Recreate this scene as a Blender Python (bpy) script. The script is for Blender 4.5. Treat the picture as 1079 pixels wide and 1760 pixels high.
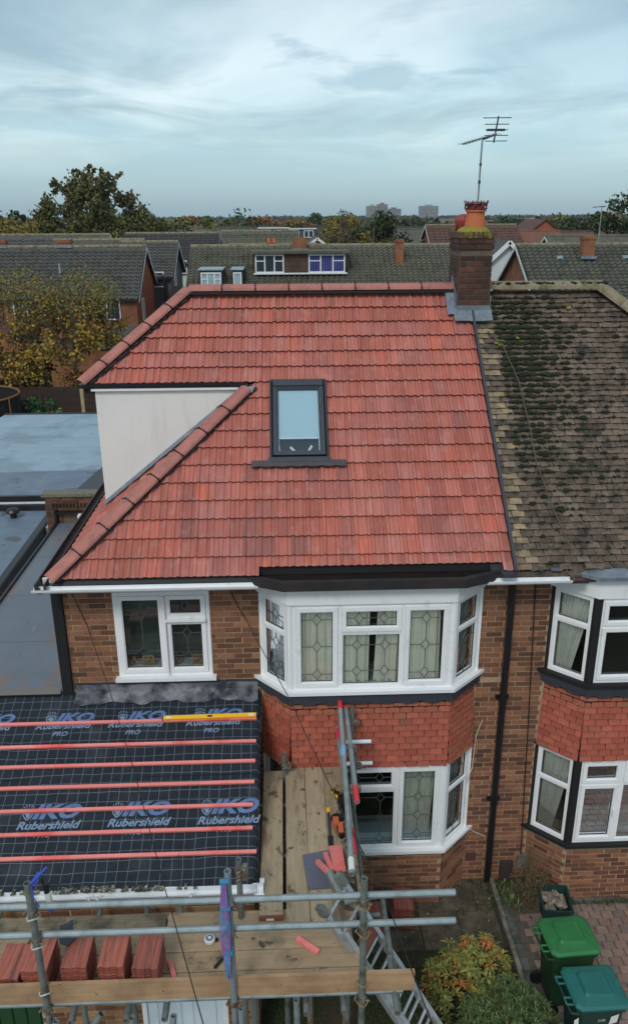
import bpy, bmesh, math, random
import numpy as np
from mathutils import Vector, Matrix

for o in list(bpy.data.objects):
    bpy.data.objects.remove(o)
SC = bpy.context.scene
COL = SC.collection
rad = math.radians
random.seed(7)
RNG = np.random.default_rng(11)

# ------------------------------------------------------------------ camera
PITCH, YAW, ROLL = rad(20.2), rad(2.05), rad(0.30)
CAM = Vector((0.0, -9.2, 9.21))
FW = Vector((math.sin(YAW) * math.cos(PITCH), math.cos(YAW) * math.cos(PITCH), -math.sin(PITCH)))
_r = Vector((math.cos(YAW), -math.sin(YAW), 0.0))
_u = _r.cross(FW)
RT = _r * math.cos(ROLL) - _u * math.sin(ROLL)
UP = RT.cross(FW)
cam_data = bpy.data.cameras.new('camera')
cam_data.sensor_fit = 'VERTICAL'
cam_data.sensor_height = 24.0
cam_data.lens = 1385.0 / 1760.0 * 24.0
cam_data.clip_start = 0.05
cam_data.clip_end = 9000
cam = bpy.data.objects.new('camera', cam_data)
COL.objects.link(cam)
M = Matrix((RT, UP, -FW)).transposed().to_4x4()
M.translation = CAM
cam.matrix_world = M
SC.camera = cam

# ------------------------------------------------------------------ world: overcast evening sky with streaky cloud
SUN_EL, SUN_AZ = rad(46), rad(202)      # soft light from behind the camera, a little to the left
world = bpy.data.worlds.new('World')
SC.world = world
world.use_nodes = True
nt = world.node_tree
nt.nodes.clear()
def N(t, **k):
    n = nt.nodes.new(t)
    for a, b in k.items():
        setattr(n, a, b)
    return n
L = nt.links.new
out = N('ShaderNodeOutputWorld')
bg1 = N('ShaderNodeBackground'); bg2 = N('ShaderNodeBackground'); addn = N('ShaderNodeAddShader')
sky = N('ShaderNodeTexSky', sky_type='NISHITA')
sky.sun_disc = False
sky.sun_elevation = SUN_EL
sky.sun_rotation = SUN_AZ
bg1.inputs['Strength'].default_value = 0.05
L(sky.outputs[0], bg1.inputs['Color'])
tc = N('ShaderNodeTexCoord')
sep = N('ShaderNodeSeparateXYZ'); L(tc.outputs['Generated'], sep.inputs[0])
def MA(op, a, b=None, c=None):
    n = N('ShaderNodeMath', operation=op)
    for i, v in enumerate((a, b, c)):
        if v is None: continue
        if isinstance(v, (int, float)): n.inputs[i].default_value = v
        else: L(v, n.inputs[i])
    return n.outputs[0]
zc = MA('MAXIMUM', sep.outputs[2], 0.0)
den = MA('ADD', zc, 0.055)
px_ = MA('DIVIDE', sep.outputs[0], den); py_ = MA('DIVIDE', sep.outputs[1], den)
cmb = N('ShaderNodeCombineXYZ'); L(px_, cmb.inputs[0]); L(py_, cmb.inputs[1])
def cloud(scale, loc, detail, sx=1.0, sy=1.0, rot=0.0, dist=0.0):
    mp = N('ShaderNodeMapping'); mp.inputs['Location'].default_value = loc
    mp.inputs['Scale'].default_value = (sx, sy, 1); mp.inputs['Rotation'].default_value = (0, 0, rot)
    L(cmb.outputs[0], mp.inputs[0])
    nz = N('ShaderNodeTexNoise'); nz.inputs['Scale'].default_value = scale
    nz.inputs['Detail'].default_value = detail; nz.inputs['Roughness'].default_value = 0.55
    nz.inputs['Distortion'].default_value = dist
    L(mp.outputs[0], nz.inputs['Vector'])
    return nz.outputs[0]
def ramp(src, stops):
    r = N('ShaderNodeValToRGB')
    e = r.color_ramp.elements
    while len(e) < len(stops): e.new(0.5)
    for i, (p, c) in enumerate(stops):
        e[i].position = p; e[i].color = (*c, 1)
    L(src, r.inputs[0])
    return r.outputs[0]
def MX(fac, a, b, blend='MIX'):
    m = N('ShaderNodeMix', data_type='RGBA', blend_type=blend)
    if isinstance(fac, (int, float)): m.inputs['Factor'].default_value = fac
    else: L(fac, m.inputs['Factor'])
    for i, v in ((6, a), (7, b)):
        if isinstance(v, tuple): m.inputs[i].default_value = (*v, 1)
        else: L(v, m.inputs[i])
    return m.outputs[2]
c1 = cloud(0.34, (11.4, 2.2, 0), 7, 1.5, 1.0, 0.35, 0.5)
c2 = cloud(0.62, (12.2, 6.4, 0), 8, 1.3, 1.0, -0.3, 0.8)
c3 = cloud(0.95, (7.3, 1.6, 2), 6, 1.2, 1.1, -0.1, 0.5)
hor = ramp(zc, [(0.0, (0.175, 0.35, 0.465)), (0.045, (0.205, 0.395, 0.505)), (0.085, (0.31, 0.505, 0.59)), (0.14, (0.45, 0.62, 0.65)), (0.24, (0.36, 0.46, 0.455)), (0.5, (0.42, 0.50, 0.52))])
lowfade = MA('MINIMUM', MA('MULTIPLY', MA('MAXIMUM', MA('SUBTRACT', zc, 0.035), 0.0), 14.0), 1.0)
k1 = ramp(c1, [(0.40, (0, 0, 0)), (0.64, (1, 1, 1))])
base = MX(MA('MULTIPLY', MA('MULTIPLY', k1, 0.75), lowfade), hor, (0.80, 0.89, 0.87))
k2 = ramp(c2, [(0.42, (0, 0, 0)), (0.64, (1, 1, 1))])
base = MX(MA('MULTIPLY', MA('MULTIPLY', k2, 0.85), lowfade), base, (0.235, 0.345, 0.375))
k3 = ramp(c3, [(0.55, (0, 0, 0)), (0.66, (1, 1, 1))])
base = MX(MA('MULTIPLY', MA('MULTIPLY', k3, 0.62), lowfade), base, (0.21, 0.34, 0.40))
L(base, bg2.inputs['Color'])
bg2.inputs['Strength'].default_value = 0.79
L(bg1.outputs[0], addn.inputs[0]); L(bg2.outputs[0], addn.inputs[1]); L(addn.outputs[0], out.inputs['Surface'])

sun_d = bpy.data.lights.new('sun', 'SUN')
sun_d.energy = 1.4
sun_d.angle = rad(15)
sun_d.color = (1.0, 0.96, 0.9)
sun = bpy.data.objects.new('sun', sun_d)
COL.objects.link(sun)
sun.rotation_euler = (math.pi / 2 - SUN_EL, 0, math.pi - SUN_AZ + math.pi * 0)
SC.view_settings.view_transform = 'Standard'
SC.view_settings.look = 'None'
SC.view_settings.gamma = 1.0
SC.view_settings.use_curve_mapping = False
SC.view_settings.exposure = 0.06

# ------------------------------------------------------------------ geometry helpers
def ray(px, py):
    return FW * 1385.0 + RT * (px - 539.5) - UP * (py - 880.0)
def on_y(px, py, y):                     # where the sight line through a point of the photo meets the plane y
    d = ray(px, py); return CAM + d * ((y - CAM.y) / d.y)
def on_z(px, py, z):
    d = ray(px, py); return CAM + d * ((z - CAM.z) / d.z)

class MB:
    def __init__(s): s.v = []; s.f = []
    def quad(s, *p):
        n = len(s.v); s.v += [tuple(q) for q in p]; s.f.append(tuple(range(n, n + len(p)))); return s
    def hexa(s, p):                      # 8 points: bottom 4 ccw, top 4 ccw
        n = len(s.v); s.v += [tuple(q) for q in p]
        for a in ((3, 2, 1, 0), (4, 5, 6, 7), (0, 1, 5, 4), (1, 2, 6, 5), (2, 3, 7, 6), (3, 0, 4, 7)):
            s.f.append(tuple(n + i for i in a))
        return s
    def bx(s, x0, x1, y0, y1, z0, z1):
        return s.hexa([(x0, y0, z0), (x1, y0, z0), (x1, y1, z0), (x0, y1, z0), (x0, y0, z1), (x1, y0, z1), (x1, y1, z1), (x0, y1, z1)])
    def obx(s, O, U, V, W, u0, u1, v0, v1, w0, w1):   # box in a local frame
        P = lambda a, b, c: O + U * a + V * b + W * c
        return s.hexa([P(u0, v0, w0), P(u1, v0, w0), P(u1, v1, w0), P(u0, v1, w0), P(u0, v0, w1), P(u1, v0, w1), P(u1, v1, w1), P(u0, v1, w1)])
    def prism(s, poly, ext):             # planar polygon extruded along a vector
        n = len(s.v); k = len(poly); e = Vector(ext)
        s.v += [tuple(Vector(p)) for p in poly] + [tuple(Vector(p) + e) for p in poly]
        s.f.append(tuple(range(n + k - 1, n - 1, -1))); s.f.append(tuple(range(n + k, n + 2 * k)))
        for i in range(k):
            j = (i + 1) % k; s.f.append((n + i, n + j, n + k + j, n + k + i))
        return s
    def tube(s, p, q, r, n=8, r2=None, hollow=False):
        p = Vector(p); q = Vector(q); d = (q - p).normalized()
        a = d.orthogonal().normalized(); b = d.cross(a); r2 = r if r2 is None else r2
        m = len(s.v)
        for c, rr in ((p, r), (q, r2)):
            for i in range(n):
                t = 2 * math.pi * i / n
                s.v.append(tuple(c + a * math.cos(t) * rr + b * math.sin(t) * rr))
        for i in range(n):
            j = (i + 1) % n; s.f.append((m + i, m + j, m + n + j, m + n + i))
        if not hollow:
            s.f.append(tuple(range(m + n - 1, m - 1, -1))); s.f.append(tuple(range(m + n, m + 2 * n)))
        else:
            for side, c, rr, sg in ((0, p, r, 1), (1, q, r2, -1)):
                k = len(s.v)
                for dd, fr in ((0, .78), (.09 * sg, .78)):
                    for i in range(n):
                        t = 2 * math.pi * i / n
                        s.v.append(tuple(c + d * dd + a * math.cos(t) * rr * fr + b * math.sin(t) * rr * fr))
                o = m + side * n
                for i in range(n):
                    j = (i + 1) % n
                    s.f.append((o + i, o + j, k + j, k + i)); s.f.append((k + i, k + j, k + n + j, k + n + i))
                s.f.append(tuple(range(k + n, k + 2 * n)))
        return s
    def path(s, pts, r, n=6, r2=None):
        pts = [Vector(p) for p in pts]; k = len(pts)
        for i in range(k - 1):
            ra = r if r2 is None else r + (r2 - r) * i / (k - 1); rb = r if r2 is None else r + (r2 - r) * (i + 1) / (k - 1)
            s.tube(pts[i], pts[i + 1], ra, n, rb)
        return s
    def lathe(s, c, prof, n=16, axis='z'):
        c = Vector(c); m = len(s.v); k = len(prof)
        for r, h in prof:
            for i in range(n):
                t = 2 * math.pi * i / n
                s.v.append((c.x + r * math.cos(t), c.y + r * math.sin(t), c.z + h))
        for a in range(k - 1):
            for i in range(n):
                j = (i + 1) % n; s.f.append((m + a * n + i, m + a * n + j, m + (a + 1) * n + j, m + (a + 1) * n + i))
        s.f.append(tuple(range(m + n - 1, m - 1, -1))); s.f.append(tuple(range(m + (k - 1) * n, m + k * n)))
        return s
    def mesh(s, name, mat=None, smooth=False):
        me = bpy.data.meshes.new(name); me.from_pydata(s.v, [], s.f)
        if mat: me.materials.append(mat)
        if smooth: me.polygons.foreach_set('use_smooth', [True] * len(me.polygons))
        me.update(); return me
    def build(s, name, mat, parent=None, smooth=False, **p):
        return put(name, s.mesh(name, mat, smooth), parent, **p)

def put(name, me, parent=None, mw=None, label=None, cat=None, group=None, kind=None):
    o = bpy.data.objects.new(name, me); COL.objects.link(o)
    if mw is not None: o.matrix_local = mw
    if parent is not None:
        o.parent = parent
        if parent.type == 'EMPTY' and mw is None: o.location = -parent.location
    if label: o['label'] = label
    if cat: o['category'] = cat
    if group: o['group'] = group
    if kind: o['kind'] = kind
    return o
def thing(name, label, cat, loc, group=None, rz=0.0):
    o = bpy.data.objects.new(name, None); COL.objects.link(o)
    o.location = loc; o.rotation_euler = (0, 0, rz); o.empty_display_size = .2
    o['label'] = label; o['category'] = cat
    if group: o['group'] = group
    return o
def lpart(name, mb, mat, parent, smooth=False, **p):   # part whose coordinates are local to the thing
    return put(name, mb.mesh(name, mat, smooth), parent, mw=Matrix(), **p)
def copy_thing(o, parent=None):
    c = o.copy(); COL.objects.link(c)
    if parent: c.parent = parent
    for ch in list(o.children): copy_thing(ch, c)
    return c

# ------------------------------------------------------------------ materials
def pm(name, base, rough=.8, rnd=0., ns=None, col2=None, fac=(.4, .6), vv=.0, vs=3., bump=0., bs=40., metal=0., spec=.5, stops=None, coat=0., col3=None, ns3=None, fac3=(.55, .65), sub=None):
    """base colour, optional second/third colour through world-space noise, value variation, per-piece variation"""
    m = bpy.data.materials.new(name); m.use_nodes = True
    t = m.node_tree; b = t.nodes['Principled BSDF']; lk = t.links.new
    def n(ty, **k):
        x = t.nodes.new(ty)
        for a, c in k.items(): setattr(x, a, c)
        return x
    b.inputs['Roughness'].default_value = rough; b.inputs['Metallic'].default_value = metal
    b.inputs['Specular IOR Level'].default_value = spec
    if coat: b.inputs['Coat Weight'].default_value = coat
    geo = n('ShaderNodeNewGeometry'); oi = n('ShaderNodeObjectInfo')
    def noise(sc, det=4, ro=.6):
        mp = n('ShaderNodeMapping'); lk(geo.outputs['Position'], mp.inputs[0])
        z = n('ShaderNodeTexNoise'); z.inputs['Detail'].default_value = det; z.inputs['Roughness'].default_value = ro
        if isinstance(sc, tuple): mp.inputs['Scale'].default_value = sc; z.inputs['Scale'].default_value = 1
        else: z.inputs['Scale'].default_value = sc
        lk(mp.outputs[0], z.inputs['Vector']); return z.outputs[0]
    def rmp(src, a, c):
        r = n('ShaderNodeMapRange'); r.inputs[1].default_value = a; r.inputs[2].default_value = c; lk(src, r.inputs[0]); return r.outputs[0]
    def mix(f, a, c, blend='MIX'):
        x = n('ShaderNodeMix', data_type='RGBA', blend_type=blend)
        if isinstance(f, float): x.inputs[0].default_value = f
        else: lk(f, x.inputs[0])
        for i, q in ((6, a), (7, c)):
            if isinstance(q, tuple): x.inputs[i].default_value = (*q, 1)
            else: lk(q, x.inputs[i])
        return x.outputs[2]
    ad = n('ShaderNodeMath', operation='ADD'); lk(geo.outputs['Random Per Island'], ad.inputs[0]); lk(oi.outputs['Random'], ad.inputs[1])
    fr = n('ShaderNodeMath', operation='FRACT'); lk(ad.outputs[0], fr.inputs[0]); rv = fr.outputs[0]
    cur = base
    if stops:
        r = n('ShaderNodeValToRGB'); e = r.color_ramp.elements
        while len(e) < len(stops): e.new(.5)
        for i, (p, c) in enumerate(stops): e[i].position = p; e[i].color = (*c, 1)
        lk(rv, r.inputs[0]); cur = r.outputs[0]
    if col2 is not None: cur = mix(rmp(noise(ns or 2.), *fac), cur, col2)
    if col3 is not None: cur = mix(rmp(noise(ns3 or 8.), *fac3), cur, col3)
    val = None
    if rnd:
        q = n('ShaderNodeMath', operation='MULTIPLY'); q.inputs[1].default_value = 7.31; lk(rv, q.inputs[0])
        q2 = n('ShaderNodeMath', operation='FRACT'); lk(q.outputs[0], q2.inputs[0])
        r = n('ShaderNodeMapRange'); r.inputs[3].default_value = 1 - rnd; r.inputs[4].default_value = 1 + rnd; lk(q2.outputs[0], r.inputs[0]); val = r.outputs[0]
    if vv:
        r = n('ShaderNodeMapRange'); r.inputs[1].default_value = .3; r.inputs[2].default_value = .7
        r.inputs[3].default_value = 1 - vv; r.inputs[4].default_value = 1 + vv; lk(noise(vs, 6, .65), r.inputs[0])
        if val is None: val = r.outputs[0]
        else:
            x = n('ShaderNodeMath', operation='MULTIPLY'); lk(val, x.inputs[0]); lk(r.outputs[0], x.inputs[1]); val = x.outputs[0]
    if val is not None:
        h = n('ShaderNodeHueSaturation'); lk(val, h.inputs['Value'])
        if isinstance(cur, tuple): h.inputs['Color'].default_value = (*cur, 1)
        else: lk(cur, h.inputs['Color'])
        cur = h.outputs[0]
    if isinstance(cur, tuple): b.inputs['Base Color'].default_value = (*cur, 1)
    else: lk(cur, b.inputs['Base Color'])
    if bump:
        bp = n('ShaderNodeBump'); bp.inputs['Strength'].default_value = 1.; bp.inputs['Distance'].default_value = bump
        lk(noise(bs, 5), bp.inputs['Height']); lk(bp.outputs[0], b.inputs['Normal'])
    if sub: b.inputs['Subsurface Weight'].default_value = sub
    return m

M_ = {}
M_['brick'] = pm('brick', (.2, .07, .04), .9, rnd=.14, vv=.22, vs=35, bump=.002, bs=160,
    stops=[(0, (.105, .046, .028)), (.25, (.135, .058, .034)), (.42, (.195, .082, .045)), (.66, (.24, .105, .056)), (.88, (.29, .132, .072)), (1., (.155, .064, .038))],
    col2=(.22, .11, .065), ns=60, fac=(.60, .85), col3=(.085, .048, .034), ns3=1.1, fac3=(.56, .80))
M_['brick_yellow'] = pm('brick_yellow', (.2, .07, .04), .9, rnd=.15, vv=.2, vs=35, stops=[(0, (.12, .05, .03)), (.4, (.20, .085, .04)), (.8, (.27, .15, .075)), (1., (.30, .19, .10))])
M_['mortar'] = pm('mortar', (.38, .275, .175), .95, vv=.2, vs=30, bump=.002, bs=200)
M_['mortar_pale'] = pm('mortar_pale', (.42, .33, .21), .95, vv=.2, vs=20)
M_['brick_face'] = pm('brick_far', (.25, .09, .05), .9, vv=.15, vs=6, col2=(.19, .07, .045), ns=9)
M_['red_tile'] = pm('red_tile', (.4, .1, .07), .74, rnd=.10, spec=.35, stops=[(0, (.385, .112, .082)), (.35, (.45, .140, .104)), (.60, (.43, .155, .128)), (.80, (.36, .118, .095)), (.93, (.49, .130, .086)), (1., (.28, .108, .095))],
    col2=(.26, .10, .085), ns=(16., 1.3, 1.3), fac=(.55, .80), vv=.17, vs=(24., 1.7, 1.7), bump=.0015, bs=220, col3=(.45, .22, .19), ns3=(9., 6., 6.), fac3=(.52, .85))
M_['ridge_red'] = pm('ridge_red', (.40, .145, .115), .6, rnd=.07, vv=.14, vs=9, col2=(.28, .115, .10), ns=7, fac=(.5, .7), bump=.001, bs=150)
M_['black_clip'] = pm('black_clip', (.012, .012, .014), .6)
M_['old_tile'] = pm('old_tile', (.16, .12, .09), .92, rnd=.22, stops=[(0, (.106, .076, .056)), (.5, (.140, .102, .076)), (.85, (.165, .124, .094)), (1, (.120, .092, .070))],
    col2=(.038, .034, .026), ns=4.5, fac=(.47, .66), vv=.3, vs=26, bump=.003, bs=120, col3=(.33, .31, .25), ns3=55, fac3=(.66, .76))
M_['old_ridge'] = pm('old_ridge', (.24, .20, .14), .95, vv=.25, vs=14, col2=(.10, .11, .04), ns=5, fac=(.45, .65), col3=(.30, .22, .04), ns3=8, fac3=(.62, .72), bump=.004, bs=60)
M_['buff_tile'] = pm('buff_tile', (.30, .235, .15), .9, rnd=.18, vv=.15, vs=30, col2=(.20, .15, .10), ns=9, stops=[(0, (.26, .205, .13)), (.6, (.32, .25, .155)), (.9, (.33, .26, .14)), (1, (.27, .13, .07))])
M_['hung_tile'] = pm('hung_tile', (.40, .075, .035), .75, rnd=.13, vv=.16, vs=22, stops=[(0, (.31, .070, .042)), (.5, (.35, .085, .052)), (.85, (.385, .10, .06)), (1, (.28, .08, .05))], col2=(.34, .14, .09), ns=21, fac=(.64, .85), bump=.001, bs=130)
M_['hung_tile_mossy'] = pm('hung_tile_mossy', (.33, .092, .054), .85, rnd=.13, vv=.2, vs=22, col2=(.27, .13, .06), ns=11, fac=(.48, .74), bump=.002, bs=90)
M_['white'] = pm('white_upvc', (.80, .81, .82), .35, vv=.03, vs=5, col2=(.60, .61, .60), ns=6, fac=(.58, .85))
M_['white_old'] = pm('white_gutter', (.72, .75, .77), .45, vv=.06, vs=6, col2=(.42, .44, .42), ns=12, fac=(.60, .80))
M_['sill_worn'] = pm('sill_worn', (.74, .76, .77), .5, col2=(.33, .31, .26), ns=26, fac=(.68, .74))
M_['render'] = pm('render_white', (.74, .725, .70), .9, vv=.03, vs=1.5, bump=.002, bs=120, col2=(.64, .62, .58), ns=(7, 7, .9), fac=(.55, .80))
M_['lead'] = pm('lead', (.19, .22, .26), .5, vv=.25, vs=9, metal=.35, col2=(.34, .37, .40), ns=5, fac=(.5, .75), bump=.006, bs=9)
M_['lead_dark'] = pm('lead_dark', (.035, .040, .052), .6, vv=.2, vs=12, bump=.004, bs=14)
M_['lead_apron'] = pm('lead_apron', (.21, .22, .24), .6, vv=.4, vs=6, metal=.2, col2=(.035, .038, .045), ns=4, fac=(.42, .62), bump=.012, bs=7)
M_['felt_black'] = pm('felt_black', (.015, .015, .018), .7, vv=.3, vs=5, bump=.002, bs=90, col2=(.028, .02, .018), ns=2)
M_['felt_reflective'] = pm('felt_reflective', (.012, .010, .010), .25, col2=(.035, .015, .011), ns=(3, 14, 1), fac=(.45, .7))  # second colour paints a reddish reflection on the black felt
M_['black'] = pm('black_plastic', (.010, .010, .012), .4)
M_['black_matt'] = pm('black_board', (.008, .008, .009), .8)
M_['dark_void'] = pm('interior_dark', (.012, .012, .013), .9)  # darkness of unlit indoors put into the colour
M_['brown_gutter'] = pm('brown_gutter', (.055, .032, .034), .45, vv=.1, vs=5)
M_['grp_roof'] = pm('grey_membrane', (.125, .15, .185), .42, vv=.12, vs=1.3, col2=(.20, .135, .11), ns=(3.2, .9, 1), fac=(.56, .72), col3=(.23, .27, .31), ns3=(7, 1.4, 1), fac3=(.62, .78), bump=.0015, bs=20)
M_['sky_tinted_roof'] = pm('sky_tinted_felt', (.27, .37, .45), .45, vv=.10, vs=1.6, col2=(.20, .27, .33), ns=.7, fac=(.50, .60), col3=(.16, .17, .17), ns3=2.4, fac3=(.66, .70), bump=.003, bs=60)  # light blue of the reflected sky put into the felt's base colour
M_['mid_roof'] = pm('mid_felt', (.125, .17, .23), .45, vv=.2, vs=2.2, col2=(.17, .20, .23), ns=(5, .8, 1), fac=(.55, .75), col3=(.08, .09, .10), ns3=1.3, fac3=(.62, .68), bump=.003, bs=50)
M_['char_roof'] = pm('charcoal_felt', (.055, .062, .075), .65, vv=.15, vs=3)
M_['timber'] = pm('scaffold_timber', (.36, .26, .16), .8, rnd=.12, vv=.18, vs=(2.2, 26, 26), col2=(.20, .145, .09), ns=3.2, fac=(.54, .70), col3=(.09, .07, .05), ns3=5, fac3=(.62, .67), bump=.002, bs=50)
M_['timber_y'] = pm('scaffold_timber_walk', (.35, .275, .18), .8, rnd=.12, vv=.16, vs=(26, 2.2, 26), col2=(.19, .135, .085), ns=(7, 2.2, 3), fac=(.53, .70), col3=(.10, .07, .045), ns3=6, fac3=(.60, .67), bump=.002, bs=50)
M_['timber_old'] = pm('old_timber', (.22, .175, .115), .9, vv=.35, vs=(2.5, 30, 30), col2=(.09, .075, .05), ns=4, fac=(.45, .65), bump=.004, bs=40)
M_['toe'] = pm('toe_timber', (.42, .27, .15), .75, vv=.14, vs=(2, 30, 30), col2=(.30, .18, .10), ns=2.4, col3=(.10, .06, .04), ns3=9, fac3=(.68, .73))
M_['steel'] = pm('galvanised', (.30, .36, .375), .42, metal=.45, vv=.16, vs=8, col2=(.19, .23, .23), ns=5, fac=(.5, .75))
M_['steel_dull'] = pm('galvanised_dull', (.19, .215, .20), .55, metal=.35, vv=.25, vs=9, col2=(.10, .095, .075), ns=7, fac=(.5, .7))
M_['coupler'] = pm('coupler', (.26, .27, .24), .6, metal=.5, vv=.3, vs=30, col2=(.16, .10, .06), ns=20)
M_['red_paint'] = pm('red_paint', (.62, .045, .06), .5, vv=.1, vs=20)
M_['blue_paint'] = pm('blue_paint', (.20, .40, .58), .5, vv=.2, vs=20)
M_['pink'] = pm('treated_batten', (.78, .23, .21), .7, rnd=.07, vv=.09, vs=(4, 30, 30), col2=(.74, .10, .085), ns=(1.6, 1, 1), fac=(.54, .68), col3=(.25, .06, .05), ns3=18, fac3=(.73, .76))
M_['yellow'] = pm('level_yellow', (.85, .47, .02), .4)
M_['orange'] = pm('orange', (.50, .12, .05), .5)
M_['alu'] = pm('aluminium', (.50, .53, .55), .40, metal=.6, vv=.2, vs=8)
M_['stack_tile'] = pm('stack_tile', (.36, .105, .07), .6, rnd=.14, vv=.22, vs=(40, 3, 3), col2=(.17, .065, .055), ns=(30, 2, 2), fac=(.48, .66), bump=.001, bs=150)
M_['slate'] = pm('grey_slab', (.115, .125, .165), .85, vv=.3, vs=45, bump=.002, bs=90)
M_['pot'] = pm('terracotta', (.50, .14, .055), .8, vv=.10, vs=10)
M_['cowl'] = pm('cowl', (.16, .035, .035), .5, vv=.2, vs=20)
M_['lichen'] = pm('lichen', (.27, .215, .035), .95, vv=.25, vs=22, bump=.01, bs=30, col2=(.20, .19, .03), ns=14)
M_['moss'] = pm('moss', (.016, .021, .008), 1., rnd=.35, vv=.3, vs=25, bump=.008, bs=50)
M_['concrete'] = pm('concrete', (.22, .21, .175), .9, vv=.25, vs=14, col2=(.10, .10, .07), ns=6, bump=.003, bs=70)
M_['coping'] = pm('coping', (.16, .155, .12), .95, vv=.4, vs=25, bump=.004, bs=40)
M_['patio'] = pm('patio_slab', (.105, .085, .062), .95, rnd=.12, vv=.3, vs=9, col2=(.055, .05, .032), ns=3.5, bump=.004, bs=50)
M_['soil'] = pm('soil', (.045, .034, .022), 1., vv=.35, vs=18, col2=(.03, .04, .015), ns=3, bump=.015, bs=30)
M_['lawn'] = pm('lawn_soil', (.022, .032, .012), 1., vv=.4, vs=12, bump=.01, bs=60)
M_['grass'] = pm('grass', (.045, .085, .022), .9, rnd=.4, col2=(.075, .085, .03), ns=3, fac=(.5, .7))
M_['paver'] = pm('block_paver', (.24, .13, .10), .9, rnd=.14, vv=.2, vs=20, stops=[(0, (.20, .125, .10)), (.5, (.235, .155, .125)), (.85, (.20, .15, .13)), (1, (.17, .135, .125))], bump=.002, bs=100)
M_['paver_grey'] = pm('grey_paver', (.105, .115, .115), .9, rnd=.15, vv=.25, vs=18, col2=(.06, .07, .05), ns=6)
M_['green_bin'] = pm('green_bin', (.022, .155, .045), .45, vv=.16, vs=6, col2=(.07, .19, .09), ns=(30, 9, 9), fac=(.62, .75))
M_['green_bin_dark'] = pm('dark_green_bin', (.012, .045, .018), .5, vv=.15, vs=6)
M_['teal_bin'] = pm('teal_bin', (.014, .13, .115), .4, vv=.08, vs=6, col2=(.06, .20, .19), ns=12, fac=(.66, .74))
M_['teal_dark'] = pm('dark_teal_bin', (.012, .042, .038), .5)
M_['paper'] = pm('paper', (.70, .68, .62), .8, vv=.1, vs=30)
M_['crumple'] = pm('crumpled_bag', (.32, .28, .22), .7, vv=.4, vs=22, col2=(.12, .09, .07), ns=16, bump=.02, bs=22)
M_['green_door'] = pm('green_door', (.012, .055, .018), .6)
M_['door_white'] = pm('door_white', (.62, .72, .78), .4, vv=.04, vs=3)
M_['blind'] = pm('blind', (.50, .62, .65), .8, vv=.03, vs=2)
M_['curtain'] = pm('curtain', (.93, .84, .73), .9, vv=.05, vs=6)
M_['curtain_grey'] = pm('curtain_grey', (.80, .76, .69), .9, vv=.12, vs=8)
M_['lead_came'] = pm('lead_came', (.10, .12, .12), .5, metal=.3)
M_['frame_grey'] = pm('rooflight_frame', (.055, .062, .078), .4, metal=.4, vv=.12, vs=10)
M_['frame_edge'] = pm('rooflight_edge', (.018, .02, .026), .5)
M_['print_blue'] = pm('print_blue', (.095, .165, .33), .7, vv=.14, vs=18)
M_['print_pale'] = pm('print_pale', (.18, .25, .37), .7, vv=.14, vs=18)
M_['cable'] = pm('cable', (.010, .010, .012), .6)
M_['cable_pale'] = pm('cable_pale', (.50, .42, .34), .7)
M_['cable_brown'] = pm('cable_brown', (.10, .07, .05), .7)
M_['wood_toy'] = pm('wooden_ornament', (.50, .32, .14), .7)
M_['blue_rope'] = pm('blue_strap', (.03, .07, .42), .6)
M_['purple_rope'] = pm('string_line', (.33, .10, .36), .7, vv=.2, vs=30, col2=(.08, .24, .46), ns=(60, 60, 4), fac=(.45, .55))
M_['brass'] = pm('tan_metal', (.30, .20, .10), .5, metal=.3, vv=.3, vs=40)
M_['bark'] = pm('bark', (.075, .058, .042), .95, vv=.3, vs=12)
M_['fence'] = pm('fence_timber', (.045, .028, .022), .9, rnd=.15, vv=.25, vs=6)
M_['net'] = pm('black_net', (.008, .009, .010), .8)
M_['orange_pad'] = pm('orange_pad', (.22, .085, .035), .7)
M_['shed_roof'] = pm('shed_roof', (.065, .038, .032), .9, vv=.3, vs=3)

def glass_mat(name, tint=(.93, .97, .96), refl=.14, rough=.03):
    m = bpy.data.materials.new(name); m.use_nodes = True; t = m.node_tree; t.nodes.clear()
    o = t.nodes.new('ShaderNodeOutputMaterial'); mx = t.nodes.new('ShaderNodeMixShader')
    tr = t.nodes.new('ShaderNodeBsdfTransparent'); gl = t.nodes.new('ShaderNodeBsdfGlossy'); fr = t.nodes.new('ShaderNodeFresnel')
    ma = t.nodes.new('ShaderNodeMath'); ma.operation = 'MULTIPLY_ADD'; ma.inputs[1].default_value = .65; ma.inputs[2].default_value = refl; ma.use_clamp = True
    tr.inputs[0].default_value = (*tint, 1); gl.inputs[0].default_value = (.9, .95, 1, 1); gl.inputs['Roughness'].default_value = rough
    fr.inputs[0].default_value = 1.45
    t.links.new(fr.outputs[0], ma.inputs[0]); t.links.new(ma.outputs[0], mx.inputs[0])
    t.links.new(tr.outputs[0], mx.inputs[1]); t.links.new(gl.outputs[0], mx.inputs[2]); t.links.new(mx.outputs[0], o.inputs[0])
    return m
M_['glass'] = glass_mat('window_glass', refl=.03)
M_['glass_far'] = pm('far_glass', (.03, .045, .055), .12, spec=.8)

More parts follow.
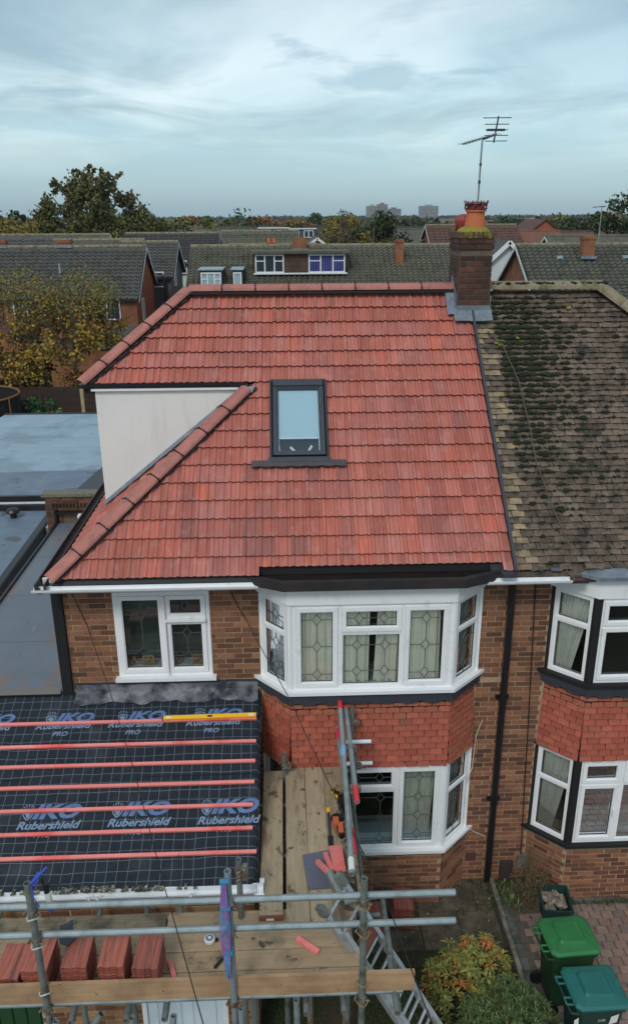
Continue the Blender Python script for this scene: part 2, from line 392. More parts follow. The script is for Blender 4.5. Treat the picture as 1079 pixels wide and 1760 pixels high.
# ------------------------------------------------------------------ pieces laid in fields
def clip_mesh(V, F, planes):
    """clip a small mesh by half-spaces (n, d): keep n.p <= d"""
    polys = [[Vector(V[i]) for i in f] for f in F]
    for n, d in planes:
        n = Vector(n); new = []
        for p in polys:
            q = []
            for i in range(len(p)):
                a, b = p[i], p[(i + 1) % len(p)]
                da, db = n.dot(a) - d, n.dot(b) - d
                if da <= 0: q.append(a)
                if (da < 0 < db) or (db < 0 < da): q.append(a + (b - a) * (da / (da - db)))
            if len(q) >= 3: new.append(q)
        polys = new
    v = []; f = []
    for p in polys:
        f.append(tuple(range(len(v), len(v) + len(p)))); v += [tuple(x) for x in p]
    return v, f

class Budget:
    def __init__(s, n=300): s.n = n
def frame(O, U, V, W):
    m = Matrix((U, V, W)).transposed().to_4x4(); m.translation = O
    return m
def tile_mesh(width, length, prof, thick, tilt_head):
    """tile in local coords: x across, y upslope, z normal. prof = [(x, h)]"""
    v = []; f = []; k = len(prof)
    for y, base in ((0, 0.0), (length, tilt_head)):
        for x, h in prof: v.append((x * width, y, base + h))
    for x, h in prof: v.append((x * width, thick * .55, h - thick))      # tail face raked back under the nose
    for i in range(k - 1):
        f.append((i, i + 1, k + i + 1, k + i)); f.append((2 * k + i, 2 * k + i + 1, i + 1, i))
    n = len(v); v += [(0, length, tilt_head - thick), (width, length, tilt_head - thick)]
    f.append((2 * k, 0, k, n)); f.append((3 * k - 1, n + 1, 2 * k - 1, k - 1))
    return v, f

def tile_field(name, mat, parent, O, U, V, W, u0, rows, cols, width, gauge, lap, prof, thick, rise, budget,
               clipf=None, hole=None, stagger=0.0, jit=0.0, matf=None, row0=0, skip=None, gapf=.994):
    L_ = gauge + lap
    tv, tf = tile_mesh(width * gapf, L_, prof, thick, -rise * L_ / gauge)
    shared = {}
    stuff = {}
    rnd = random.Random(len(name) * 7 + rows)
    for r in range(row0, rows):
        off = (stagger if r % 2 else 0.0)
        cl = clipf(r) if clipf else []
        for c in range(cols):
            u = u0 + (c - off) * width; v = r * gauge
            if skip and skip(r, c): continue
            ju = rnd.uniform(-jit, jit) * .4; jv = rnd.uniform(-jit, jit); jw = rnd.uniform(0, jit * .5)
            variants = [[]]
            if hole:
                h0, h1, r0, r1 = hole
                if r0 <= r < r1 and u + width > h0 and u < h1:
                    variants = []
                    if u < h0: variants.append([((1, 0, 0), h0)])
                    if u + width > h1: variants.append([((-1, 0, 0), -h1)])
            for var in variants:
                pl = list(cl) + var
                corners = [(u, v), (u + width, v), (u + width, v + L_), (u, v + L_)]
                need = False; gone = False
                for n, d in pl:
                    s = [n[0] * a + n[1] * b - d for a, b in corners]
                    if max(s) > 1e-6: need = True
                    if min(s[0:2] + [n[0] * (u + width / 2) + n[1] * (v + gauge) - d] + s[2:]) >= -.004: gone = True
                if gone: continue
                m = matf(r, c) if matf else mat
                fr = Matrix(); fr.translation = (u + ju, v + jv, jw)
                if need:
                    lv = [(a + u + ju, b + v + jv, cc + jw) for a, b, cc in tv]
                    cv, cf = clip_mesh(lv, tf, pl)
                    if not cf: continue
                    W4 = frame(O, U, V, W)
                    if budget.n > 0:
                        me = bpy.data.meshes.new(name); me.from_pydata(cv, [], cf); me.materials.append(m); me.update()
                        put(name, me, parent, mw=W4); budget.n -= 1
                    else:
                        mb = stuff.setdefault(m.name, (MB(), m))[0]; n0 = len(mb.v)
                        mb.v += [tuple(W4 @ Vector(p)) for p in cv]; mb.f += [tuple(i + n0 for i in q) for q in cf]
                else:
                    W4 = frame(O, U, V, W) @ fr
                    if budget.n > 0:
                        if m.name not in shared:
                            me = bpy.data.meshes.new(name); me.from_pydata(tv, [], tf); me.materials.append(m); me.update(); shared[m.name] = me
                        put(name, shared[m.name], parent, mw=W4); budget.n -= 1
                    else:
                        mb = stuff.setdefault(m.name, (MB(), m))[0]; n0 = len(mb.v)
                        mb.v += [tuple(W4 @ Vector(p)) for p in tv]; mb.f += [tuple(i + n0 for i in q) for q in tf]
    for mb, m in stuff.values(): mb.build(name + 's_laid', m, parent, kind='stuff')

BW, BH = .225, .0755
brick_cache = {}
def brick_me(length, mat):
    k = (round(length, 2), mat.name)
    if k not in brick_cache:
        l = k[0] - .010; c = .004
        mb = MB(); d = .010; h = BH - .011
        # bevelled face, sides
        mb.v = [(0, 0, 0), (l, 0, 0), (l, 0, h), (0, 0, h), (0, -d, 0), (l, -d, 0), (l, -d, h), (0, -d, h)]
        mb.v[4] = (c, -d, c); mb.v[5] = (l - c, -d, c); mb.v[6] = (l - c, -d, h - c); mb.v[7] = (c, -d, h - c)
        mb.f = [(4, 5, 6, 7), (0, 1, 5, 4), (1, 2, 6, 5), (2, 3, 7, 6), (3, 0, 4, 7)]
        brick_cache[k] = mb.mesh('brick', mat)
    return brick_cache[k]
def brick_field(parent, O, U, length, z0, z1, mat, budget, holes=(), stuffmb=None, phase=0.0, zbase=0.0):
    """stretcher bond on a vertical face; O at z=0 start, outward normal = U x Z"""
    Z = Vector((0, 0, 1)); Nn = U.cross(Z); rot = Matrix((U, -Nn, Z)).transposed().to_4x4()
    r0 = math.ceil((z0 - zbase) / BH - .35); r1 = int((z1 - zbase) / BH + .02)
    mine = stuffmb is None
    if mine: stuffmb = MB()
    todo = []
    for r in range(r1 - 1, r0 - 1, -1):
        z = zbase + r * BH
        a = -((r % 2) * .5 * BW + phase) % BW - BW
        segs = [(0.0, length)]
        for h0, h1, hz0, hz1 in holes:
            if z + BH > hz0 + .01 and z < hz1 - .01:
                ns = []
                for s0, s1 in segs:
                    if h1 <= s0 or h0 >= s1: ns.append((s0, s1)); continue
                    if h0 > s0: ns.append((s0, h0))
                    if h1 < s1: ns.append((h1, s1))
                segs = ns
        while a < length:
            for s0, s1 in segs:
                b0, b1 = max(a, s0), min(a + BW, s1)
                if b1 - b0 > .045: todo.append((b0, b1 - b0, z))
            a += BW
    for b0, l, z in todo:
        w = rot.copy(); w.translation = O + U * (b0 + .005 + random.uniform(-.002, .002)) + Z * (z + .0055 + random.uniform(-.0015, .0015)) + Nn * random.uniform(-.003, .002)
        me = brick_me(l, mat)
        if budget.n > 0:
            put('brick', me, parent, mw=w); budget.n -= 1
        else:
            n0 = len(stuffmb.v)
            stuffmb.v += [tuple(w @ q.co) for q in me.vertices]; stuffmb.f += [tuple(i + n0 for i in p.vertices) for p in me.polygons]
    if mine and stuffmb.f: stuffmb.build('bricks_laid', mat, parent, kind='stuff')

def slab_holes(mb, O, U, length, z0, z1, thick, holes):
    """wall slab behind the facing with openings cut through"""
    Z = Vector((0, 0, 1)); Nn = U.cross(Z)
    xs = sorted({0.0, length, *[h[0] for h in holes], *[h[1] for h in holes]}); zs = sorted({z0, z1, *[h[2] for h in holes], *[h[3] for h in holes]})
    xs = [x for x in xs if 0 <= x <= length]; zs = [z for z in zs if z0 <= z <= z1]
    for i in range(len(xs) - 1):
        run = None
        for j in range(len(zs) - 1):
            cx_, cz_ = (xs[i] + xs[i + 1]) / 2, (zs[j] + zs[j + 1]) / 2
            if any(h[0] < cx_ < h[1] and h[2] < cz_ < h[3] for h in holes): continue
            mb.obx(O, U, -Nn, Z, xs[i], xs[i + 1], 0, thick, zs[j], zs[j + 1])

# ------------------------------------------------------------------ windows
def ring(mb, O, U, Nn, x0, x1, z0, z1, w, d0, d1):
    Z = Vector((0, 0, 1))
    for a, b, c, d in ((x0, x1, z0, z0 + w), (x0, x1, z1 - w, z1), (x0, x0 + w, z0 + w, z1 - w), (x1 - w, x1, z0 + w, z1 - w)):
        mb.obx(O, U, Nn, Z, a, b, d0, d1, c, d)
def bar(mb, O, U, Nn, a, b, d, w=.009):
    p = O + U * a[0] + Vector((0, 0, a[1])) + Nn * d; q = O + U * b[0] + Vector((0, 0, b[1])) + Nn * d
    t = (q - p).normalized(); s = t.cross(Nn) * (w / 2)
    mb.hexa([p - s, q - s, q + s, p + s, p - s + Nn * .003, q - s + Nn * .003, q + s + Nn * .003, p + s + Nn * .003])
def window_unit(parent, O, U, w, z0, z1, lights, fw=.05, cw=.048, leaded=None, curtain=None, frame_mat=None, depth=.07):
    """outer frame + casements. lights = [(x0,x1,z0,z1,casement?)] relative; returns the window part"""
    Z = Vector((0, 0, 1)); Nn = U.cross(Z); fm = frame_mat or M_['white']
    mb = MB(); ring(mb, O, U, Nn, 0, w, z0, z1, fw, -depth, 0)
    win = mb.build('window', fm, parent)
    edge = MB()
    for (a, b, c, d, cas, diam) in lights:
        if cas:
            cb = MB(); ring(cb, O, U, Nn, a + .002, b - .002, c + .002, d - .002, cw, -depth + .01, .018)
            ring(cb, O, U, Nn, a + cw + .002, b - cw - .002, c + cw + .002, d - cw - .002, .012, -.02, .006)
            cb.build('casement', fm, win); g = cw + .012
        else:
            g = .022
            cb = MB(); ring(cb, O, U, Nn, a, b, c, d, g, -depth + .012, -.008); cb.build('fixed_light_frame', fm, win)
        x0, x1, y0, y1 = a + g, b - g, c + g, d - g
        ring(edge, O, U, Nn, x0, x1, y0, y1, .009, -.026, -.019)
        pb = MB(); pb.obx(O, U, Nn, Z, x0 - .003, x1 + .003, -.034, -.028, y0 - .003, y1 + .003)
        pb.build('pane', M_['glass'], win)
        if leaded and diam:
            lb = MB(); nx, nz = diam; xm = [x0 + (x1 - x0) * (i + .5) / nx for i in range(nx)]
            h = y1 - y0; s = .055; sz = .075
            if nz == 1: zc_ = [y0 + h * .5]
            elif nz == 2: zc_ = [y0 + h * .25, y0 + h * .78]
            else: zc_ = [y0 + h * .10, y0 + h * .50, y0 + h * .88] if nz == 3 else [y0 + h * t for t in (.1, .37, .63, .9)]
            for x in xm:
                for i, zz in enumerate(zc_):
                    for p, q in (((x - s, zz), (x, zz + sz)), ((x, zz + sz), (x + s, zz)), ((x + s, zz), (x, zz - sz)), ((x, zz - sz), (x - s, zz))):
                        bar(lb, O, U, Nn, p, q, -.0275)
                    nxt = zc_[i + 1] - sz if i + 1 < len(zc_) else y1
                    bar(lb, O, U, Nn, (x, zz + sz), (x, nxt), -.0275)
                bar(lb, O, U, Nn, (x, y0), (x, zc_[0] - sz), -.0275)
            for zz in zc_:
                xs = [x0] + [t for x in xm for t in (x - s, x + s)] + [x1]
                for i in range(0, len(xs), 2): bar(lb, O, U, Nn, (xs[i], zz), (xs[i + 1], zz), -.0275)
            lb.build('leading', M_['lead_came'], win)
    edge.build('gasket', M_['black'], win)
    return win
def curtain(win, O, U, a, b, z0, z1, back=.10, folds=.07, amp=.026, mat=None, top=None, bot=None):
    """pleated cloth hanging behind the glass; top/bot = (a,b) ranges to gather it"""
    Z = Vector((0, 0, 1)); Nn = U.cross(Z); mb = MB(); top = top or (a, b); bot = bot or (a, b)
    n = max(12, int((b - a) / folds * 6)); rows = 5; idx = []
    for j in range(rows + 1):
        t = j / rows; l = bot[0] + (top[0] - bot[0]) * t; r = bot[1] + (top[1] - bot[1]) * t
        for i in range(n + 1):
            s = i / n; x = l + (r - l) * s
            y = amp * math.sin(s * (b - a) / folds * 2 * math.pi + .7 * math.sin(3 * s)) + .3 * amp * math.sin(s * 31 + t * 2)
            mb.v.append(tuple(O + U * x - Nn * (back + y) + Z * (z0 + (z1 - z0) * t)))
    for j in range(rows):
        for i in range(n):
            k = j * (n + 1) + i; mb.f.append((k, k + 1, k + n + 2, k + n + 1))
    return mb.build('curtain', mat or M_['curtain'], win, smooth=True)

# ================================================================== GROUND
X, Y_, Z3 = Vector((1, 0, 0)), Vector((0, 1, 0)), Vector((0, 0, 1))
g = MB(); g.quad((-3200, -800, -.02), (3200, -800, -.02), (3200, 5200, -.02), (-3200, 5200, -.02))
M_['earth'] = pm('ground_cover', (.045, .052, .026), 1., vv=.35, vs=.25, col2=(.075, .06, .04), ns=.05, bump=.02, bs=4)
g.build('ground', M_['earth'], None, kind='structure')
s = MB(); s.quad((-2.6, -.3, -.012), (2.86, -.3, -.012), (2.86, 0.0, -.012), (-2.6, 0, -.012)); s.v = []; s.f = []
s.quad((-.6, -9, -.010), (2.86, -9, -.010), (2.86, 0.3, -.010), (-.6, .3, -.010)); s.build('garden_soil', M_['soil'], None, kind='structure')
s = MB(); s.quad((-6, -9, -.008), (-.6, -9, -.008), (-.6, -2.3, -.008), (-6, -2.3, -.008)); s.build('concrete_apron', M_['concrete'], None, kind='structure')

# patio slabs under the bay
pt = MB(); pt.bx(.1, 2.80, -1.22, .35, -.012, .005); patio = pt.build('patio', M_['soil'], None, kind='structure')
for i in range(5):
    for j in range(2):
        w, d = .53, .60
        x0 = .12 + i * .54; y0 = -1.20 + j * .61
        b = MB(); dx = random.uniform(-.01, .01); hz = .018 + random.uniform(0, .010)
        P = [(x0 + dx, y0, .004), (x0 + w + dx, y0, .004), (x0 + w + dx, y0 + d, .004), (x0 + dx, y0 + d, .004)]
        b.hexa(P + [(p[0], p[1], hz + random.uniform(-.003, .004)) for p in P]); b.build('paving_slab', M_['patio'], patio)
# edging kerb between the two front gardens
ks = MB(); ks.bx(2.865, 2.925, -3.9, -.06, -.05, .075); ks.build('edging_kerb', M_['concrete'], None, kind='structure')
# block paving of the neighbour's drive
dv = MB(); M_['joint_sand'] = pm('joint_sand', (.085, .07, .055), 1., vv=.3, vs=20)
dv.quad((2.93, -6, -.004), (9.5, -6, -.004), (9.5, -.3, -.004), (2.93, -.3, -.004)); drive = dv.build('driveway', M_['joint_sand'], None, kind='structure')
pav = {}
bud = 300; pst = MB()
for j in range(40):
    y = -.52 - j * .125
    for i in range(34):
        x = 3.14 + i * .165 + (.0825 if j % 2 else 0)
        if x > 8.0: continue
        if x < 3.7 and y > -1.0 and (x - 3.1) + (y + 1.0) * .7 < .55 and y > -.75: continue
        border = (j == 0)
        w, d = .158, .118
        m = M_['paver_grey'] if border else M_['paver']
        if bud > 0 and x < 4.9:
            if m.name not in pav:
                b = MB(); c = .006
                b.hexa([(0, 0, -.004), (w, 0, -.004), (w, d, -.004), (0, d, -.004), (c, c, .012), (w - c, c, .012), (w - c, d - c, .012), (c, d - c, .012)]); pav[m.name] = b.mesh('paver', m)
            mw = Matrix.Rotation(random.uniform(-.015, .015), 4, 'Z'); mw.translation = (x, y, random.uniform(-.003, .003)); put('paver', pav[m.name], drive, mw=mw); bud -= 1
        else:
            z = random.uniform(.006, .012); pst.bx(x, x + w, y, y + d, -.004, z)
for j in range(26):                       # grey soldier border along the kerb
    y = -.50 - j * .215
    pst_ = MB(); pst_.bx(2.95, 3.055, y - .2, y, -.004, .012 + random.uniform(-.002, .003)); pst_.build('border_paver', M_['paver_grey'], drive)
pst.build('pavers_laid', M_['paver'], drive, kind='stuff')

# ================================================================== THE PAIR OF HOUSES
PARTY = 2.86
TAN = math.tan(rad(43)); CO, SI = math.cos(rad(43)), math.sin(rad(43))
EY, EZ = -.40, 5.173                  # eave line of the front slope
RY = 2.842; RZ = EZ + (RY - EY) * TAN # ridge
HX = 1.155                      # hip runs HX across for each metre back
SN = Vector((0, -SI, CO)); SV = Vector((0, CO, SI))
RO = Vector((0, EY, EZ))
def on_slope(x, v, w=0.0): return RO + X * x + SV * v + SN * w
VR = (RY - EY) / CO                   # slope length

# ---------- our house
house = thing('semi_detached_house', 'brick semi-detached house with new red tiled roof, rooflight and white rendered side dormer', 'house', (0, 2.8, 0), 'the pair of semi-detached houses')
W0 = -2.82
winL = (-2.205 - W0, -1.000 - W0, 3.545, 4.80)
b1x0, b1x1, BP = -.37, 2.47, .41     # bay at the wall
F0, F1 = 0.0, 2.05                    # bay front corners
bayhole = (b1x0 - W0 + .06, b1x1 - W0 - .06, .10, 4.85)
O1 = Vector((W0, 0, 0))
wb = MB()
slab_holes(wb, O1, X, PARTY - W0, -.1, 5.02, .26, [winL, bayhole])
wb.bx(W0, W0 + .26, .26, 5.7, -.1, 5.05); wb.bx(W0 + .26, PARTY, 5.44, 5.7, -.1, 5.05); wb.bx(PARTY - .1, PARTY, .26, 5.44, -.1, 5.05)
wall = wb.build('wall', M_['mortar'], house)
bb = Budget(300)
FR = 4.80; ZB = 4.80 - 64 * BH
sm = MB()
brick_field(wall, O1, X, PARTY - W0, 3.42, 5.0, M_['brick'], bb, [(b1x0 - W0 - .01, b1x1 - W0 + .01, 0, 5.2), (winL[0] - .005, winL[1] + .005, winL[2] - .05, winL[3] + .01)], sm, 0.03, ZB)
brick_field(wall, O1, X, PARTY - W0, -.05, 3.42, M_['brick'], bb, [(0, b1x1 - W0, -.1, 3.45)], sm, 0.03, ZB)
brick_field(wall, O1, X, b1x0 - W0, -.05, 3.42, M_['brick'], Budget(0), [], sm, 0.03, ZB)

def bay(hs, x0, x1, f0, f1, P, style, wallpart, brickbud, stuff, tilebud):
    """two-storey splayed bay: base bricks, window, hung tiles, window, fascia, flat roof"""
    pts = [Vector((x0, 0, 0)), Vector((f0, -P, 0)), Vector((f1, -P, 0)), Vector((x1, 0, 0))]
    def poly(off, z, xo=0.0):
        c = []
        a = off
        d1 = (pts[1] - pts[0]).normalized(); n1 = d1.cross(Z3); d3 = (pts[3] - pts[2]).normalized(); n3 = d3.cross(Z3)
        # offset corners
        c1 = pts[1] + Vector((-a * math.tan((math.pi / 2 - math.atan2(P, f0 - x0)) * 0 + math.atan2(P, f0 - x0) / 2), -a, 0))
        c2 = pts[2] + Vector((a * math.tan(math.atan2(P, x1 - f1) / 2), -a, 0))
        w1 = Vector((x0 - a / math.sin(math.atan2(P, f0 - x0)) , .0, 0)); w3 = Vector((x1 + a / math.sin(math.atan2(P, x1 - f1)), .0, 0))
        return [Vector((p.x, p.y, z)) for p in (w1, c1, c2, w3)]
    back = .25
    def ext_slab(off, z0, z1, name, mat, parent):
        p = poly(off, z0); mb = MB(); mb.prism([Vector((p[0].x, back, z0))] + p + [Vector((p[3].x, back, z0))], (0, 0, z1 - z0))
        return mb.build(name, mat, parent)
    dark = style == 'b'
    # brick base (a core just inside the faces, with brick faces)
    p = poly(0, 0)
    core = MB(); core.prism([Vector((p[0].x, back, -.1))] + [Vector((q.x, q.y, -.1)) for q in p] + [Vector((p[3].x, back, -.1))], (0, 0, 1.06)); base = core.build('bay_base', M_['mortar'], hs)
    bs = MB()
    for a, b in ((1, 2), (2, 3), (0, 1)):
        d = p[b] - p[a]; brick_field(base, Vector((p[a].x, p[a].y, 0)), d.normalized(), d.length, -.05, .97, M_['brick'], brickbud, [], bs, .02 * a, ZB)
    if bs.f: bs.build('bricks_laid', M_['brick'], base, kind='stuff')
    # hung tile core and timber sheathing between the windows
    sheath = ext_slab(-.015, 2.40, 3.53, 'bay_apron', M_['black_matt'], hs)
    for a, b in ((1, 2), (0, 1), (2, 3)):
        q = poly(-.015, 0); d = q[b] - q[a]; Ux = d.normalized(); Nn = Ux.cross(Z3); ln = d.length
        lean = .05
        Vv = (Z3 - Nn * lean).normalized(); Ww = Ux.cross(Vv)
        cl = [((-1, 0.0, 0), .003), ((1, .0, 0), ln + .003)]
        mfun = (lambda r, c: M_['hung_tile_mossy'] if r >= 9 or (random.random() < .04) else M_['hung_tile']) if not (a == 2 and style == 'a') else (lambda r, c: M_['hung_tile_mossy'] if random.random() < .5 else M_['hung_tile'])
        tile_field('hung_tile', M_['hung_tile'], sheath, Vector((q[a].x, q[a].y, 2.392)) + Nn * .055, Ux, Vv, Ww, 0.0, 11, int(ln / .165) + 2, .165, .0905, .03, [(0, 0), (.12, .004), (.88, .004), (1, 0)], .026, .022, tilebud,
                   clipf=lambda r: cl, stagger=.5, jit=.005, gapf=.955, matf=mfun)
    # lead flashing with scalloped lower edge
    lf = MB(); q = poly(.035, 0)
    for a, b in ((0, 1), (1, 2), (2, 3)):
        d = q[b] - q[a]; Ux = d.normalized(); Nn = Ux.cross(Z3); n = max(6, int(d.length / .03)); O = Vector((q[a].x, q[a].y, 0))
        for i in range(n):
            a0, a1 = d.length * i / n, d.length * (i + 1) / n
            hz = lambda s: 3.395 - .030 * abs(math.sin((s + a * .2) * math.pi / .31)) + .008 * math.sin(s * 23)
            lf.hexa([O + Ux * a0 + Z3 * hz(a0), O + Ux * a1 + Z3 * hz(a1), O + Ux * a1 + Z3 * hz(a1) - Nn * .02, O + Ux * a0 + Z3 * hz(a0) - Nn * .02,
                     O + Ux * a0 + Z3 * 3.53, O + Ux * a1 + Z3 * 3.53, O + Ux * a1 + Z3 * 3.53 - Nn * .02, O + Ux * a0 + Z3 * 3.53 - Nn * .02])
    lf.build('lead_flashing', M_['lead_dark'], hs)
    sillm = M_['sill_worn'] if not dark else M_['black_matt']
    ext_slab(.075, 3.53, 3.575, 'bay_sill', sillm, hs)
    ext_slab(.075, .965, 1.01, 'bay_sill', sillm, hs)
    if dark:
        ext_slab(.055, .93, .965, 'lower_sill_edge', M_['coping'], hs); ext_slab(.03, 2.385, 2.40, 'drip', M_['black_matt'], hs)
    # window storeys
    for zlo, zhi, st in ((3.575, 4.78, 1), (1.01, 2.395, 0)):
        corner = M_['black_matt'] if dark else M_['white']
        for i in (0, 1, 2, 3):
            cp = MB()
            c = poly(0, 0)[i]; r = .035 if not dark else .05
            if i in (1, 2): cp.tube((c.x + (.012 if i == 1 else -.012), c.y + .03, zlo), (c.x + (.012 if i == 1 else -.012), c.y + .03, zhi), r + .012, 8)
            else: cp.bx(c.x + (-.005 if i == 0 else -.05), c.x + (.05 if i == 0 else .005), -.03, .06, zlo, zhi)
            cp.build('corner_post', corner, hs)
        q = poly(0, 0)
        for a, b in ((0, 1), (1, 2), (2, 3)):
            d = q[b] - q[a]; Ux = d.normalized(); ln = d.length; O = Vector((q[a].x, q[a].y, 0)) + Ux * .035; w = ln - .07
            Nn = Ux.cross(Z3)
            if a != 1:
                zt = zlo + (zhi - zlo) * .64; e = .05
                li = [(e, w - e, zlo + e, zt - .02, False, (1, 2)), (e, w - e, zt + .02, zhi - e, False, (1, 1))]
                wn = window_unit(hs, O, Ux, w, zlo, zhi, li, fw=.05, leaded=(style == 'a'))
                tb = MB(); tb.obx(O, Ux, Nn, Z3, .05, w - .05, -.07, 0, zt - .02, zt + .02); tb.build('transom', M_['white'], wn)
                if dark:
                    curtain(wn, O, Ux, .06, w - .08, zlo + .05, zhi - .05, folds=.05, mat=M_['curtain_grey'], top=(.06, w - .06), bot=(.06, w * .55) if a == 0 else (w * .5, w - .06))
                else:
                    curtain(wn, O, Ux, .06, w - .08, zlo + .05, zhi - .05, folds=.06, mat=M_['curtain_grey'], back=.14, top=(.06, w - .06), bot=(.06, w * .75) if a == 0 else (w * .3, w - .06))
            else:
                e = .05
                if not dark:
                    m1, m2 = w * .285, w * .705; zt = zhi - .38
                    li = [(e, m1 - .0, zlo + e, zhi - e, True, (1, 3 if st else 4)), (m2, w - e, zlo + e, zhi - e, True, (1, 3 if st else 4)),
                          (m1 + .045, m2 - .045, zt, zhi - e, True, (2, 1)), (m1 + .045, m2 - .045, zlo + e, zt - .035, False, (2, 2 if st else 3))]
                    wn = window_unit(hs, O, Ux, w, zlo, zhi, li, leaded=True)
                    tb = MB()
                    tb.obx(O, Ux, Nn, Z3, m1, m1 + .045, -.07, .0, zlo + .05, zhi - .05); tb.obx(O, Ux, Nn, Z3, m2 - .045, m2, -.07, .0, zlo + .05, zhi - .05)
                    tb.obx(O, Ux, Nn, Z3, m1 + .045, m2 - .045, -.07, .0, zt - .035, zt)
                    tb.build('mullion', M_['white'], wn)
                    if st:
                        curtain(wn, O, Ux, .12, w * .5 - .03, zlo + .05, zhi - .05, back=.085, folds=.10, top=(.13, w * .49), bot=(.12, w * .485))
                        curtain(wn, O, Ux, w * .5 + .03, w - .12, zlo + .05, zhi - .05, back=.085, folds=.10, top=(w * .54, w - .13), bot=(w * .515, w - .12))
                    else:
                        curtain(wn, O, Ux, w * .72, w - .08, zlo + .14, zhi - .05, back=.14, folds=.055, amp=.03, mat=M_['curtain_grey'], top=(w * .72, w - .08), bot=(w * .72, w - .14))
                        ib = MB(); ib.obx(O, Ux, Nn, Z3, .06, w - .06, -.30, -.09, zlo + .05, zlo + .20); ib.build('inner_sill', M_['door_white'], wn)
                else:
                    zt = zhi - .38; ms = [w * .30, w * .66]
                    xs = [e, ms[0], ms[1], w - e]; li = []
                    for i in range(3):
                        a0 = xs[i] + (.0 if i == 0 else .022); a1 = xs[i + 1] - (.022 if i < 2 else 0)
                        li += [(a0, a1, zt, zhi - e, True, None), (a0, a1, zlo + e, zt - .035, i != 1, None)]
                    wn = window_unit(hs, O, Ux, w, zlo, zhi, li)
                    tb = MB()
                    for i in (1, 2): tb.obx(O, Ux, Nn, Z3, xs[i] - .022, xs[i] + .022, -.07, 0, zlo + .05, zhi - .05)
                    tb.obx(O, Ux, Nn, Z3, e, w - e, -.068, -.002, zt - .035, zt); tb.build('mullion', M_['white'], wn)
                    hd = MB(); hd.obx(O, Ux, Nn, Z3, xs[1] - .075, xs[1] - .055, .02, .045, zlo + .45, zlo + .58); hd.build('handle', M_['white'], wn)
                    if not st:
                        ib = MB(); ib.obx(O, Ux, Nn, Z3, .06, w - .06, -.45, -.12, zlo + .05, zlo + .22); ib.build('inner_sill', M_['door_white'], wn)
    # fascia panel and soffit above the upper window
    ext_slab(.030, 4.78, 5.045, 'bay_fascia', M_['white'], hs)
    # inside: dark floor between storeys
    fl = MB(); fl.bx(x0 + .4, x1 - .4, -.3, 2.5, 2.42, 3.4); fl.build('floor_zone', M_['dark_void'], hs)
    # flat roof with upstand
    q = poly(.155, 5.06)
    rb = MB(); rb.prism([Vector((q[0].x - .02, -.24, 5.06)), q[1], q[2], Vector((q[3].x + .02, -.24, 5.06))], (0, 0, .055))
    if not dark:
        deck = rb.build('bay_roof', M_['felt_reflective'], hs)
        ub = MB(); ub.bx(x0 - .07, x1 - .02, -.245, -.20, 5.118, 5.27); ub.build('abutment_board', M_['felt_black'], deck)
        up = MB(); cc = [Vector((q[0].x - .03, -.30, 0)), q[1], q[2], Vector((q[3].x + .03, -.30, 0))]
        for i in range(3):
            a, b = cc[i], cc[i + 1]; d = (b - a); Ux = Vector((d.x, d.y, 0)).normalized(); Nn = Ux.cross(Z3)
            up.obx(Vector((a.x, a.y, 0)), Ux, Nn, Z3, -.012, Vector((d.x, d.y, 0)).length + .012, -.055 - .001 * i, .012 + .001 * i, 5.035 - .001 * i, 5.150 + .001 * i)
        up.build('roof_edge', M_['felt_black'], deck)
        cap = MB(); cap.obx(Vector((cc[3].x - .11, -.40, 0)), X, Y_, Z3, -.05, .13, -.10, .16, 5.118, 5.168); cap.build('lead_cap', M_['lead_dark'], deck)
    else:
        q2 = poly(.13, 5.11)
        ld = MB(); P2 = [Vector((q2[0].x, -.12, 5.11)), q2[1], q2[2], Vector((q2[3].x, -.12, 5.11))]
        Tt = [Vector((q2[0].x + .12, -.15, 5.24)), Vector((q2[1].x + .12, q2[1].y + .20, 5.19)), Vector((q2[2].x - .12, q2[2].y + .20, 5.19)), Vector((q2[3].x - .12, -.15, 5.24))]
        n0 = 0; ld.v = [tuple(v) for v in P2 + Tt + [p - Z3 * .045 for p in P2]]
        ld.f = [(0, 1, 5, 4), (1, 2, 6, 5), (2, 3, 7, 6), (4, 5, 6, 7), (8, 9, 1, 0), (9, 10, 2, 1), (10, 11, 3, 2), (8, 11, 10, 9)]
        ld.build('lead_bay_roof', M_['lead'], hs)

bay(house, b1x0, b1x1, F0, F1, BP, 'a', wall, bb, sm, Budget(300))
sm.build('bricks_laid', M_['brick'], wall, kind='stuff')

# upstairs window on the left
wl = winL[0] + W0; ww = winL[1] - winL[0]
OW = Vector((wl, -.012, 0))
e = .05
wn = window_unit(house, OW, X, ww, 3.60, 4.80, [(e, ww * .515, 3.60 + e, 4.80 - e, True, (1, 2)), (ww * .515 + .03, ww - e, 4.43, 4.80 - e, True, (1, 1)), (ww * .515 + .03, ww - e, 3.60 + e, 4.40, True, (1, 2))], leaded=True)
tb = MB(); tb.bx(wl + ww * .515, wl + ww * .515 + .03, -.075, -.012, 3.65, 4.75); tb.bx(wl + ww * .515 + .03, wl + ww - .05, -.075, -.013, 4.40, 4.43); tb.build('mullion', M_['white'], wn)
sb = MB(); sb.bx(wl - .04, wl + ww + .05, -.10, .05, 3.555, 3.60); sb.build('sill', M_['sill_worn'], wn)
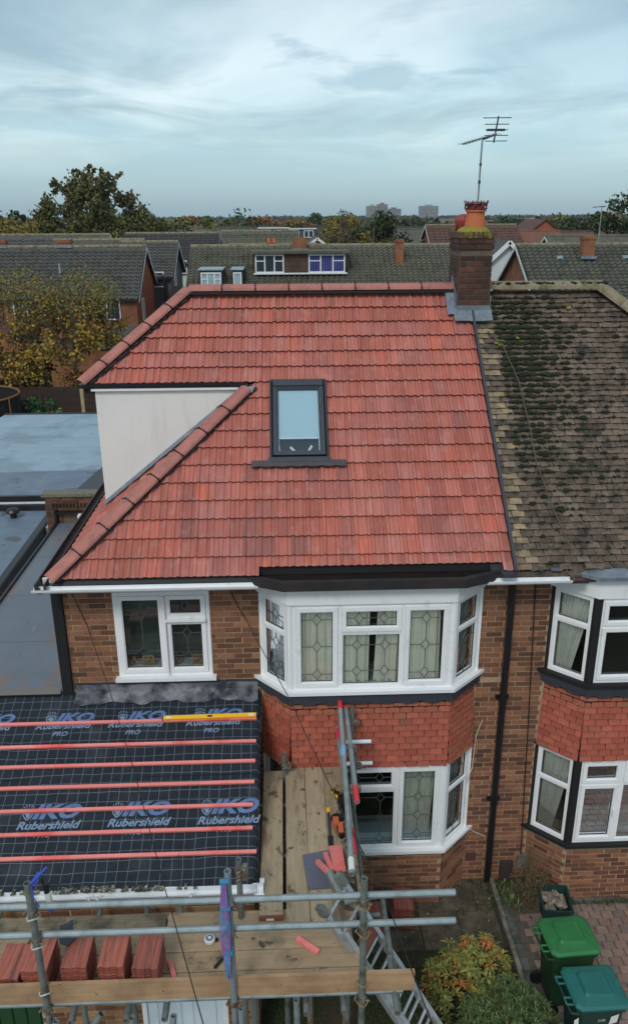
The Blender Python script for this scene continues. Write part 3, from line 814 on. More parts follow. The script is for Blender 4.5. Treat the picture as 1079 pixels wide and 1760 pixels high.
# net curtain, and little framed ornaments standing on the inner sill
shf = MB(); shf.bx(wl + .06, wl + ww - .06, .09, .30, 3.60, 3.68); shf.build('inner_sill', M_['door_white'], wn)
bl = MB(); bl.bx(wl + .06, wl + ww - .06, .33, .34, 3.68, 4.76); bl.build('net_curtain', pm('net_grey', (.10, .12, .105), .9, vv=.3, vs=(1.5, 1, 9)), wn)
orn = MB()
for x in (.17, .36, .70, 1.00):
    cx_ = wl + x; z = 3.68
    if x in (.36, 1.0):
        ring(orn, Vector((cx_ - .07, .10, 0)), X, -Y_, 0, .15, z, z + .15, .018, -.02, 0)
    orn.tube((cx_ - .05, .14, z + .02), (cx_ + .02, .14, z + .12), .012, 5); orn.tube((cx_ + .06, .14, z + .02), (cx_ - .02, .15, z + .11), .014, 5); orn.tube((cx_ + .0, .14, z), (cx_ + .1, .14, z + .05), .012, 5)
orn.build('sill_ornaments', M_['wood_toy'], wn)
# black board strip down the left corner
cb = MB(); cb.bx(W0 - .13, W0 - .002, -.05, .10, 3.30, 4.99); cb.build('corner_board', M_['black_matt'], house)

# gutter, fascia, soffit along the front
def gutter(parent, x0, x1, y, z, mat, r=.062, nm='gutter'):
    mb = MB(); n = 7; pr = []
    for i in range(n + 1):
        t = math.pi * (i / n); pr.append((-math.cos(t) * r, -math.sin(t) * r * 1.0))
    pin = [(a * .86, b * .86) for a, b in pr[::-1]]
    poly = [Vector((x0, y + a, z + b)) for a, b in pr + pin]
    mb.prism(poly[::-1], (x1 - x0, 0, 0)); return mb.build(nm, mat, parent)
gutter(house, -3.02, -.36, -.455, 5.085, M_['white_old'])
gutter(house, 2.40, 3.42, -.455, 5.075, M_['white_old'])
fb = MB(); fb.bx(-2.95, -.45, -.268, -.235, 4.985, 5.13); fb.bx(2.50, PARTY, -.268, -.235, 4.985, 5.13); fb.build('fascia', M_['white_old'], house)
fb = MB(); fb.bx(-2.95, -.45, -.235, 0.0, 4.985, 5.0); fb.bx(2.50, PARTY, -.235, 0.0, 4.985, 5.0); fb.build('soffit', M_['white_old'], house)
fb = MB(); fb.bx(-2.85, -.42, -.36, -.268, 5.13, 5.165); fb.build('eave_felt', M_['black'], house); fb = MB(); fb.bx(2.50, 3.42, -.36, -.268, 5.13, 5.15); fb.build('eave_felt', M_['black'], house)
# downpipe
dp = MB(); dp.tube((2.83, -.075, .02), (2.83, -.075, 5.03), .045, 12); pipe = dp.build('downpipe', M_['black'], house, smooth=False)
for z in (3.12, 1.45, 4.95):
    c = MB(); c.tube((2.83, -.075, z), (2.83, -.075, z + .08), .056, 12); c.bx(2.74, 2.92, -.05, -.008, z + .02, z + .06); c.build('bracket', M_['black'], pipe)
ab = MB(); ab.bx(2.50, 2.66, -.012, .02, .36, .50); ab.build('air_brick', pm('airbrick', (.09, .035, .03), .8), wall)

# ---------- red roof
roof = MB()
# front slope deck (polygon), lower + upper parts, rear and side decks as closed slabs
ux0 = lambda y: -2.793 + (y - EY) * HX            # hip line x at depth y (lower)
UVR = 11 * .257; UY = EY + UVR * CO; UZ = EZ + UVR * SI
UXL = -2.70
RXL = -1.35
def P3(x, y, dz=0.0): return Vector((x, y, EZ + (y - EY) * TAN + dz))
VX0, VX1 = 2.72, 2.67
fl_ = [P3(-2.793, EY), P3(VX0, EY), P3(VX1, RY), P3(ux0(RY) if ux0(RY) < VX1 else VX1, RY)]
th = Vector((0, 0, -.10))
YB = -.27                             # the slope is cut back behind the bay roof
r_ = MB(); r_.prism([P3(ux0(YB), YB, -.075), P3(VX0, YB, -.075), P3(VX1, UY, -.075), P3(ux0(UY), UY, -.075)], th)
r_.prism([P3(-2.793, EY, -.075), P3(-.44, EY, -.075), P3(-.44, YB, -.075), P3(ux0(YB), YB, -.075)], th)
r_.prism([P3(2.46, EY, -.075), P3(VX0, EY, -.075), P3(VX0, YB, -.075), P3(2.46, YB, -.075)], th)
r_.prism([P3(UXL + .02, UY + .03, -.075), P3(VX1, UY + .03, -.075), P3(VX1, RY, -.075), P3(RXL, RY, -.075)], th)
BYr = 2 * RY - EY
def R3(x, y, dz=0.0): return Vector((x, y, RZ - (y - RY) * TAN + dz))
r_.prism([R3(RXL, RY, -.03), R3(VX1, RY, -.03), R3(VX1, BYr, -.03), R3(-2.793, BYr, -.03)], th)
roofp = r_.build('roof', M_['black_clip'], house)
# side slope (left), lower: eave x=-2.793, from front corner back
SS = (UZ - EZ) / (ux0(UY) + 2.793)                # rise per metre across
sd = MB(); zs = lambda x: EZ + (x + 2.793) * SS
sd.prism([Vector((-2.793, EY, EZ - .07)), Vector((ux0(UY), UY, zs(ux0(UY)) - .07)), Vector((ux0(UY), 4.0, zs(ux0(UY)) - .07)), Vector((-2.793, 6.0, EZ - .07))][::-1], (0, 0, -.1))
# upper side slope
s2 = (RZ - UZ) / (RXL - UXL)
sd.prism([Vector((UXL, UY, UZ - .03)), Vector((RXL, RY, RZ - .03)), Vector((RXL, RY + .05, RZ - .03)), Vector((UXL, 4.0, UZ - .03))][::-1], (0, 0, -.1))
sd.build('side_roof_deck', M_['black_clip'], roofp)
PR = [(0, .020), (.17, .021), (.24, .005), (.50, .001), (.56, .013), (.74, .014), (.80, .001), (1.0, .002)]
hip_n = Vector((-1, HX * CO)); hip_n = (-1.0, HX * CO)     # keep x >= -2.793 + v*CO*HX  ->  -x + v*CO*HX <= 2.793
def clip_lower(r):
    pl = [((1, (VX0 - VX1) / VR, 0), VX0)]
    if r < 11: pl.append(((-1, HX * CO, 0), 2.793))
    else:
        k = (RXL - UXL) / (VR - UVR)                        # x >= UXL + (v-UVR)*k
        pl.append(((-1, k, 0), -UXL + UVR * k)); pl.append(((0, 1, 0), VR - .03))
    return pl
WX0, WX1 = -.205, .555
rt = Budget(300)
tile_field('roof_tile', M_['red_tile'], roofp, RO, X, SV, SN, -2.90, 18, 30, .1965, .257, .06, PR, .033, .033, rt,
           clipf=clip_lower, hole=(WX0, WX1, 6, 11), jit=.002, skip=lambda r, c: r == 0 and 12.4 < c < 27.3)
tile_field('roof_tile', M_['red_tile'], roofp, RO, X, SV, SN, -2.90, 1, 30, .1965, .257, .06, PR, .033, .033, Budget(0),
           clipf=lambda r: [((0, -1, 0), -.115)], jit=.002, skip=lambda r, c: not (12.4 < c < 27.3))
# side slope tiles, seen edge-on
SU = Vector((0, -1, 0)); SVs = Vector((1, 0, SS)).normalized(); SNs = SU.cross(SVs)
SO = Vector((-2.793, EY, EZ))
hp = Vector((2.33, 1.95, 0))
def clip_side(r):
    # local u = -(y-EY), v along slope; hip: x+2.793 = (y-EY)*HX -> v*cosS = -u*HX ; keep y side: y-EY >= (x+2.793)/HX -> u <= -v*c/HX
    c = SVs.x
    return [((1, c / HX, 0), 0.0), ((-1, 0, 0), 4.0), ((0, 1, 0), (ux0(UY) + 2.793) / c)]
tile_field('side_roof_tile', M_['red_tile'], roofp, SO, SU, SVs, SNs, -4.2, 12, 22, .1965, .257, .06, PR, .033, .033, Budget(0), clipf=clip_side)

# ridge and hip tiles
def ridge_run(a, b, name, mat, parent, r=.125, n=None, gap=.012, collar=True, sag=.62, w2=None, flat=False):
    a = Vector(a); b = Vector(b); d = b - a; ln = d.length; n = n or round(ln / .45); t = d.normalized()
    s = t.cross(Z3).normalized(); upv = s.cross(t)
    for i in range(n):
        mb = MB(); l0, l1 = ln * i / n + gap / 2, ln * (i + 1) / n - gap / 2; k = 8
        m = []
        for l in (l0, l1):
            for rr in (1., .87):
                for j in range(k + 1):
                    an = math.pi * (j / k)
                    m.append(a + t * l + s * (math.cos(an) * r * rr) + upv * ((math.sin(an) * r * sag - .02) * rr))
        mb.v = [tuple(q) for q in m]; K = k + 1
        for j in range(k):
            mb.f += [(j, j + 1, 2 * K + j + 1, 2 * K + j), (K + j + 1, K + j, 3 * K + j, 3 * K + j + 1), (j, K + j, K + j + 1, j + 1), (2 * K + j + 1, 3 * K + j + 1, 3 * K + j, 2 * K + j)]
        mb.f += [(0, 2 * K, 3 * K, K), (k, K + k, 3 * K + k, 2 * K + k)]
        tile = mb.build(name, mat, parent)
        if collar and i < n - 1:
            cb_ = MB(); pts = []
            for j in range(k + 1):
                an = math.pi * (j / k); pts.append(a + t * (l1 + gap / 2) + s * (math.cos(an) * r * 1.03) + upv * (math.sin(an) * r * sag * 1.05 - .018))
            cb_.path(pts, .009, 5)
            cb_.tube(pts[k // 2], pts[k // 2] + upv * .02, .011, 5); cb_.tube(pts[1], pts[1] + s * .03, .012, 5); cb_.tube(pts[k - 1], pts[k - 1] - s * .03, .012, 5)
            cb_.build('union_clip', M_['black_clip'], tile)
rz = lambda x, y, z: Vector((x, y, z))
ridge_run((RXL, RY, RZ + .03), (2.47, RY, RZ + .03), 'ridge_tile', M_['ridge_red'], roofp, r=.115, sag=.72)
ridge_run((UXL - .04, UY - .035, UZ + .02), (RXL - .02, RY - .02, RZ + .03), 'hip_tile', M_['ridge_red'], roofp, r=.112)
ridge_run((-2.83, EY - .03, EZ + .02), (ux0(1.57), 1.57, EZ + (1.57 - EY) * TAN + .03), 'hip_tile', M_['ridge_red'], roofp, r=.112)
# dark dry-hip roll showing beside the hips
for a, b in (((-2.83, EY - .02, EZ), (ux0(1.60), 1.60, EZ + (1.60 - EY) * TAN)), ((UXL, UY, UZ), (RXL, RY, RZ))):
    mb = MB(); a = Vector(a); b = Vector(b); pts = [a + (b - a) * (i / 40) + Vector((.10 + random.uniform(-.012, .012), -.03, .004)) for i in range(41)]; mb.path(pts, .020, 5); mb.build('hip_roll', M_['black_clip'], roofp)
mb = MB(); mb.bx(RXL, 2.45, RY - .135, RY + .135, RZ - .035, RZ - .005); mb.build('ridge_roll', M_['black_clip'], roofp)
# verge strip against the old roof
mb = MB()
mb.hexa([on_slope(VX0 + .005, -.02, .0), on_slope(VX0 + .04, -.02, .0), on_slope(VX1 + .04, VR * .90, 0), on_slope(VX1 + .005, VR * .90, 0),
         on_slope(VX0 + .005, -.02, .055), on_slope(VX0 + .04, -.02, .055), on_slope(VX1 + .04, VR * .90, .055), on_slope(VX1 + .005, VR * .90, .055)])
mb.build('bonding_gutter', M_['lead_dark'], roofp)
# lead flaps on the lower hip and under the dormer corner
mb = MB(); c = on_slope(ux0(1.57) + .01, (1.59 - EY) / CO, .035)
mb.quad(c, c + Vector((.11, -.01, .02)), c + Vector((.07, -.09, -.06)), c + Vector((-.02, -.07, -.04))); mb.build('lead_saddle', M_['lead'], roofp)
mb = MB()
for (t0, t1, off) in ((.10, .24, .30), (.30, .42, .22)):
    q = []
    for t, o in ((t0, off), (t1, off - .02), (t1, off + .10), (t0, off + .12)):
        y = EY + t * 2.0 + o; x = -2.793 + t * 2.0 * HX - .0 ; q.append(Vector((x - .02, y, zs(x - .02) + .035)))
    mb.quad(*q)
mb.build('lead_patch', M_['lead'], roofp)
# ---------- side dormer wall (white render) below the upper eave
DY = UY + .02; DXL = -2.56
mb = MB(); zt_ = UZ - .085
zl = zs(DXL) - .05
xr = -2.793 + (zt_ - EZ) / SS
dorm = mb.prism([Vector((DXL, DY, zl)), Vector((xr, DY, zt_)), Vector((DXL, DY, zt_))], (0, .25, 0)).build('dormer_wall', M_['render'], house)
mb = MB(); mb.bx(DXL, DXL + .25, DY + .25, 4.0, zl, zt_); mb.build('dormer_side_wall', M_['render'], house)
mb = MB(); mb.bx(UXL + .10, xr + .12, DY - .05, DY - .002, zt_ - .012, zt_ + .02); mb.build('dormer_fascia', M_['white'], dorm)
mb = MB(); mb.bx(UXL - .0, ux0(UY) - .12, UY - .045, UY + .0, UZ - .05, UZ + .005); mb.prism([Vector((UXL - .06, UY - .03, UZ - .06)), Vector((UXL - .06, UY + .3, UZ - .06)), Vector((UXL + .1, UY - .03, UZ - .06))], (0, 0, .05)); mb.build('upper_eave_tray', M_['black'], roofp)
mb = MB(); mb.bx(ux0(UY) - .22, ux0(UY) - .16, UY - .05, UY + .01, UZ - .22, UZ - .05); mb.build('eave_stop', M_['black'], roofp)
# lead soaker along the foot of the render
mb = MB(); a = Vector((DXL, DY - .005, zs(DXL) + .02)); b = Vector((xr, DY - .005, zs(xr) + .02)); n = 14
for i in range(n):
    p = a + (b - a) * (i / n); q = a + (b - a) * ((i + 1) / n)
    o = Vector((-.0, -.10 + random.uniform(-.012, .012), .012)); mb.hexa([p + o, q + o, q, p, p + o + Z3 * .012, q + o + Z3 * .012, q + Z3 * .06, p + Z3 * .06])
mb.build('lead_soaker', M_['lead'], dorm)
# side gutter, brown
mb = MB(); pr = [(-.07, .05), (-.065, -.03), (-.03, -.065), (.02, -.065), (.05, -.03), (.055, .05), (.043, .05), (.038, -.02), (.01, -.05), (-.02, -.05), (-.05, -.02), (-.056, .05)]
mb.prism([Vector((-2.915 + a, -.50, 5.10 + b)) for a, b in pr][::-1], (0, 6.4, 0)); sg = mb.build('side_gutter', M_['brown_gutter'], house)
mb = MB(); mb.tube((-2.80, -.40, 5.13), (-2.80, -.37, 5.20), .035, 8); mb.build('gutter_bracket', M_['steel'], sg)

# ---------- rooflight
rw_v0, rw_v1 = 6 * .257 + .05, 11 * .257 - .005
def rbox(mb, x0, x1, v0, v1, w0, w1): return mb.obx(RO, X, SV, SN, x0, x1, v0, v1, w0, w1)
mb = MB(); rbox(mb, WX0, WX0 + .028, rw_v0, rw_v1, -.05, .055); rbox(mb, WX1 - .028, WX1, rw_v0, rw_v1, -.05, .055); rbox(mb, WX0 + .028, WX1 - .028, rw_v1 - .03, rw_v1, -.05, .06); rbox(mb, WX0 + .028, WX1 - .028, rw_v0, rw_v0 + .02, -.05, .055)
rl = mb.build('rooflight', M_['frame_edge'], house)
mb = MB(); a0, a1, v0, v1 = WX0 + .045, WX1 - .045, rw_v0 + .03, rw_v1 - .03
rbox(mb, a0, a0 + .05, v0, v1 - .10, .0, .085); rbox(mb, a1 - .05, a1, v0, v1 - .10, .0, .085); rbox(mb, a0 + .05, a1 - .05, v0, v0 + .05, .0, .083); rbox(mb, a0, a1, v1 - .10, v1, .0, .10); rbox(mb, a0 + .05, a1 - .05, v1 - .125, v1 - .10, 0, .08)
mb.build('sash', M_['frame_grey'], rl)
mb = MB(); gx0, gx1, gv0, gv1 = a0 + .05, a1 - .05, v0 + .05, v1 - .125
for (x0, x1, y0, y1) in ((gx0, gx0 + .018, gv0, gv1), (gx1 - .018, gx1, gv0, gv1), (gx0 + .018, gx1 - .018, gv0, gv0 + .018), (gx0 + .018, gx1 - .018, gv1 - .018, gv1)): rbox(mb, x0, x1, y0, y1, .0, .070)
mb.build('glazing_bead', M_['frame_grey'], rl)
mb = MB(); rbox(mb, gx0, gx1, gv0, gv1, .045, .052); mb.build('pane', glass_mat('rooflight_glass', (.9, .95, .97), .04), rl)
bvb = gv0 + (gv1 - gv0) * .235
mb = MB(); rbox(mb, gx0 + .02, gx1 - .02, bvb, gv1 - .01, .030, .034); mb.build('blind', M_['blind'], rl)
mb = MB(); rbox(mb, gx0 + .02, gx1 - .02, bvb - .018, bvb, .025, .040); rbox(mb, gx0 + .02, gx0 + .03, gv0, bvb, .025, .03); rbox(mb, gx1 - .03, gx1 - .02, gv0, bvb, .025, .03); mb.build('blind_bar', M_['white'], rl)
mb = MB(); rbox(mb, gx0 - .02, gx1 + .02, gv0 - .02, gv1, -.028, -.026); mb.build('dark_room_sheet', M_['dark_void'], rl)  # near-black sheet painted as the unlit room behind the glass
mb = MB()
for (x0, v, x1, v2) in ((.0, .03, -.02, .15), (.20, .04, .14, .12), (.36, .03, .42, .14)):
    mb.obx(RO + X * (gx0 + .05 + x0) + SV * (gv0 + v) , (X * (x1 - x0) + SV * (v2 - v)).normalized(), SN.cross((X * (x1 - x0) + SV * (v2 - v)).normalized()), SN, 0, .11, 0, .03, -.02, .0)
mb.build('things_on_cill', M_['curtain_grey'], rl)
# apron flashing with pleats
mb = MB(); n = 90
rbox(mb, WX0 - .02, WX1 + .02, rw_v0 - .055, rw_v0 + .01, .02, .058)
mb.build('apron_top', M_['frame_grey'], rl)
mb = MB()
for i in range(n):
    xa = -.44 + i * (.79 + .42) / n; xb = xa + (.79 + .42) / n
    lo = 6 * .257 - .070 + .005 * math.sin(xa * 32); mb.obx(RO, X, SV, SN, xa, xb, lo, rw_v0 - .03, .028, .050 + (.007 if i % 2 else 0))
mb.build('pleated_apron', pm('pleated_lead', (.060, .052, .062), .55, vv=.4, vs=(90, 5, 5)), rl)

# ---------- chimney
CX0, CX1, CY0, CY1 = 2.475, 2.925, 2.50, 3.20
mb = MB(); mb.bx(CX0, CX1, CY0, CY1, 7.3, 8.93); ch = mb.build('chimney', pm('dark_mortar', (.13, .095, .07), .95, vv=.3, vs=20), house)
M_['brick_chim'] = pm('brick_chimney', (.1, .04, .03), .9, rnd=.2, vv=.25, vs=30, stops=[(0, (.050, .026, .021)), (.5, (.075, .034, .025)), (1, (.115, .045, .031))], bump=.003, bs=120, col2=(.035, .028, .022), ns=4, fac=(.5, .72))
cbud = Budget(300)
for z0, z1, ex in ((7.55, 8.74, 0), (8.74, 8.90, .012)):
    for O, U, ln in ((Vector((CX0 - ex, CY0 - ex, 0)), X, CX1 - CX0 + 2 * ex), (Vector((CX0 - ex, CY1 + ex, 0)), -Y_, CY1 - CY0 + 2 * ex), (Vector((CX1 + ex, CY0 - ex, 0)), Y_, CY1 - CY0 + 2 * ex)):
        brick_field(ch, O, U, ln, z0, z1, M_['brick_chim'], cbud, [], None, 0.0, 8.90 - 40 * BH)
mb = MB(); mb.bx(CX0 - .03, CX1 + .03, CY0 - .03, CY1 + .03, 8.905, 8.985); mb.build('chimney_cap', pm('cap_brick', (.11, .065, .04), .95, vv=.5, vs=25, bump=.005, bs=40), ch)
mb = MB(); pr = [(.235, 0), (.225, .02), (.19, .05), (.14, .07)]
mb.lathe((2.70, 2.78, 8.985), pr, 14); fla = mb.build('flaunching', M_['lichen'], ch)
dr = MB()
for i in range(16):
    x = 2.50 + random.random() * .38; l = random.uniform(.02, .09); dr.bx(x, x + random.uniform(.008, .022), CY0 - .042, CY0 - .031, 8.985 - l, 8.99)
dr.build('lichen_streaks', M_['lichen'], ch)
mb = MB(); pr = [(.150, 0), (.147, .04), (.128, .16), (.125, .205), (.145, .21), (.145, .23)]
mb.lathe((2.72, 2.78, 9.04), pr, 20); pot = mb.build('chimney_pot', M_['pot'], ch, smooth=False)
mb = MB(); mb.lathe((2.72, 2.78, 9.27), [(.145, 0), (.15, .02), (.12, .025), (.12, .075), (.155, .08), (.15, .10), (.10, .11)], 18)
for i in range(9):
    t = 2 * math.pi * i / 9; mb.tube((2.72 + .15 * math.cos(t), 2.78 + .15 * math.sin(t), 9.285), (2.72 + .15 * math.cos(t + .35), 2.78 + .15 * math.sin(t + .35), 9.355), .012, 5)
    mb.tube((2.72 + .16 * math.cos(t), 2.78 + .16 * math.sin(t), 9.36), (2.72 + .17 * math.cos(t), 2.78 + .17 * math.sin(t), 9.395), .008, 5)
mb.build('pot_cowl', M_['cowl'], ch)
mb = MB(); mb.lathe((2.61, 3.06, 8.98), [(.11, 0), (.11, .10), (.13, .14), (.12, .18), (.08, .22), (.03, .24)], 16); mb.build('second_pot', pm('red_pot', (.28, .04, .035), .6), ch, smooth=True)
# lead flashings around the chimney foot
mb = MB()
def lead_sheet(mb, x0, x1, v0, v1, w, up=.0):
    n = 5
    for i in range(n):
        a = x0 + (x1 - x0) * i / n; b = x0 + (x1 - x0) * (i + 1) / n
        mb.obx(RO, X, SV, SN, a, b, v0 + random.uniform(-.008, .008), v1, w, w + .006 + random.uniform(0, .004))
vch = (CY0 - EY) / CO
lead_sheet(mb, 2.42, 2.96, vch - .17, vch + .10, .045); lead_sheet(mb, 2.33, 2.47, vch - .05, VR - .03, .052)
mb.bx(CX0 - .012, CX1 + .012, CY0 - .022, CY0 - .012, 7.80, 8.00); mb.bx(CX0 - .022, CX0 - .012, CY0 - .01, CY1, 7.85, 8.10); mb.bx(CX1 + .012, CX1 + .022, CY0 - .01, CY1, 7.85, 8.12)
for i in range(4): mb.bx(CX0 - .024, CX0 - .012, CY0 + .02 + .1 * i, CY0 + .12 + .1 * i, 8.05 + .07 * i, 8.16 + .075 * i)
mb.build('lead_flashing', M_['lead'], ch)

# ---------- the neighbour's half
nb = thing('semi_detached_house', 'brick semi-detached house with old brown mossy plain tiled roof beside the red roof', 'house', (6.0, 2.8, 0), 'the pair of semi-detached houses')
NX1 = 8.55
n0x, n1x = 3.37, 3.37 + 2.84 + .02
nf0, nf1 = 3.81, 5.86
wb = MB(); On = Vector((PARTY, 0, 0))
slab_holes(wb, On, X, NX1 - PARTY, -.1, 5.02, .26, [(n0x - PARTY + .08, n1x - PARTY - .06, .10, 4.85), (6.75 - PARTY, 7.95 - PARTY, 3.55, 4.80)])
wb.bx(NX1 - .26, NX1, .26, 5.7, -.1, 5.05); wb.bx(PARTY, NX1 - .26, 5.44, 5.7, -.1, 5.05); wb.bx(PARTY + .001, PARTY + .1, .26, 5.44, -.1, 5.05)
nwall = wb.build('wall', M_['mortar'], nb)
nbud = Budget(300); nst = MB()
brick_field(nwall, On, X, n0x - PARTY, -.05, 5.0, M_['brick'], nbud, [], nst, (PARTY - W0) % BW + .03, ZB)
bay(nb, n0x, n1x, nf0, nf1, BP, 'b', nwall, nbud, nst, Budget(300))
brick_field(nwall, Vector((n1x, 0, 0)), X, NX1 - n1x, -.05, 5.0, M_['brick'], Budget(0), [(6.75 - n1x, 7.95 - n1x, 3.5, 4.8)], nst, .1, ZB)
nst.build('bricks_laid', M_['brick'], nwall, kind='stuff')
wn = window_unit(nb, Vector((6.75, -.012, 0)), X, 1.2, 3.58, 4.80, [(.05, .58, 3.63, 4.75, True, None), (.62, 1.15, 3.63, 4.75, True, None)])
tb = MB(); tb.bx(6.75 + .58, 6.75 + .62, -.075, -.012, 3.63, 4.75); tb.build('mullion', M_['white'], wn)
gutter(nb, 3.42, 3.62, -.455, 5.073, M_['brown_gutter'], nm='gutter_joint')
gutter(nb, n1x + .1, NX1 + .1, -.455, 5.075, M_['white_old'])
fb = MB(); fb.bx(PARTY, n0x + .1, -.268, -.235, 4.985, 5.13); fb.bx(n1x, NX1 + .1, -.268, -.235, 4.985, 5.13); fb.build('fascia', M_['white_old'], nb)
fb = MB(); fb.bx(PARTY, n0x + .1, -.235, 0.0, 4.985, 5.0); fb.bx(n1x, NX1 + .1, -.235, 0.0, 4.985, 5.0); fb.build('soffit', M_['white_old'], nb)
NRX = 4.64; NEX = NRX + (RY - EY) * HX
r_ = MB(); r_.prism([P3(VX0 + .045, EY, -.075), P3(NEX, EY, -.075), P3(NRX, RY, -.075), P3(VX1 + .045, RY, -.075)], th)
r_.prism([R3(VX1 + .045, RY, -.03), R3(NRX, RY, -.03), R3(NEX, BYr, -.03), R3(VX1 + .045, BYr, -.03)], th)
r_.prism([Vector((NEX, EY, EZ - .03)), Vector((NEX, BYr, EZ - .03)), Vector((NRX, RY, RZ - .03))], th)
nroof = r_.build('roof', M_['old_tile'], nb)
NT = Budget(300)
GN, WN = .0905, .160
rowsN = int(VR / GN)
def clipN(r):
    return [((-1, -(VX0 - VX1) / VR, 0), -(VX0 + .045)), ((1, HX * CO, 0), NEX), ((0, 1, 0), VR - .02), ((0, -1, 0), .0)]
def matN(r, c):
    if c <= (2 if r % 2 else 1) and r < rowsN - 3:
        return M_['buff_tile'] if random.random() < (.75 if r % 2 == 0 else .35) else M_['old_tile']
    return M_['old_tile']
def skipN(r, c):                       # slates slipped away at the eave over the party wall
    return r == 0 and c in (3, 5)
# two passes so that the nearest visible tiles are the single parts
tile_field('plain_tile', M_['old_tile'], nroof, RO, X, SV, SN, VX1 - .02, rowsN, 40, WN, GN, .05, [(0, -.002), (.5, .004), (1, -.002)], .024, .022, NT,
           clipf=clipN, stagger=.5, jit=.009, gapf=.955, matf=matN, skip=skipN)
ridge_run((CX1 + .02, RY, RZ + .02), (NRX, RY, RZ + .02), 'ridge_tile', M_['old_ridge'], nroof, r=.135, collar=False, gap=.004, sag=.8)
ridge_run((NRX - .03, RY - .02, RZ + .02), (NEX, EY, EZ + .02), 'hip_tile', M_['old_ridge'], nroof, r=.13, collar=False, gap=.004, sag=.8)
# moss cushions on the old roof
def moss_blob(mb, c, r, rn):
    n0 = len(mb.v); k = 7
    for ring_, (fr, h) in enumerate(((1., 0), (.75, .45), (.35, .75))):
        for i in range(k):
            t = 2 * math.pi * (i + .3 * ring_) / k; q = r * fr * rn.uniform(.7, 1.25)
            mb.v.append(tuple(c + X * (math.cos(t) * q * 1.25) + SV * (math.sin(t) * q * .8) + SN * (h * r * .55)))
    for a in range(2):
        for i in range(k):
            j = (i + 1) % k; mb.f.append((n0 + a * k + i, n0 + a * k + j, n0 + (a + 1) * k + j, n0 + (a + 1) * k + i))
    mb.f.append(tuple(n0 + 2 * k + i for i in range(k)))
mb = MB(); rn = random.Random(5)
for i in range(2200):
    # denser in the upper left and down a diagonal drift
    if i < 1300: x = 3.0 + abs(rn.gauss(0, .48)); v = VR * rn.betavariate(4.0, 1.9)
    elif i < 1700: x = 3.1 + rn.random() * 2.4; v = VR * rn.betavariate(2, 3.2)
    else: x = 3.0 + rn.random() * 5; v = rn.random() * VR
    if x + v * CO * HX > NEX - .2 or v > VR - .1: continue
    v = round(v / GN) * GN + rn.uniform(-.012, .006)
    moss_blob(mb, on_slope(x, v, .016), rn.choice([.010, .012, .014, .018, .024, .032, .042] if i < 1300 else [.008, .010, .012, .015, .018, .024]) * rn.uniform(.7, 1.2), rn)
for i in range(160):
    x = rn.uniform(2.98, 4.75); s_ = rn.choice([-1, -1, 1]); moss_blob(mb, Vector((x, RY - .06 + rn.uniform(-.05, .05), RZ + .08)) , rn.uniform(.01, .035), rn)
mb.build('moss', M_['moss'], nroof, kind='stuff')
mb = MB()
for x, v in ((2.98, 3.43), (3.04, 3.46), (3.28, 3.52), (4.10, 4.05), (3.02, 3.40), (2.93, 2.55)): moss_blob(mb, on_slope(x, v, .014), .034, rn)
mb.build('lichen_patches', M_['lichen'], nroof, kind='stuff')
# leaf litter lying on paving, drive and flat roofs
lit = []
for i in range(420):
    lit.append((rn.uniform(.2, 2.8), -abs(rn.gauss(0, .6)) - .05, .032)); 
for i in range(160): lit.append((rn.uniform(2.95, 6.0), rn.uniform(-3.5, -.5), .018))
for i in range(40): lit.append((rn.uniform(-4.5, -2.9), rn.uniform(.1, 6), 3.39))
LIT = lit
# slipped slates and debris at the party eave
mb = MB()
for i, (x, a) in enumerate(((2.95, .2), (3.18, -.3), (3.3, .5), (3.08, 1.0))):
    c = Vector((x, -.40, 5.155)); U = Vector((math.cos(a), math.sin(a), .1)).normalized(); V = Z3.cross(U); mb.obx(c, U, V, Z3, 0, .13, 0, .08, 0, .012)
mb.build('loose_slates', M_['slate'], nroof)
# vent bricks and covers at the wall foot
mb = MB(); mb.bx(3.02, 3.20, -.06, -.012, .02, .36); mb.build('meter_cover', pm('cover_brown', (.05, .03, .028), .7), nwall)
mb = MB(); mb.bx(3.26, 3.62, -.05, -.012, .24, .46); mb.build('grey_block', pm('grey_block', (.16, .145, .13), .9, vv=.3, vs=20), nwall)

# ================================================================== FRONT EXTENSION under re-roofing
EA = rad(20.0); EX0, EX1 = -4.62, -.41
XT = 3.362; XV = Vector((0, -math.cos(EA), -math.sin(EA))); XN = Vector((0, -math.sin(EA), math.cos(EA)))   # XV runs DOWN the slope
XO = Vector((0, 0, XT)); XL = 2.60
ext = thing('front_extension', 'single storey front extension with black roofing underlay, before its tiles are laid', 'extension', (-2.5, -1.2, 0))
mb = MB(); mb.obx(XO, X, XV, XN, EX0, EX1, 0, XL - .02, -.16, -.035); deckx = mb.build('roof_deck', M_['timber'], ext)
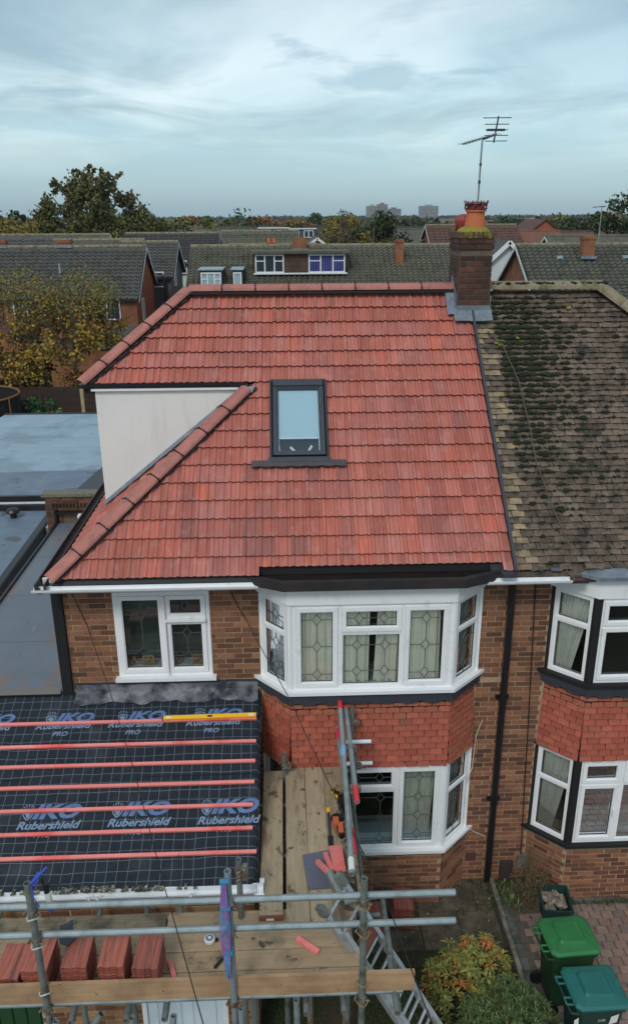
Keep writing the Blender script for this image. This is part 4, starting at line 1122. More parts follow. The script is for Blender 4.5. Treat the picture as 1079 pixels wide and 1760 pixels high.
# underlay: sags a little between the battens
BS = (.493, .828, 1.106, 1.388, 1.681, 1.967, 2.246)
def mem_h(u, v):
    e = [0.05] + list(BS) + [2.56]; sag = 0.0
    for a, b in zip(e[:-1], e[1:]):
        if a < v < b: sag = math.sin(math.pi * (v - a) / (b - a)) * (.012 + .006 * math.sin(u * 2.3 + a * 9))
    return .006 + .0025 * math.sin(u * 7 + v * 3) + .002 * math.sin(u * 17 - v * 9) - sag
mem = MB(); nu, nv = 110, 104
for j in range(nv + 1):
    for i in range(nu + 1):
        u = EX0 + (EX1 + .03 - EX0) * i / nu; v = XL * j / nv
        h = mem_h(u, v) - .006
        if i == nu: h -= .05
        if i >= nu - 1 and j > nv - 4: h -= .01
        mem.v.append(tuple(XO + X * u + XV * v + XN * (.006 + h)))
for j in range(nv):
    for i in range(nu):
        k = j * (nu + 1) + i; mem.f.append((k, k + nu + 1, k + nu + 2, k + 1))
def underlay_mat():
    m = pm('underlay', (.012, .018, .028), .72, vv=.25, vs=3, col2=(.045, .05, .06), ns=2.2, fac=(.56, .8), spec=.3)
    t = m.node_tree; b = t.nodes['Principled BSDF']; lk = t.links.new
    geo = t.nodes.new('ShaderNodeNewGeometry'); nz = t.nodes.new('ShaderNodeTexNoise'); nz.inputs['Scale'].default_value = 1.6
    lk(geo.outputs['Position'], nz.inputs[0])
    sp = t.nodes.new('ShaderNodeSeparateXYZ'); lk(geo.outputs['Position'], sp.inputs[0])
    def line(src, per, amt, wdt, slope=0.0):
        a = t.nodes.new('ShaderNodeMath'); a.operation = 'MULTIPLY_ADD'; a.inputs[1].default_value = amt; lk(nz.outputs[0], a.inputs[0]); lk(src, a.inputs[2])
        d = t.nodes.new('ShaderNodeMath'); d.operation = 'DIVIDE'; d.inputs[1].default_value = per; lk(a.outputs[0], d.inputs[0])
        f = t.nodes.new('ShaderNodeMath'); f.operation = 'FRACT'; lk(d.outputs[0], f.inputs[0])
        c = t.nodes.new('ShaderNodeMath'); c.operation = 'LESS_THAN'; c.inputs[1].default_value = wdt; lk(f.outputs[0], c.inputs[0]); return c.outputs[0]
    l1 = line(sp.outputs[0], .118, .05, .045); l2 = line(sp.outputs[1], .112, .05, .05)
    mxm = t.nodes.new('ShaderNodeMath'); mxm.operation = 'MAXIMUM'; lk(l1, mxm.inputs[0]); lk(l2, mxm.inputs[1])
    sc = t.nodes.new('ShaderNodeMath'); sc.operation = 'MULTIPLY'; sc.inputs[1].default_value = .42; lk(mxm.outputs[0], sc.inputs[0])
    mx = t.nodes.new('ShaderNodeMix'); mx.data_type = 'RGBA'; mx.inputs[7].default_value = (.30, .34, .37, 1)
    lk(sc.outputs[0], mx.inputs[0]); lk(b.inputs['Base Color'].links[0].from_socket, mx.inputs[6]); lk(mx.outputs[2], b.inputs['Base Color'])
    return m
under = mem.build('underlay', underlay_mat(), ext, smooth=True)
# lap line of the upper sheet
mb = MB(); mb.obx(XO, X, XV, XN, EX0, EX1 + .02, 1.252, 1.262, -.008, -.002); mb.build('lap_edge', M_['black'], under)
# printed lettering, flat on the sheet
def lettering(txt, x0, x1, v0, v1, mat, shear=.35, off=.012, lift=.0165, nm='printed_lettering'):
    cu = bpy.data.curves.new('lettering', 'FONT'); cu.body = txt; cu.size = 1; cu.shear = shear; cu.offset = off; cu.resolution_u = 3
    cu.extrude = 0
    tmp = bpy.data.objects.new('tmp', cu); COL.objects.link(tmp)
    dg = bpy.context.evaluated_depsgraph_get(); dg.update(); me = bpy.data.meshes.new_from_object(tmp.evaluated_get(dg))
    bpy.data.objects.remove(tmp)
    bmm = bmesh.new(); bmm.from_mesh(me); bmesh.ops.triangulate(bmm, faces=bmm.faces); bmesh.ops.subdivide_edges(bmm, edges=[e for e in bmm.edges if e.calc_length() > .15], cuts=2); bmm.to_mesh(me); bmm.free()
    xs = [v.co.x for v in me.vertices]; ys = [v.co.y for v in me.vertices]
    ax, bx_, ay, by = min(xs), max(xs), min(ys), max(ys)
    for v in me.vertices:
        u = x0 + (v.co.x - ax) / (bx_ - ax) * (x1 - x0); s = v1 + (v.co.y - ay) / (by - ay) * (v0 - v1)
        v.co = XO + X * u + XV * s + XN * (mem_h(u, s) + .004)
    me.materials.clear(); me.materials.append(mat); me.name = nm
    return put(nm, me, under)
def emblem(u, s, sc):
    mb = MB(); P = lambda a, b: XO + X * (u + a * sc) + XV * (s - b * sc) + XN * (mem_h(u + a * sc, s - b * sc) + .004)
    out_ = [(-.5, .35), (-.25, .45), (0, .5), (.25, .45), (.5, .35), (.45, -.1), (.25, -.4), (0, -.6), (-.25, -.4), (-.45, -.1)]
    k = len(out_); inn = [(a * .78, b * .78) for a, b in out_]
    mb.v = [tuple(P(a, b)) for a, b in out_ + inn]; mb.f = [(i, (i + 1) % k, k + (i + 1) % k, k + i) for i in range(k)]
    mb.quad(P(-.12, -.35), P(.12, -.35), P(.30, .1), P(.0, .3)); mb.quad(P(-.3, .0), P(-.08, -.2), P(.02, .1), P(-.15, .32))
    for i in range(5):
        t = math.pi * (.15 + .7 * i / 4); mb.quad(P(.3 * math.cos(t), .42 + .1 * math.sin(t)), P(.5 * math.cos(t) + .05, .5 + .42 * math.sin(t)), P(.5 * math.cos(t) - .08, .5 + .42 * math.sin(t)))
    mb.build('printed_emblem', M_['print_pale'], under)
for cxm in (-3.80, -2.80, -1.90, -.92):
    s0 = .315
    lettering('IKO', cxm - .17, cxm + .31, s0, s0 + .155, M_['print_blue'], shear=.3, off=.045)
    emblem(cxm - .235, s0 + .10, .13)
    lettering('Rubershield', cxm - .40, cxm + .30, s0 + .168, s0 + .245, M_['print_pale'], shear=.3, off=.022)
    lettering('PRO', cxm - .17, cxm + .02, s0 + .285, s0 + .350, M_['print_pale'], shear=.3, off=.018)
for cxm in (-3.88, -2.80, -1.78, -.76):
    s0 = 1.585
    lettering('IKO', cxm - .17, cxm + .38, s0, s0 + .185, M_['print_blue'], shear=.3, off=.045)
    emblem(cxm - .225, s0 + .12, .13)
    lettering('Rubershield', cxm - .32, cxm + .40, s0 + .208, s0 + .308, M_['print_pale'], shear=.3, off=.028)
    lettering('PRO', cxm - .10, cxm + .10, s0 + .350, s0 + .410, M_['print_pale'], shear=.3, off=.018)
# roofing battens
for k, s0 in enumerate(BS):
    cuts = [EX0, (-.6 - .55 * ((k * 37) % 5)), EX1 - .005 - .01 * (k % 3)]
    xe = (-.43, -.43, -.435, -.44, -.45, -.45, -.40)[k]
    brk = (-2.2, -1.45, -1.9, -1.10, -2.6, -1.7, -1.25)[k]
    for a, b in ((EX0, brk - .002), (brk + .002, xe)):
        mb = MB(); mb.obx(XO, X, XV, XN, a, b, s0 - .020, s0 + .020, .012, .040); mb.build('roofing_batten', M_['pink'], ext)
# walls
GY = -2.40
mb = MB(); O = Vector((EX0, GY, 0))
holes = [(-3.9 - EX0, -2.90 - EX0, -.1, 2.05), (-1.76 - EX0, -.78 - EX0, -.1, 2.03)]
slab_holes(mb, O, X, EX1 - .02 - EX0, -.1, 2.38, .22, holes)
mb.bx(EX1 - .24, EX1 - .02, GY + .22, -.002, -.1, 2.38); mb.bx(EX0, EX0 + .22, GY + .22, 5.6, -.1, 2.38)
mb.prism([Vector((EX1 - .23, GY + .23, 2.38)), Vector((EX1 - .23, -.01, 2.38)), Vector((EX1 - .23, -.01, 3.22))], (.20, 0, 0))
ew = mb.build('wall', M_['mortar_pale'], ext); eb = Budget(300)
brick_field(ew, O, X, EX1 - .02 - EX0, -.05, 2.38, M_['brick_yellow'], eb, holes, None, .05, ZB)
brick_field(ew, Vector((EX1 - .02, GY, 0)), Y_, -GY, -.05, 2.38, M_['brick'], eb, [], None, .05, ZB)
mb = MB(); mb.bx(-1.74, -.80, GY + .03, GY + .09, 0, 2.0); dr_ = mb.build('door', M_['door_white'], ext)
for x0, x1, z0, z1 in ((-1.62, -1.32, .15, .85), (-1.22, -.92, .15, .85), (-1.62, -1.32, 1.0, 1.85), (-1.22, -.92, 1.0, 1.85)):
    f = MB(); ring(f, Vector((0, GY + .03, 0)), X, -Y_, x0, x1, z0, z1, .035, 0, .012); f.build('door_panel', M_['door_white'], dr_)
f = MB(); ring(f, Vector((0, GY, 0)), X, -Y_, -1.76, -.78, -.05, 2.03, .05, -.06, .004); f.build('door_frame', M_['white'], dr_)
mb = MB(); mb.bx(-3.88, -2.92, GY + .05, GY + .10, 0, 2.03); gd = mb.build('garage_door', M_['green_door'], ext)
for i in range(6):
    f = MB(); f.bx(-3.86 + i * .158, -3.86 + i * .158 + .13, GY + .032, GY + .05, .05, 2.0); f.build('door_board', M_['green_door'], gd)
# gutter of the extension: white box gutter with grime along its back
GZ = XT - XL * math.sin(EA)
gy = -XL * math.cos(EA)
gutter(ext, EX0, -.335, gy - .045, GZ - .01, M_['white_old'], r=.060)
mb = MB()
rn = random.Random(3); x = EX0
while x < -.75:
    w = rn.uniform(.015, .06)
    if rn.random() < .8 * (1 if x < -1.4 else .35): mb.bx(x, x + w, gy - .025 - rn.uniform(0, .02), gy + .022 + rn.uniform(-.01, .02), GZ - .008, GZ + rn.uniform(.004, .025))
    x += w * .8
mb.build('gutter_debris', pm('gutter_debris', (.07, .07, .05), 1., rnd=.7, vv=.4, vs=30, col2=(.25, .25, .2), ns=40, fac=(.5, .55)), ext, kind='stuff')
mb = MB(); mb.bx(EX0, -.36, gy - .012, gy + .02, GZ - .10, GZ + .004); mb.build('fascia', M_['white_old'], ext)
for x in (-2.78, -2.17, -2.08, -1.10, -.42):
    mb = MB(); mb.bx(x, x + .03, gy - .118, gy - .100, GZ - .085, GZ + .03); mb.build('gutter_bracket', M_['white'], ext)
mb = MB(); mb.tube((-.38, gy - .05, GZ - .02), (-.32, gy - .05, GZ - .02), .068, 12); mb.tube((-.31, gy - .12, GZ - .03), (-.40, gy - .12, GZ - .03), .022, 8); mb.tube((-.36, gy + .03, GZ + .02), (-.31, gy + .03, GZ + .02), .03, 8); mb.build('gutter_stop_end', M_['white'], ext)
# lead apron over the abutment
mb = MB(); n = 60
for i in range(n):
    xa = -2.78 + i * (2.36 / n); xb = xa + 2.36 / n
    e0 = .20 + .022 * math.sin(xa * 9) + .012 * math.sin(xa * 23 + 1) + random.uniform(-.004, .004); e1 = .20 + .022 * math.sin(xb * 9) + .012 * math.sin(xb * 23 + 1)
    k0 = .028 + .014 * math.sin(xa * 17); k1 = .028 + .014 * math.sin(xb * 17)
    A = lambda x, s_, h: XO + X * x + XV * s_ + XN * h
    mb.quad(A(xa, .015, .03), A(xb, .015, .03), A(xb, e1, k1), A(xa, e0, k0))
    mb.quad(A(xa, .015, .03), A(xa, .015, .03) + Z3 * .10, A(xb, .015, .03) + Z3 * .10, A(xb, .015, .03))
    mb.quad(A(xa, e0, k0), A(xb, e1, k1), A(xb, e1, .012), A(xa, e0, .012))
mb.build('lead_apron', M_['lead_apron'], ext)
mb = MB(); mb.bx(-2.80, -.40, -.018, -.012, XT + .06, XT + .15); mb.build('black_cover_strip', M_['lead_dark'], ext)
mb = MB(); mb.prism([Vector((EX0, -.07, 3.36)), Vector((-2.98, -.07, 3.36)), Vector((-2.98, -.01, 3.42)), Vector((EX0, -.01, 3.42))], (0, 0, .03)); mb.build('roof_upstand', M_['black'], ext)

# ---------- side flat roof between the houses, and the neighbour's flat roofs
sf = thing('flat_roof_extension', 'narrow side extension with grey blue membrane flat roof against the left wall', 'extension', (-3.7, 3, 0), 'flat roofed extensions left of the house')
mb = MB(); mb.bx(EX0, W0 - .004, .0, 6.25, 3.30, 3.385); mb.build('roof_membrane', M_['grp_roof'], sf)
mb = MB(); mb.bx(EX0 + .01, EX0 + .2, .05, 6.25, -.1, 3.30); mb.build('side_wall', M_['brick_face'], sf)
mb = MB(); mb.bx(EX0 - .04, EX0 - .002, .0, 6.25, 3.24, 3.43); mb.bx(W0 - .12, W0 - .01, .11, 6.2, 3.385, 3.42); mb.build('edge_trim', M_['black'], sf)
for y in (1.35, 2.9, 4.5): MB().bx(EX0 + .02, W0 - .13, y, y + .07, 3.3855, 3.3885).build('membrane_lap', M_['grp_roof'], sf)
# brick parapet with coping and vent
par = thing('parapet_wall', 'short brick parapet with mossy coping behind the side flat roof', 'wall', (-3.9, 6.4, 0))
PO = Vector((-4.86, 6.30, 0))
mb = MB(); mb.bx(-4.86, -2.90, 6.30, 6.52, 0, 3.93); pw = mb.build('wall_core', pm('sooty_mortar', (.15, .11, .075), .95), par)
M_['brick_sooty'] = pm('brick_sooty', (.1, .05, .03), .95, rnd=.25, vv=.35, vs=9, stops=[(0, (.06, .035, .022)), (.5, (.10, .045, .028)), (1, (.17, .07, .035))])
brick_field(pw, PO, X, 1.96, 2.6, 3.93, M_['brick_sooty'], Budget(300), [(.35, 1.1, 3.38, 3.52)], None, 0, 0)
mb = MB(); mb.bx(-4.92, -2.90, 6.26, 6.56, 3.93, 3.99); mb.build('coping', M_['coping'], par)
mb = MB()
for i in range(22): mb.bx(-4.72 + i * .07, -4.69 + i * .07, 6.275, 6.295, 3.70, 3.78)
mb.build('air_grille', M_['black_matt'], par)
mb = MB(); mb.tube((-4.15, 6.28, 3.56), (-4.15, 6.16, 3.54), .065, 12); mb.tube((-4.15, 6.16, 3.54), (-4.15, 6.14, 3.54), .05, 12); mb.build('flue_outlet', M_['white_old'], par)
mb = MB(); mb.bx(-4.62, -3.5, 6.18, 6.292, 3.60, 3.63); mb.tube((-4.66, 6.25, 2.6), (-4.66, 6.25, 3.66), .035, 8); mb.build('pipework', M_['black'], par)
re = thing('flat_roof_extension', 'charcoal felt flat roof behind the brick parapet, partly hidden by white dormer', 'extension', (-3.6, 8, 0), 'flat roofed extensions left of the house')
mb = MB(); mb.prism([Vector((-4.80, 6.52, 3.46)), Vector((-2.4, 6.52, 3.46)), Vector((-2.4, 11.9, 3.46)), Vector((-4.28, 11.9, 3.46)), Vector((-4.42, 9.5, 3.46))], (0, 0, .10)); mb.build('felt_roof', M_['char_roof'], re)
mb = MB(); mb.bx(-4.2, -2.4, 6.6, 11.8, 0, 3.46); mb.build('walls', M_['brick_face'], re)
pier = thing('chimney_stub', 'small stone capped brick pier beyond the charcoal roof', 'pier', (-4.3, 11.9, 0))
mb = MB(); mb.bx(-4.42, -3.6, 11.92, 12.3, 0, 3.80); mb.build('pier_body', M_['concrete'], pier)
mb = MB(); mb.bx(-4.48, -3.55, 11.88, 12.34, 3.80, 3.90); mb.build('pier_cap', M_['coping'], pier)
for x in (-3.9,): MB().bx(x, x + .06, 6.6, 9.4, 3.5605, 3.564).build('felt_lap', M_['char_roof'], re)
# neighbour on the left: upper pale flat roof
nl = thing('flat_roof_extension', 'large pale blue flat roof of the left neighbour, reaching back to the garden', 'extension', (-7, 12, 0), 'flat roofed extensions left of the house')
mb = MB(); pr_ = [Vector((-9.5, 8.35, 3.10)), Vector((-4.90, 8.35, 3.10)), Vector((-4.60, 11.0, 3.10)), Vector((-4.4, 16.6, 3.10)), Vector((-9.0, 16.6, 3.10)), Vector((-9.3, 12.5, 3.1))]
mb.prism(pr_, (0, 0, .14)); mb.build('roof_felt', M_['sky_tinted_roof'], nl)
mb = MB(); mb.quad((-9.45, 8.40, 3.246), (-4.93, 8.40, 3.246), (-4.70, 10.35, 3.246), (-9.2, 10.15, 3.246)); mb.build('newer_felt_strip', M_['mid_roof'], nl)
for y in (11.4, 12.5, 13.6, 14.8, 15.8): MB().bx(-8.9, -4.75, y, y + .06, 3.2405, 3.245).build('felt_lap', M_['sky_tinted_roof'], nl)
mb = MB(); mb.bx(-9.4, -5.0, 8.5, 16.5, 0, 3.10); mb.build('walls', M_['brick_face'], nl)
mb = MB(); mb.bx(-9.5, -4.86, 8.29, 8.348, 2.96, 3.13); mb.build('fascia', M_['white_old'], nl)
mb = MB(); mb.bx(-9.5, -4.86, 8.31, 8.40, 3.14, 3.265); mb.bx(-9.0, -4.4, 16.56, 16.64, 3.20, 3.27); mb.build('edge_trim', M_['black'], nl)
ll = thing('flat_roof_garage', 'blue grey felt garage roof of the left neighbour, with dark edge and gutter', 'garage', (-6.5, 4, 0), 'flat roofed extensions left of the house')
mb = MB(); mb.prism([Vector((-9.5, -3.0, 2.88)), Vector((-5.02, -3.0, 2.88)), Vector((-5.20, 8.20, 2.88)), Vector((-9.5, 8.20, 2.88))], (0, 0, .10)); mb.build('roof_felt', M_['mid_roof'], ll)
mb = MB(); mb.bx(-9.4, -5.4, -2.9, 8.1, 0, 2.88); mb.build('walls', M_['brick_face'], ll)
mb = MB(); O = Vector((-5.02, -3.0, 0)); U = (Vector((-5.20, 8.20, 0)) - O).normalized(); Nn = U.cross(Z3)
mb.obx(O, U, Nn, Z3, 0, 11.2, -.12, .012, 2.985, 3.04); mb.obx(O, U, Nn, Z3, 0, 11.2, .012, .03, 2.74, 3.03); mb.bx(-9.5, -5.2, 8.12, 8.26, 2.985, 3.10); mb.build('edge_trim', M_['black'], ll)
mb = MB(); mb.obx(O, U, Nn, Z3, 0, 10.6, .04, .17, 2.78, 2.84); mb.obx(O, U, Nn, Z3, 10.0, 10.9, .04, .10, 2.60, 3.0); mb.build('gutter', M_['alu'], ll)
mb = MB(); mb.obx(O, U, Nn, Z3, 0, 10.6, .18, .23, 2.70, 2.80); mb.build('gutter_lip', M_['black'], ll)
vt = thing('roof_vent', 'small round black cowl vent on the garage roof at the left edge', 'vent', (-6.02, 7.7, 2.98))
lpart('vent_pipe', MB().tube((0, 0, 0), (0, 0, .12), .07, 12), M_['black'], vt); lpart('vent_cap', MB().lathe((0, 0, .12), [(.14, 0), (.15, .03), (.12, .08), (.04, .11)], 14), M_['black'], vt)

# ================================================================== SCAFFOLD
sc = thing('scaffold', 'galvanised tube scaffold with timber boards wrapped round the front extension', 'scaffold', (-.8, -3.1, 0))
SY = -3.734
TR = .031
def tube_part(name, p, q, mat='steel', r=TR, parent=sc, hollow=True):
    return MB().tube(p, q, r, 12, hollow=hollow).build(name, M_[mat], parent)
def coupler(p, ax='x', parent=sc, m='coupler'):
    p = Vector(p); mb = MB()
    mb.tube(p + Vector((0, 0, -.03)), p + Vector((0, 0, .03)), TR + .010, 10)
    a = Vector((1, 0, 0)) if ax == 'x' else Vector((0, 1, 0)); o = Vector((0, .055, 0)) if ax == 'x' else Vector((.055, 0, 0))
    mb.tube(p + o - a * .028, p + o + a * .028, TR + .010, 10)
    mb.tube(p + Vector((.03, -.03, 0)) + a * .01, p + Vector((.065, -.05, .012)), .010, 6); mb.tube(p - a * .05 + o * .3, p - a * .07 - o * .5, .012, 6)
    return mb.build('coupler', M_[m], parent)
for x, z1, m in ((-2.275, 3.86, 'steel_dull'), (-.565, 3.92, 'steel'), (.617, 3.79, 'steel_dull')):
    tube_part('standard', (x, SY, 0), (x, SY, z1), m)
    bp = MB(); bp.bx(x - .08, x + .08, SY - .08, SY + .08, -.005, .012); bp.build('base_plate', M_['steel_dull'], sc)
    for z in (3.53, 3.205, 2.37, .5): coupler((x, SY, z))
# rear standards
for x, y, z1, m in ((-.545, -2.80, 3.16, 'steel_dull'), (-.09, -.62, 2.78, 'steel_dull'), (-.09, -2.6, 2.36, 'steel_dull'), (.775, -.56, 3.40, 'steel_dull'), (.745, -1.25, 3.20, 'steel_dull'), (.70, -2.95, 2.8, 'steel_dull'), (-2.275, -2.80, 2.42, 'steel_dull'), (.56, -2.60, 2.75, 'timber_old')):
    tube_part('standard', (x, y, 0), (x, y, z1), m)
# guard rails, ledgers
LY = SY + .062
for x1, z, m in ((1.44, 3.535, 'steel'), (1.46, 3.205, 'steel'), (1.00, 2.372, 'steel')):
    tube_part('ledger', (-3.6, LY, z), (x1, LY, z), m)
tube_part('ledger', (-3.6, -2.74, 2.30), (.9, -2.74, 2.30), 'steel_dull')
for x in (-3.1, -2.05, -1.55, -1.2, .1, .45, .95):
    tube_part('transom', (x, -3.83, 2.302), (x, -2.55, 2.302), 'steel_dull')
for x in (-.25, .75):
    tube_part('transom', (x, -3.0, 2.34), (x, -.5, 2.34), 'steel_dull')
tube_part('transom', (-.42, -1.05, 2.33), (.80, -1.05, 2.33), 'steel_dull'); tube_part('transom', (-.42, -1.9, 2.33), (.80, -1.9, 2.33), 'steel_dull')
tube_part('ledger', (-.18, -2.9, 2.20), (-.17, -.6, 2.20), 'steel_dull')
# raking tubes and loose uprights seen under the boards
for p, q, m in (((-2.19, -3.80, 2.30), (-2.36, -4.1, 1.2), 'steel'), ((-1.75, -3.86, 2.45), (-2.35, -3.95, 1.55), 'steel_dull'), ((-1.50, -3.80, 2.31), (-1.62, -4.02, 1.2), 'steel'), ((-1.12, -3.80, 2.31), (-1.24, -4.02, 1.2), 'steel'),
                ((-1.7, -3.0, 2.28), (-1.66, -3.0, 0), 'steel_dull'), ((-.50, -3.79, 2.36), (-.48, -3.85, 0), 'steel'), ((.01, -3.70, 2.33), (.03, -3.74, 0), 'steel'), ((.14, -3.3, 2.33), (.16, -3.3, 0), 'timber_old'), ((.52, -3.2, 2.3), (.55, -3.1, 0), 'steel_dull'), ((-.40, -3.5, 2.3), (-.40, -3.5, 0), 'steel')):
    tube_part('prop_tube', p, q, m)
tube_part('transom', (.93, -3.90, 2.36), (.93, -3.3, 2.36), 'steel_dull')
# deck boards along the front
DZ = 2.40
ys = [-3.655, -3.425, -3.195, -2.965]
for k, y in enumerate(ys):
    segs = [(-3.7, (.70, .66, .58, .5)[k])] if k != 3 else [(-3.7, -1.315), (-1.295, .52)]
    for a, b in segs:
        mb = MB(); nseg = 12; w = .224 if k != 3 else .25
        y0, y1 = y, y + w - .004
        mb.bx(a, b, y0, y1, DZ - .038, DZ + .001 * (k % 2) + (.003 if a < -2 and k == 3 else 0)); old = (k == 3 and a < -2)
        bd = mb.build('scaffold_board', M_['timber_old'] if old else M_['timber'], sc)
mb = MB(); mb.bx(-3.7, 1.105, -3.722, -3.684, 2.425, 2.652); mb.build('toe_board', M_['toe'], sc)
mb = MB(); mb.bx(-3.7, -.9, -3.68, -3.662, DZ + .002, DZ + .008); mb.build('blue_tarp_edge', M_['mid_roof'], sc)
# walkway boards beside the extension
WZ = 2.445
for x0, x1, y0, y1, end in ((-.355, -.115, -2.86, -.53, 1), (-.075, .165, -2.92, -.48, 0), (.172, .405, -2.96, -.48, 1), (.410, .640, -2.92, -.48, 0)):
    mb = MB(); mb.bx(x0, x1, y0, y1, WZ - .038, WZ + random.uniform(-.001, .002)); b = mb.build('scaffold_board', M_['timber_y'], sc)
    if end:
        e = MB(); e.bx(x0 - .004, x1 + .004, y0 - .004, y0 + .03, WZ - .040, WZ + .004); e.build('end_band', pm('rust_band', (.20, .06, .04), .7), b)
        e = MB(); e.bx(x0 + .07, x1 - .09, y0 - .007, y0 - .003, WZ - .032, WZ - .008); e.build('end_label', M_['paper'], b)
# edge plank standing beside the walkway
mb = MB(); mb.bx(.665, .700, -2.75, -.50, WZ - .03, WZ + .19); mb.build('toe_board', M_['timber_old'], sc)
# side guard tubes with painted ends, running back to the bay
def painted(p, q, caps, m='steel', r=.030):
    p = Vector(p); q = Vector(q); d = q - p
    t = MB().tube(p, q, r, 12, hollow=True).build('guard_tube', M_[m], sc)
    for a, b, mm in caps:
        MB().tube(p + d * a, p + d * b, r + .0018, 12).build('painted_band', M_[mm], t)
painted((.628, -.46, 3.42), (.555, -3.25, 3.36), [(0.001, .06, 'red_paint'), (.32, .38, 'blue_paint'), (.93, .985, 'paper')])
painted((.70, -.50, 3.36), (.69, -2.25, 3.36), [(.0, .02, 'red_paint'), (.86, .998, 'red_paint')])
painted((.60, -.44, 3.02), (.635, -2.62, 3.02), [(.02, .12, 'red_paint'), (.84, .998, 'red_paint')])
for p in ((.66, -.60, 3.33), (.68, -1.30, 3.33), (.66, -2.0, 3.33), (.775, -.56, 3.2), (.745, -1.25, 3.05), (.56, -2.60, 2.6), (-.09, -.62, 2.6), (-.545, -2.80, 2.95), (-.545, -2.80, 3.05)): coupler(p, 'y')
tube_part('guard_tube', (.70, -.66, 2.96), (1.01, -.66, 2.96), 'door_white', r=.026); tube_part('guard_tube', (.70, -.70, 2.66), (1.03, -.70, 2.66), 'door_white', r=.026)
tube_part('transom', (.50, -3.05, 2.82), (.86, -3.02, 2.86), 'steel_dull'); 
M_['tie'] = pm('cable_tie', (.55, .56, .5), .6)
for x, z in ((-2.275, 3.47), (-2.275, 3.14), (.617, 3.47), (.617, 3.15), (.617, 2.56), (-2.275, 2.58), (.617, 2.31)):
    mb = MB(); pts = [Vector((x + .046 * math.cos(t) * 1.2, SY + .02 + .06 * math.sin(t), z + .018 * math.sin(t * 2 + x))) for t in np.linspace(0, 2 * math.pi, 12)]; mb.path(pts, .007, 5); mb.build('wire_tie', M_['brass'] if x > 0 else M_['tie'], sc)

# ================================================================== LADDER
lad = thing('ladder', 'aluminium extension ladder leaning from the garden up to the scaffold deck', 'ladder', (1.75, -3.0, 0))
LT, LF = Vector((.36, -3.0, 2.90)), Vector((2.08, -3.52, 0.0))
ld = (LF - LT); ll_ = ld.length; ld = ld.normalized(); Wd = Vector((.62, .78, 0)); Wd = (Wd - ld * Wd.dot(ld)).normalized(); Ln = ld.cross(Wd)
for s_, l0, off in ((-.19, 0, 0), (.19, 0, 0), (-.165, .35, .05), (.165, .35, .05)):
    mb = MB(); mb.obx(LT, ld, Wd, Ln, l0, ll_, s_ - .013, s_ + .013, off - .038, off + .038)
    st_ = mb.build('stile', M_['alu'], lad)
    mb = MB(); mb.obx(LT, ld, Wd, Ln, l0, ll_, s_ - .024, s_ + .024, off + .036, off + .041); mb.build('stile_flange', M_['alu'], st_)
n = int(ll_ / .25)
for i in range(n):
    l = .14 + i * .25; mb = MB(); mb.tube(LT + ld * l - Wd * .19, LT + ld * l + Wd * .19, .017, 8); mb.build('rung', M_['alu'], lad)
    if l > .4:
        mb = MB(); mb.tube(LT + ld * (l + .1) - Wd * .16 + Ln * .05, LT + ld * (l + .1) + Wd * .16 + Ln * .05, .017, 8); mb.build('rung', M_['alu'], lad)
for s_ in (-.19, .19): MB().obx(LT, ld, Wd, Ln, -.02, .10, s_ - .03, s_ + .03, -.05, .05).build('end_cap', M_['steel_dull'], lad)
MB().obx(LT, ld, Wd, Ln, .62, .70, -.21, .21, -.045, .085).build('stay_clip', pm('rusty_clip', (.17, .06, .035), .8), lad)
for i in range(2):
    MB().tube(on_z(*((566, 1498), (580, 1500))[i], 2.70), on_z(*((588, 1545), (606, 1540))[i], 2.58), .046, 12, hollow=True).build('lashed_sleeve', M_['steel_dull'], lad)

# ================================================================== THINGS LYING ON THE DECK
def tile_stack(x, y, n, label, rz=0, z=DZ):
    t = thing('roof_tile_stack', label, 'tile stack', (x, y, z), 'stacks of roof tiles on the scaffold deck', rz)
    k = 10; prof = [(0, .0), (.08, .012), (.16, .014), (.24, .006), (.46, .0), (.54, .010), (.70, .010), (.78, .0), (1, .002)]
    v, f = tile_mesh(.235, .385, prof, .019, .0)
    me = bpy.data.meshes.new('roof_tile'); me.from_pydata(v, [], f); me.materials.append(M_['stack_tile']); me.update()
    for i in range(n):
        m = Matrix.Rotation(random.uniform(-.012, .012), 4, 'Z'); m.translation = (-.1175 + random.uniform(-.004, .004), -.19 + random.uniform(-.005, .005), .020 + i * .034)
        put('roof_tile', me, t, mw=m)
    return t
labs = ['stack of new red roof tiles cut off by the left edge of the photo', 'stack of red roof tiles beside the left scaffold pole, a black cloth on it', 'stack of red roof tiles, third from the left on the boards', 'stack of red roof tiles, second from the right end of the row', 'lowest stack of red roof tiles at the right end of the row']
for (fx, fy, n, lb, rz) in ((8, 1682, 8, labs[0], -.05), (57, 1668, 10, labs[1], -.02), (123, 1664, 11, labs[2], .02), (188, 1662, 11, labs[3], .0), (247, 1670, 10, labs[4], -.03)):
    p_ = on_z(fx, fy, DZ + .02 + n * .034); tile_stack(p_.x, max(p_.y, -3.66) + .20, n, lb, rz)
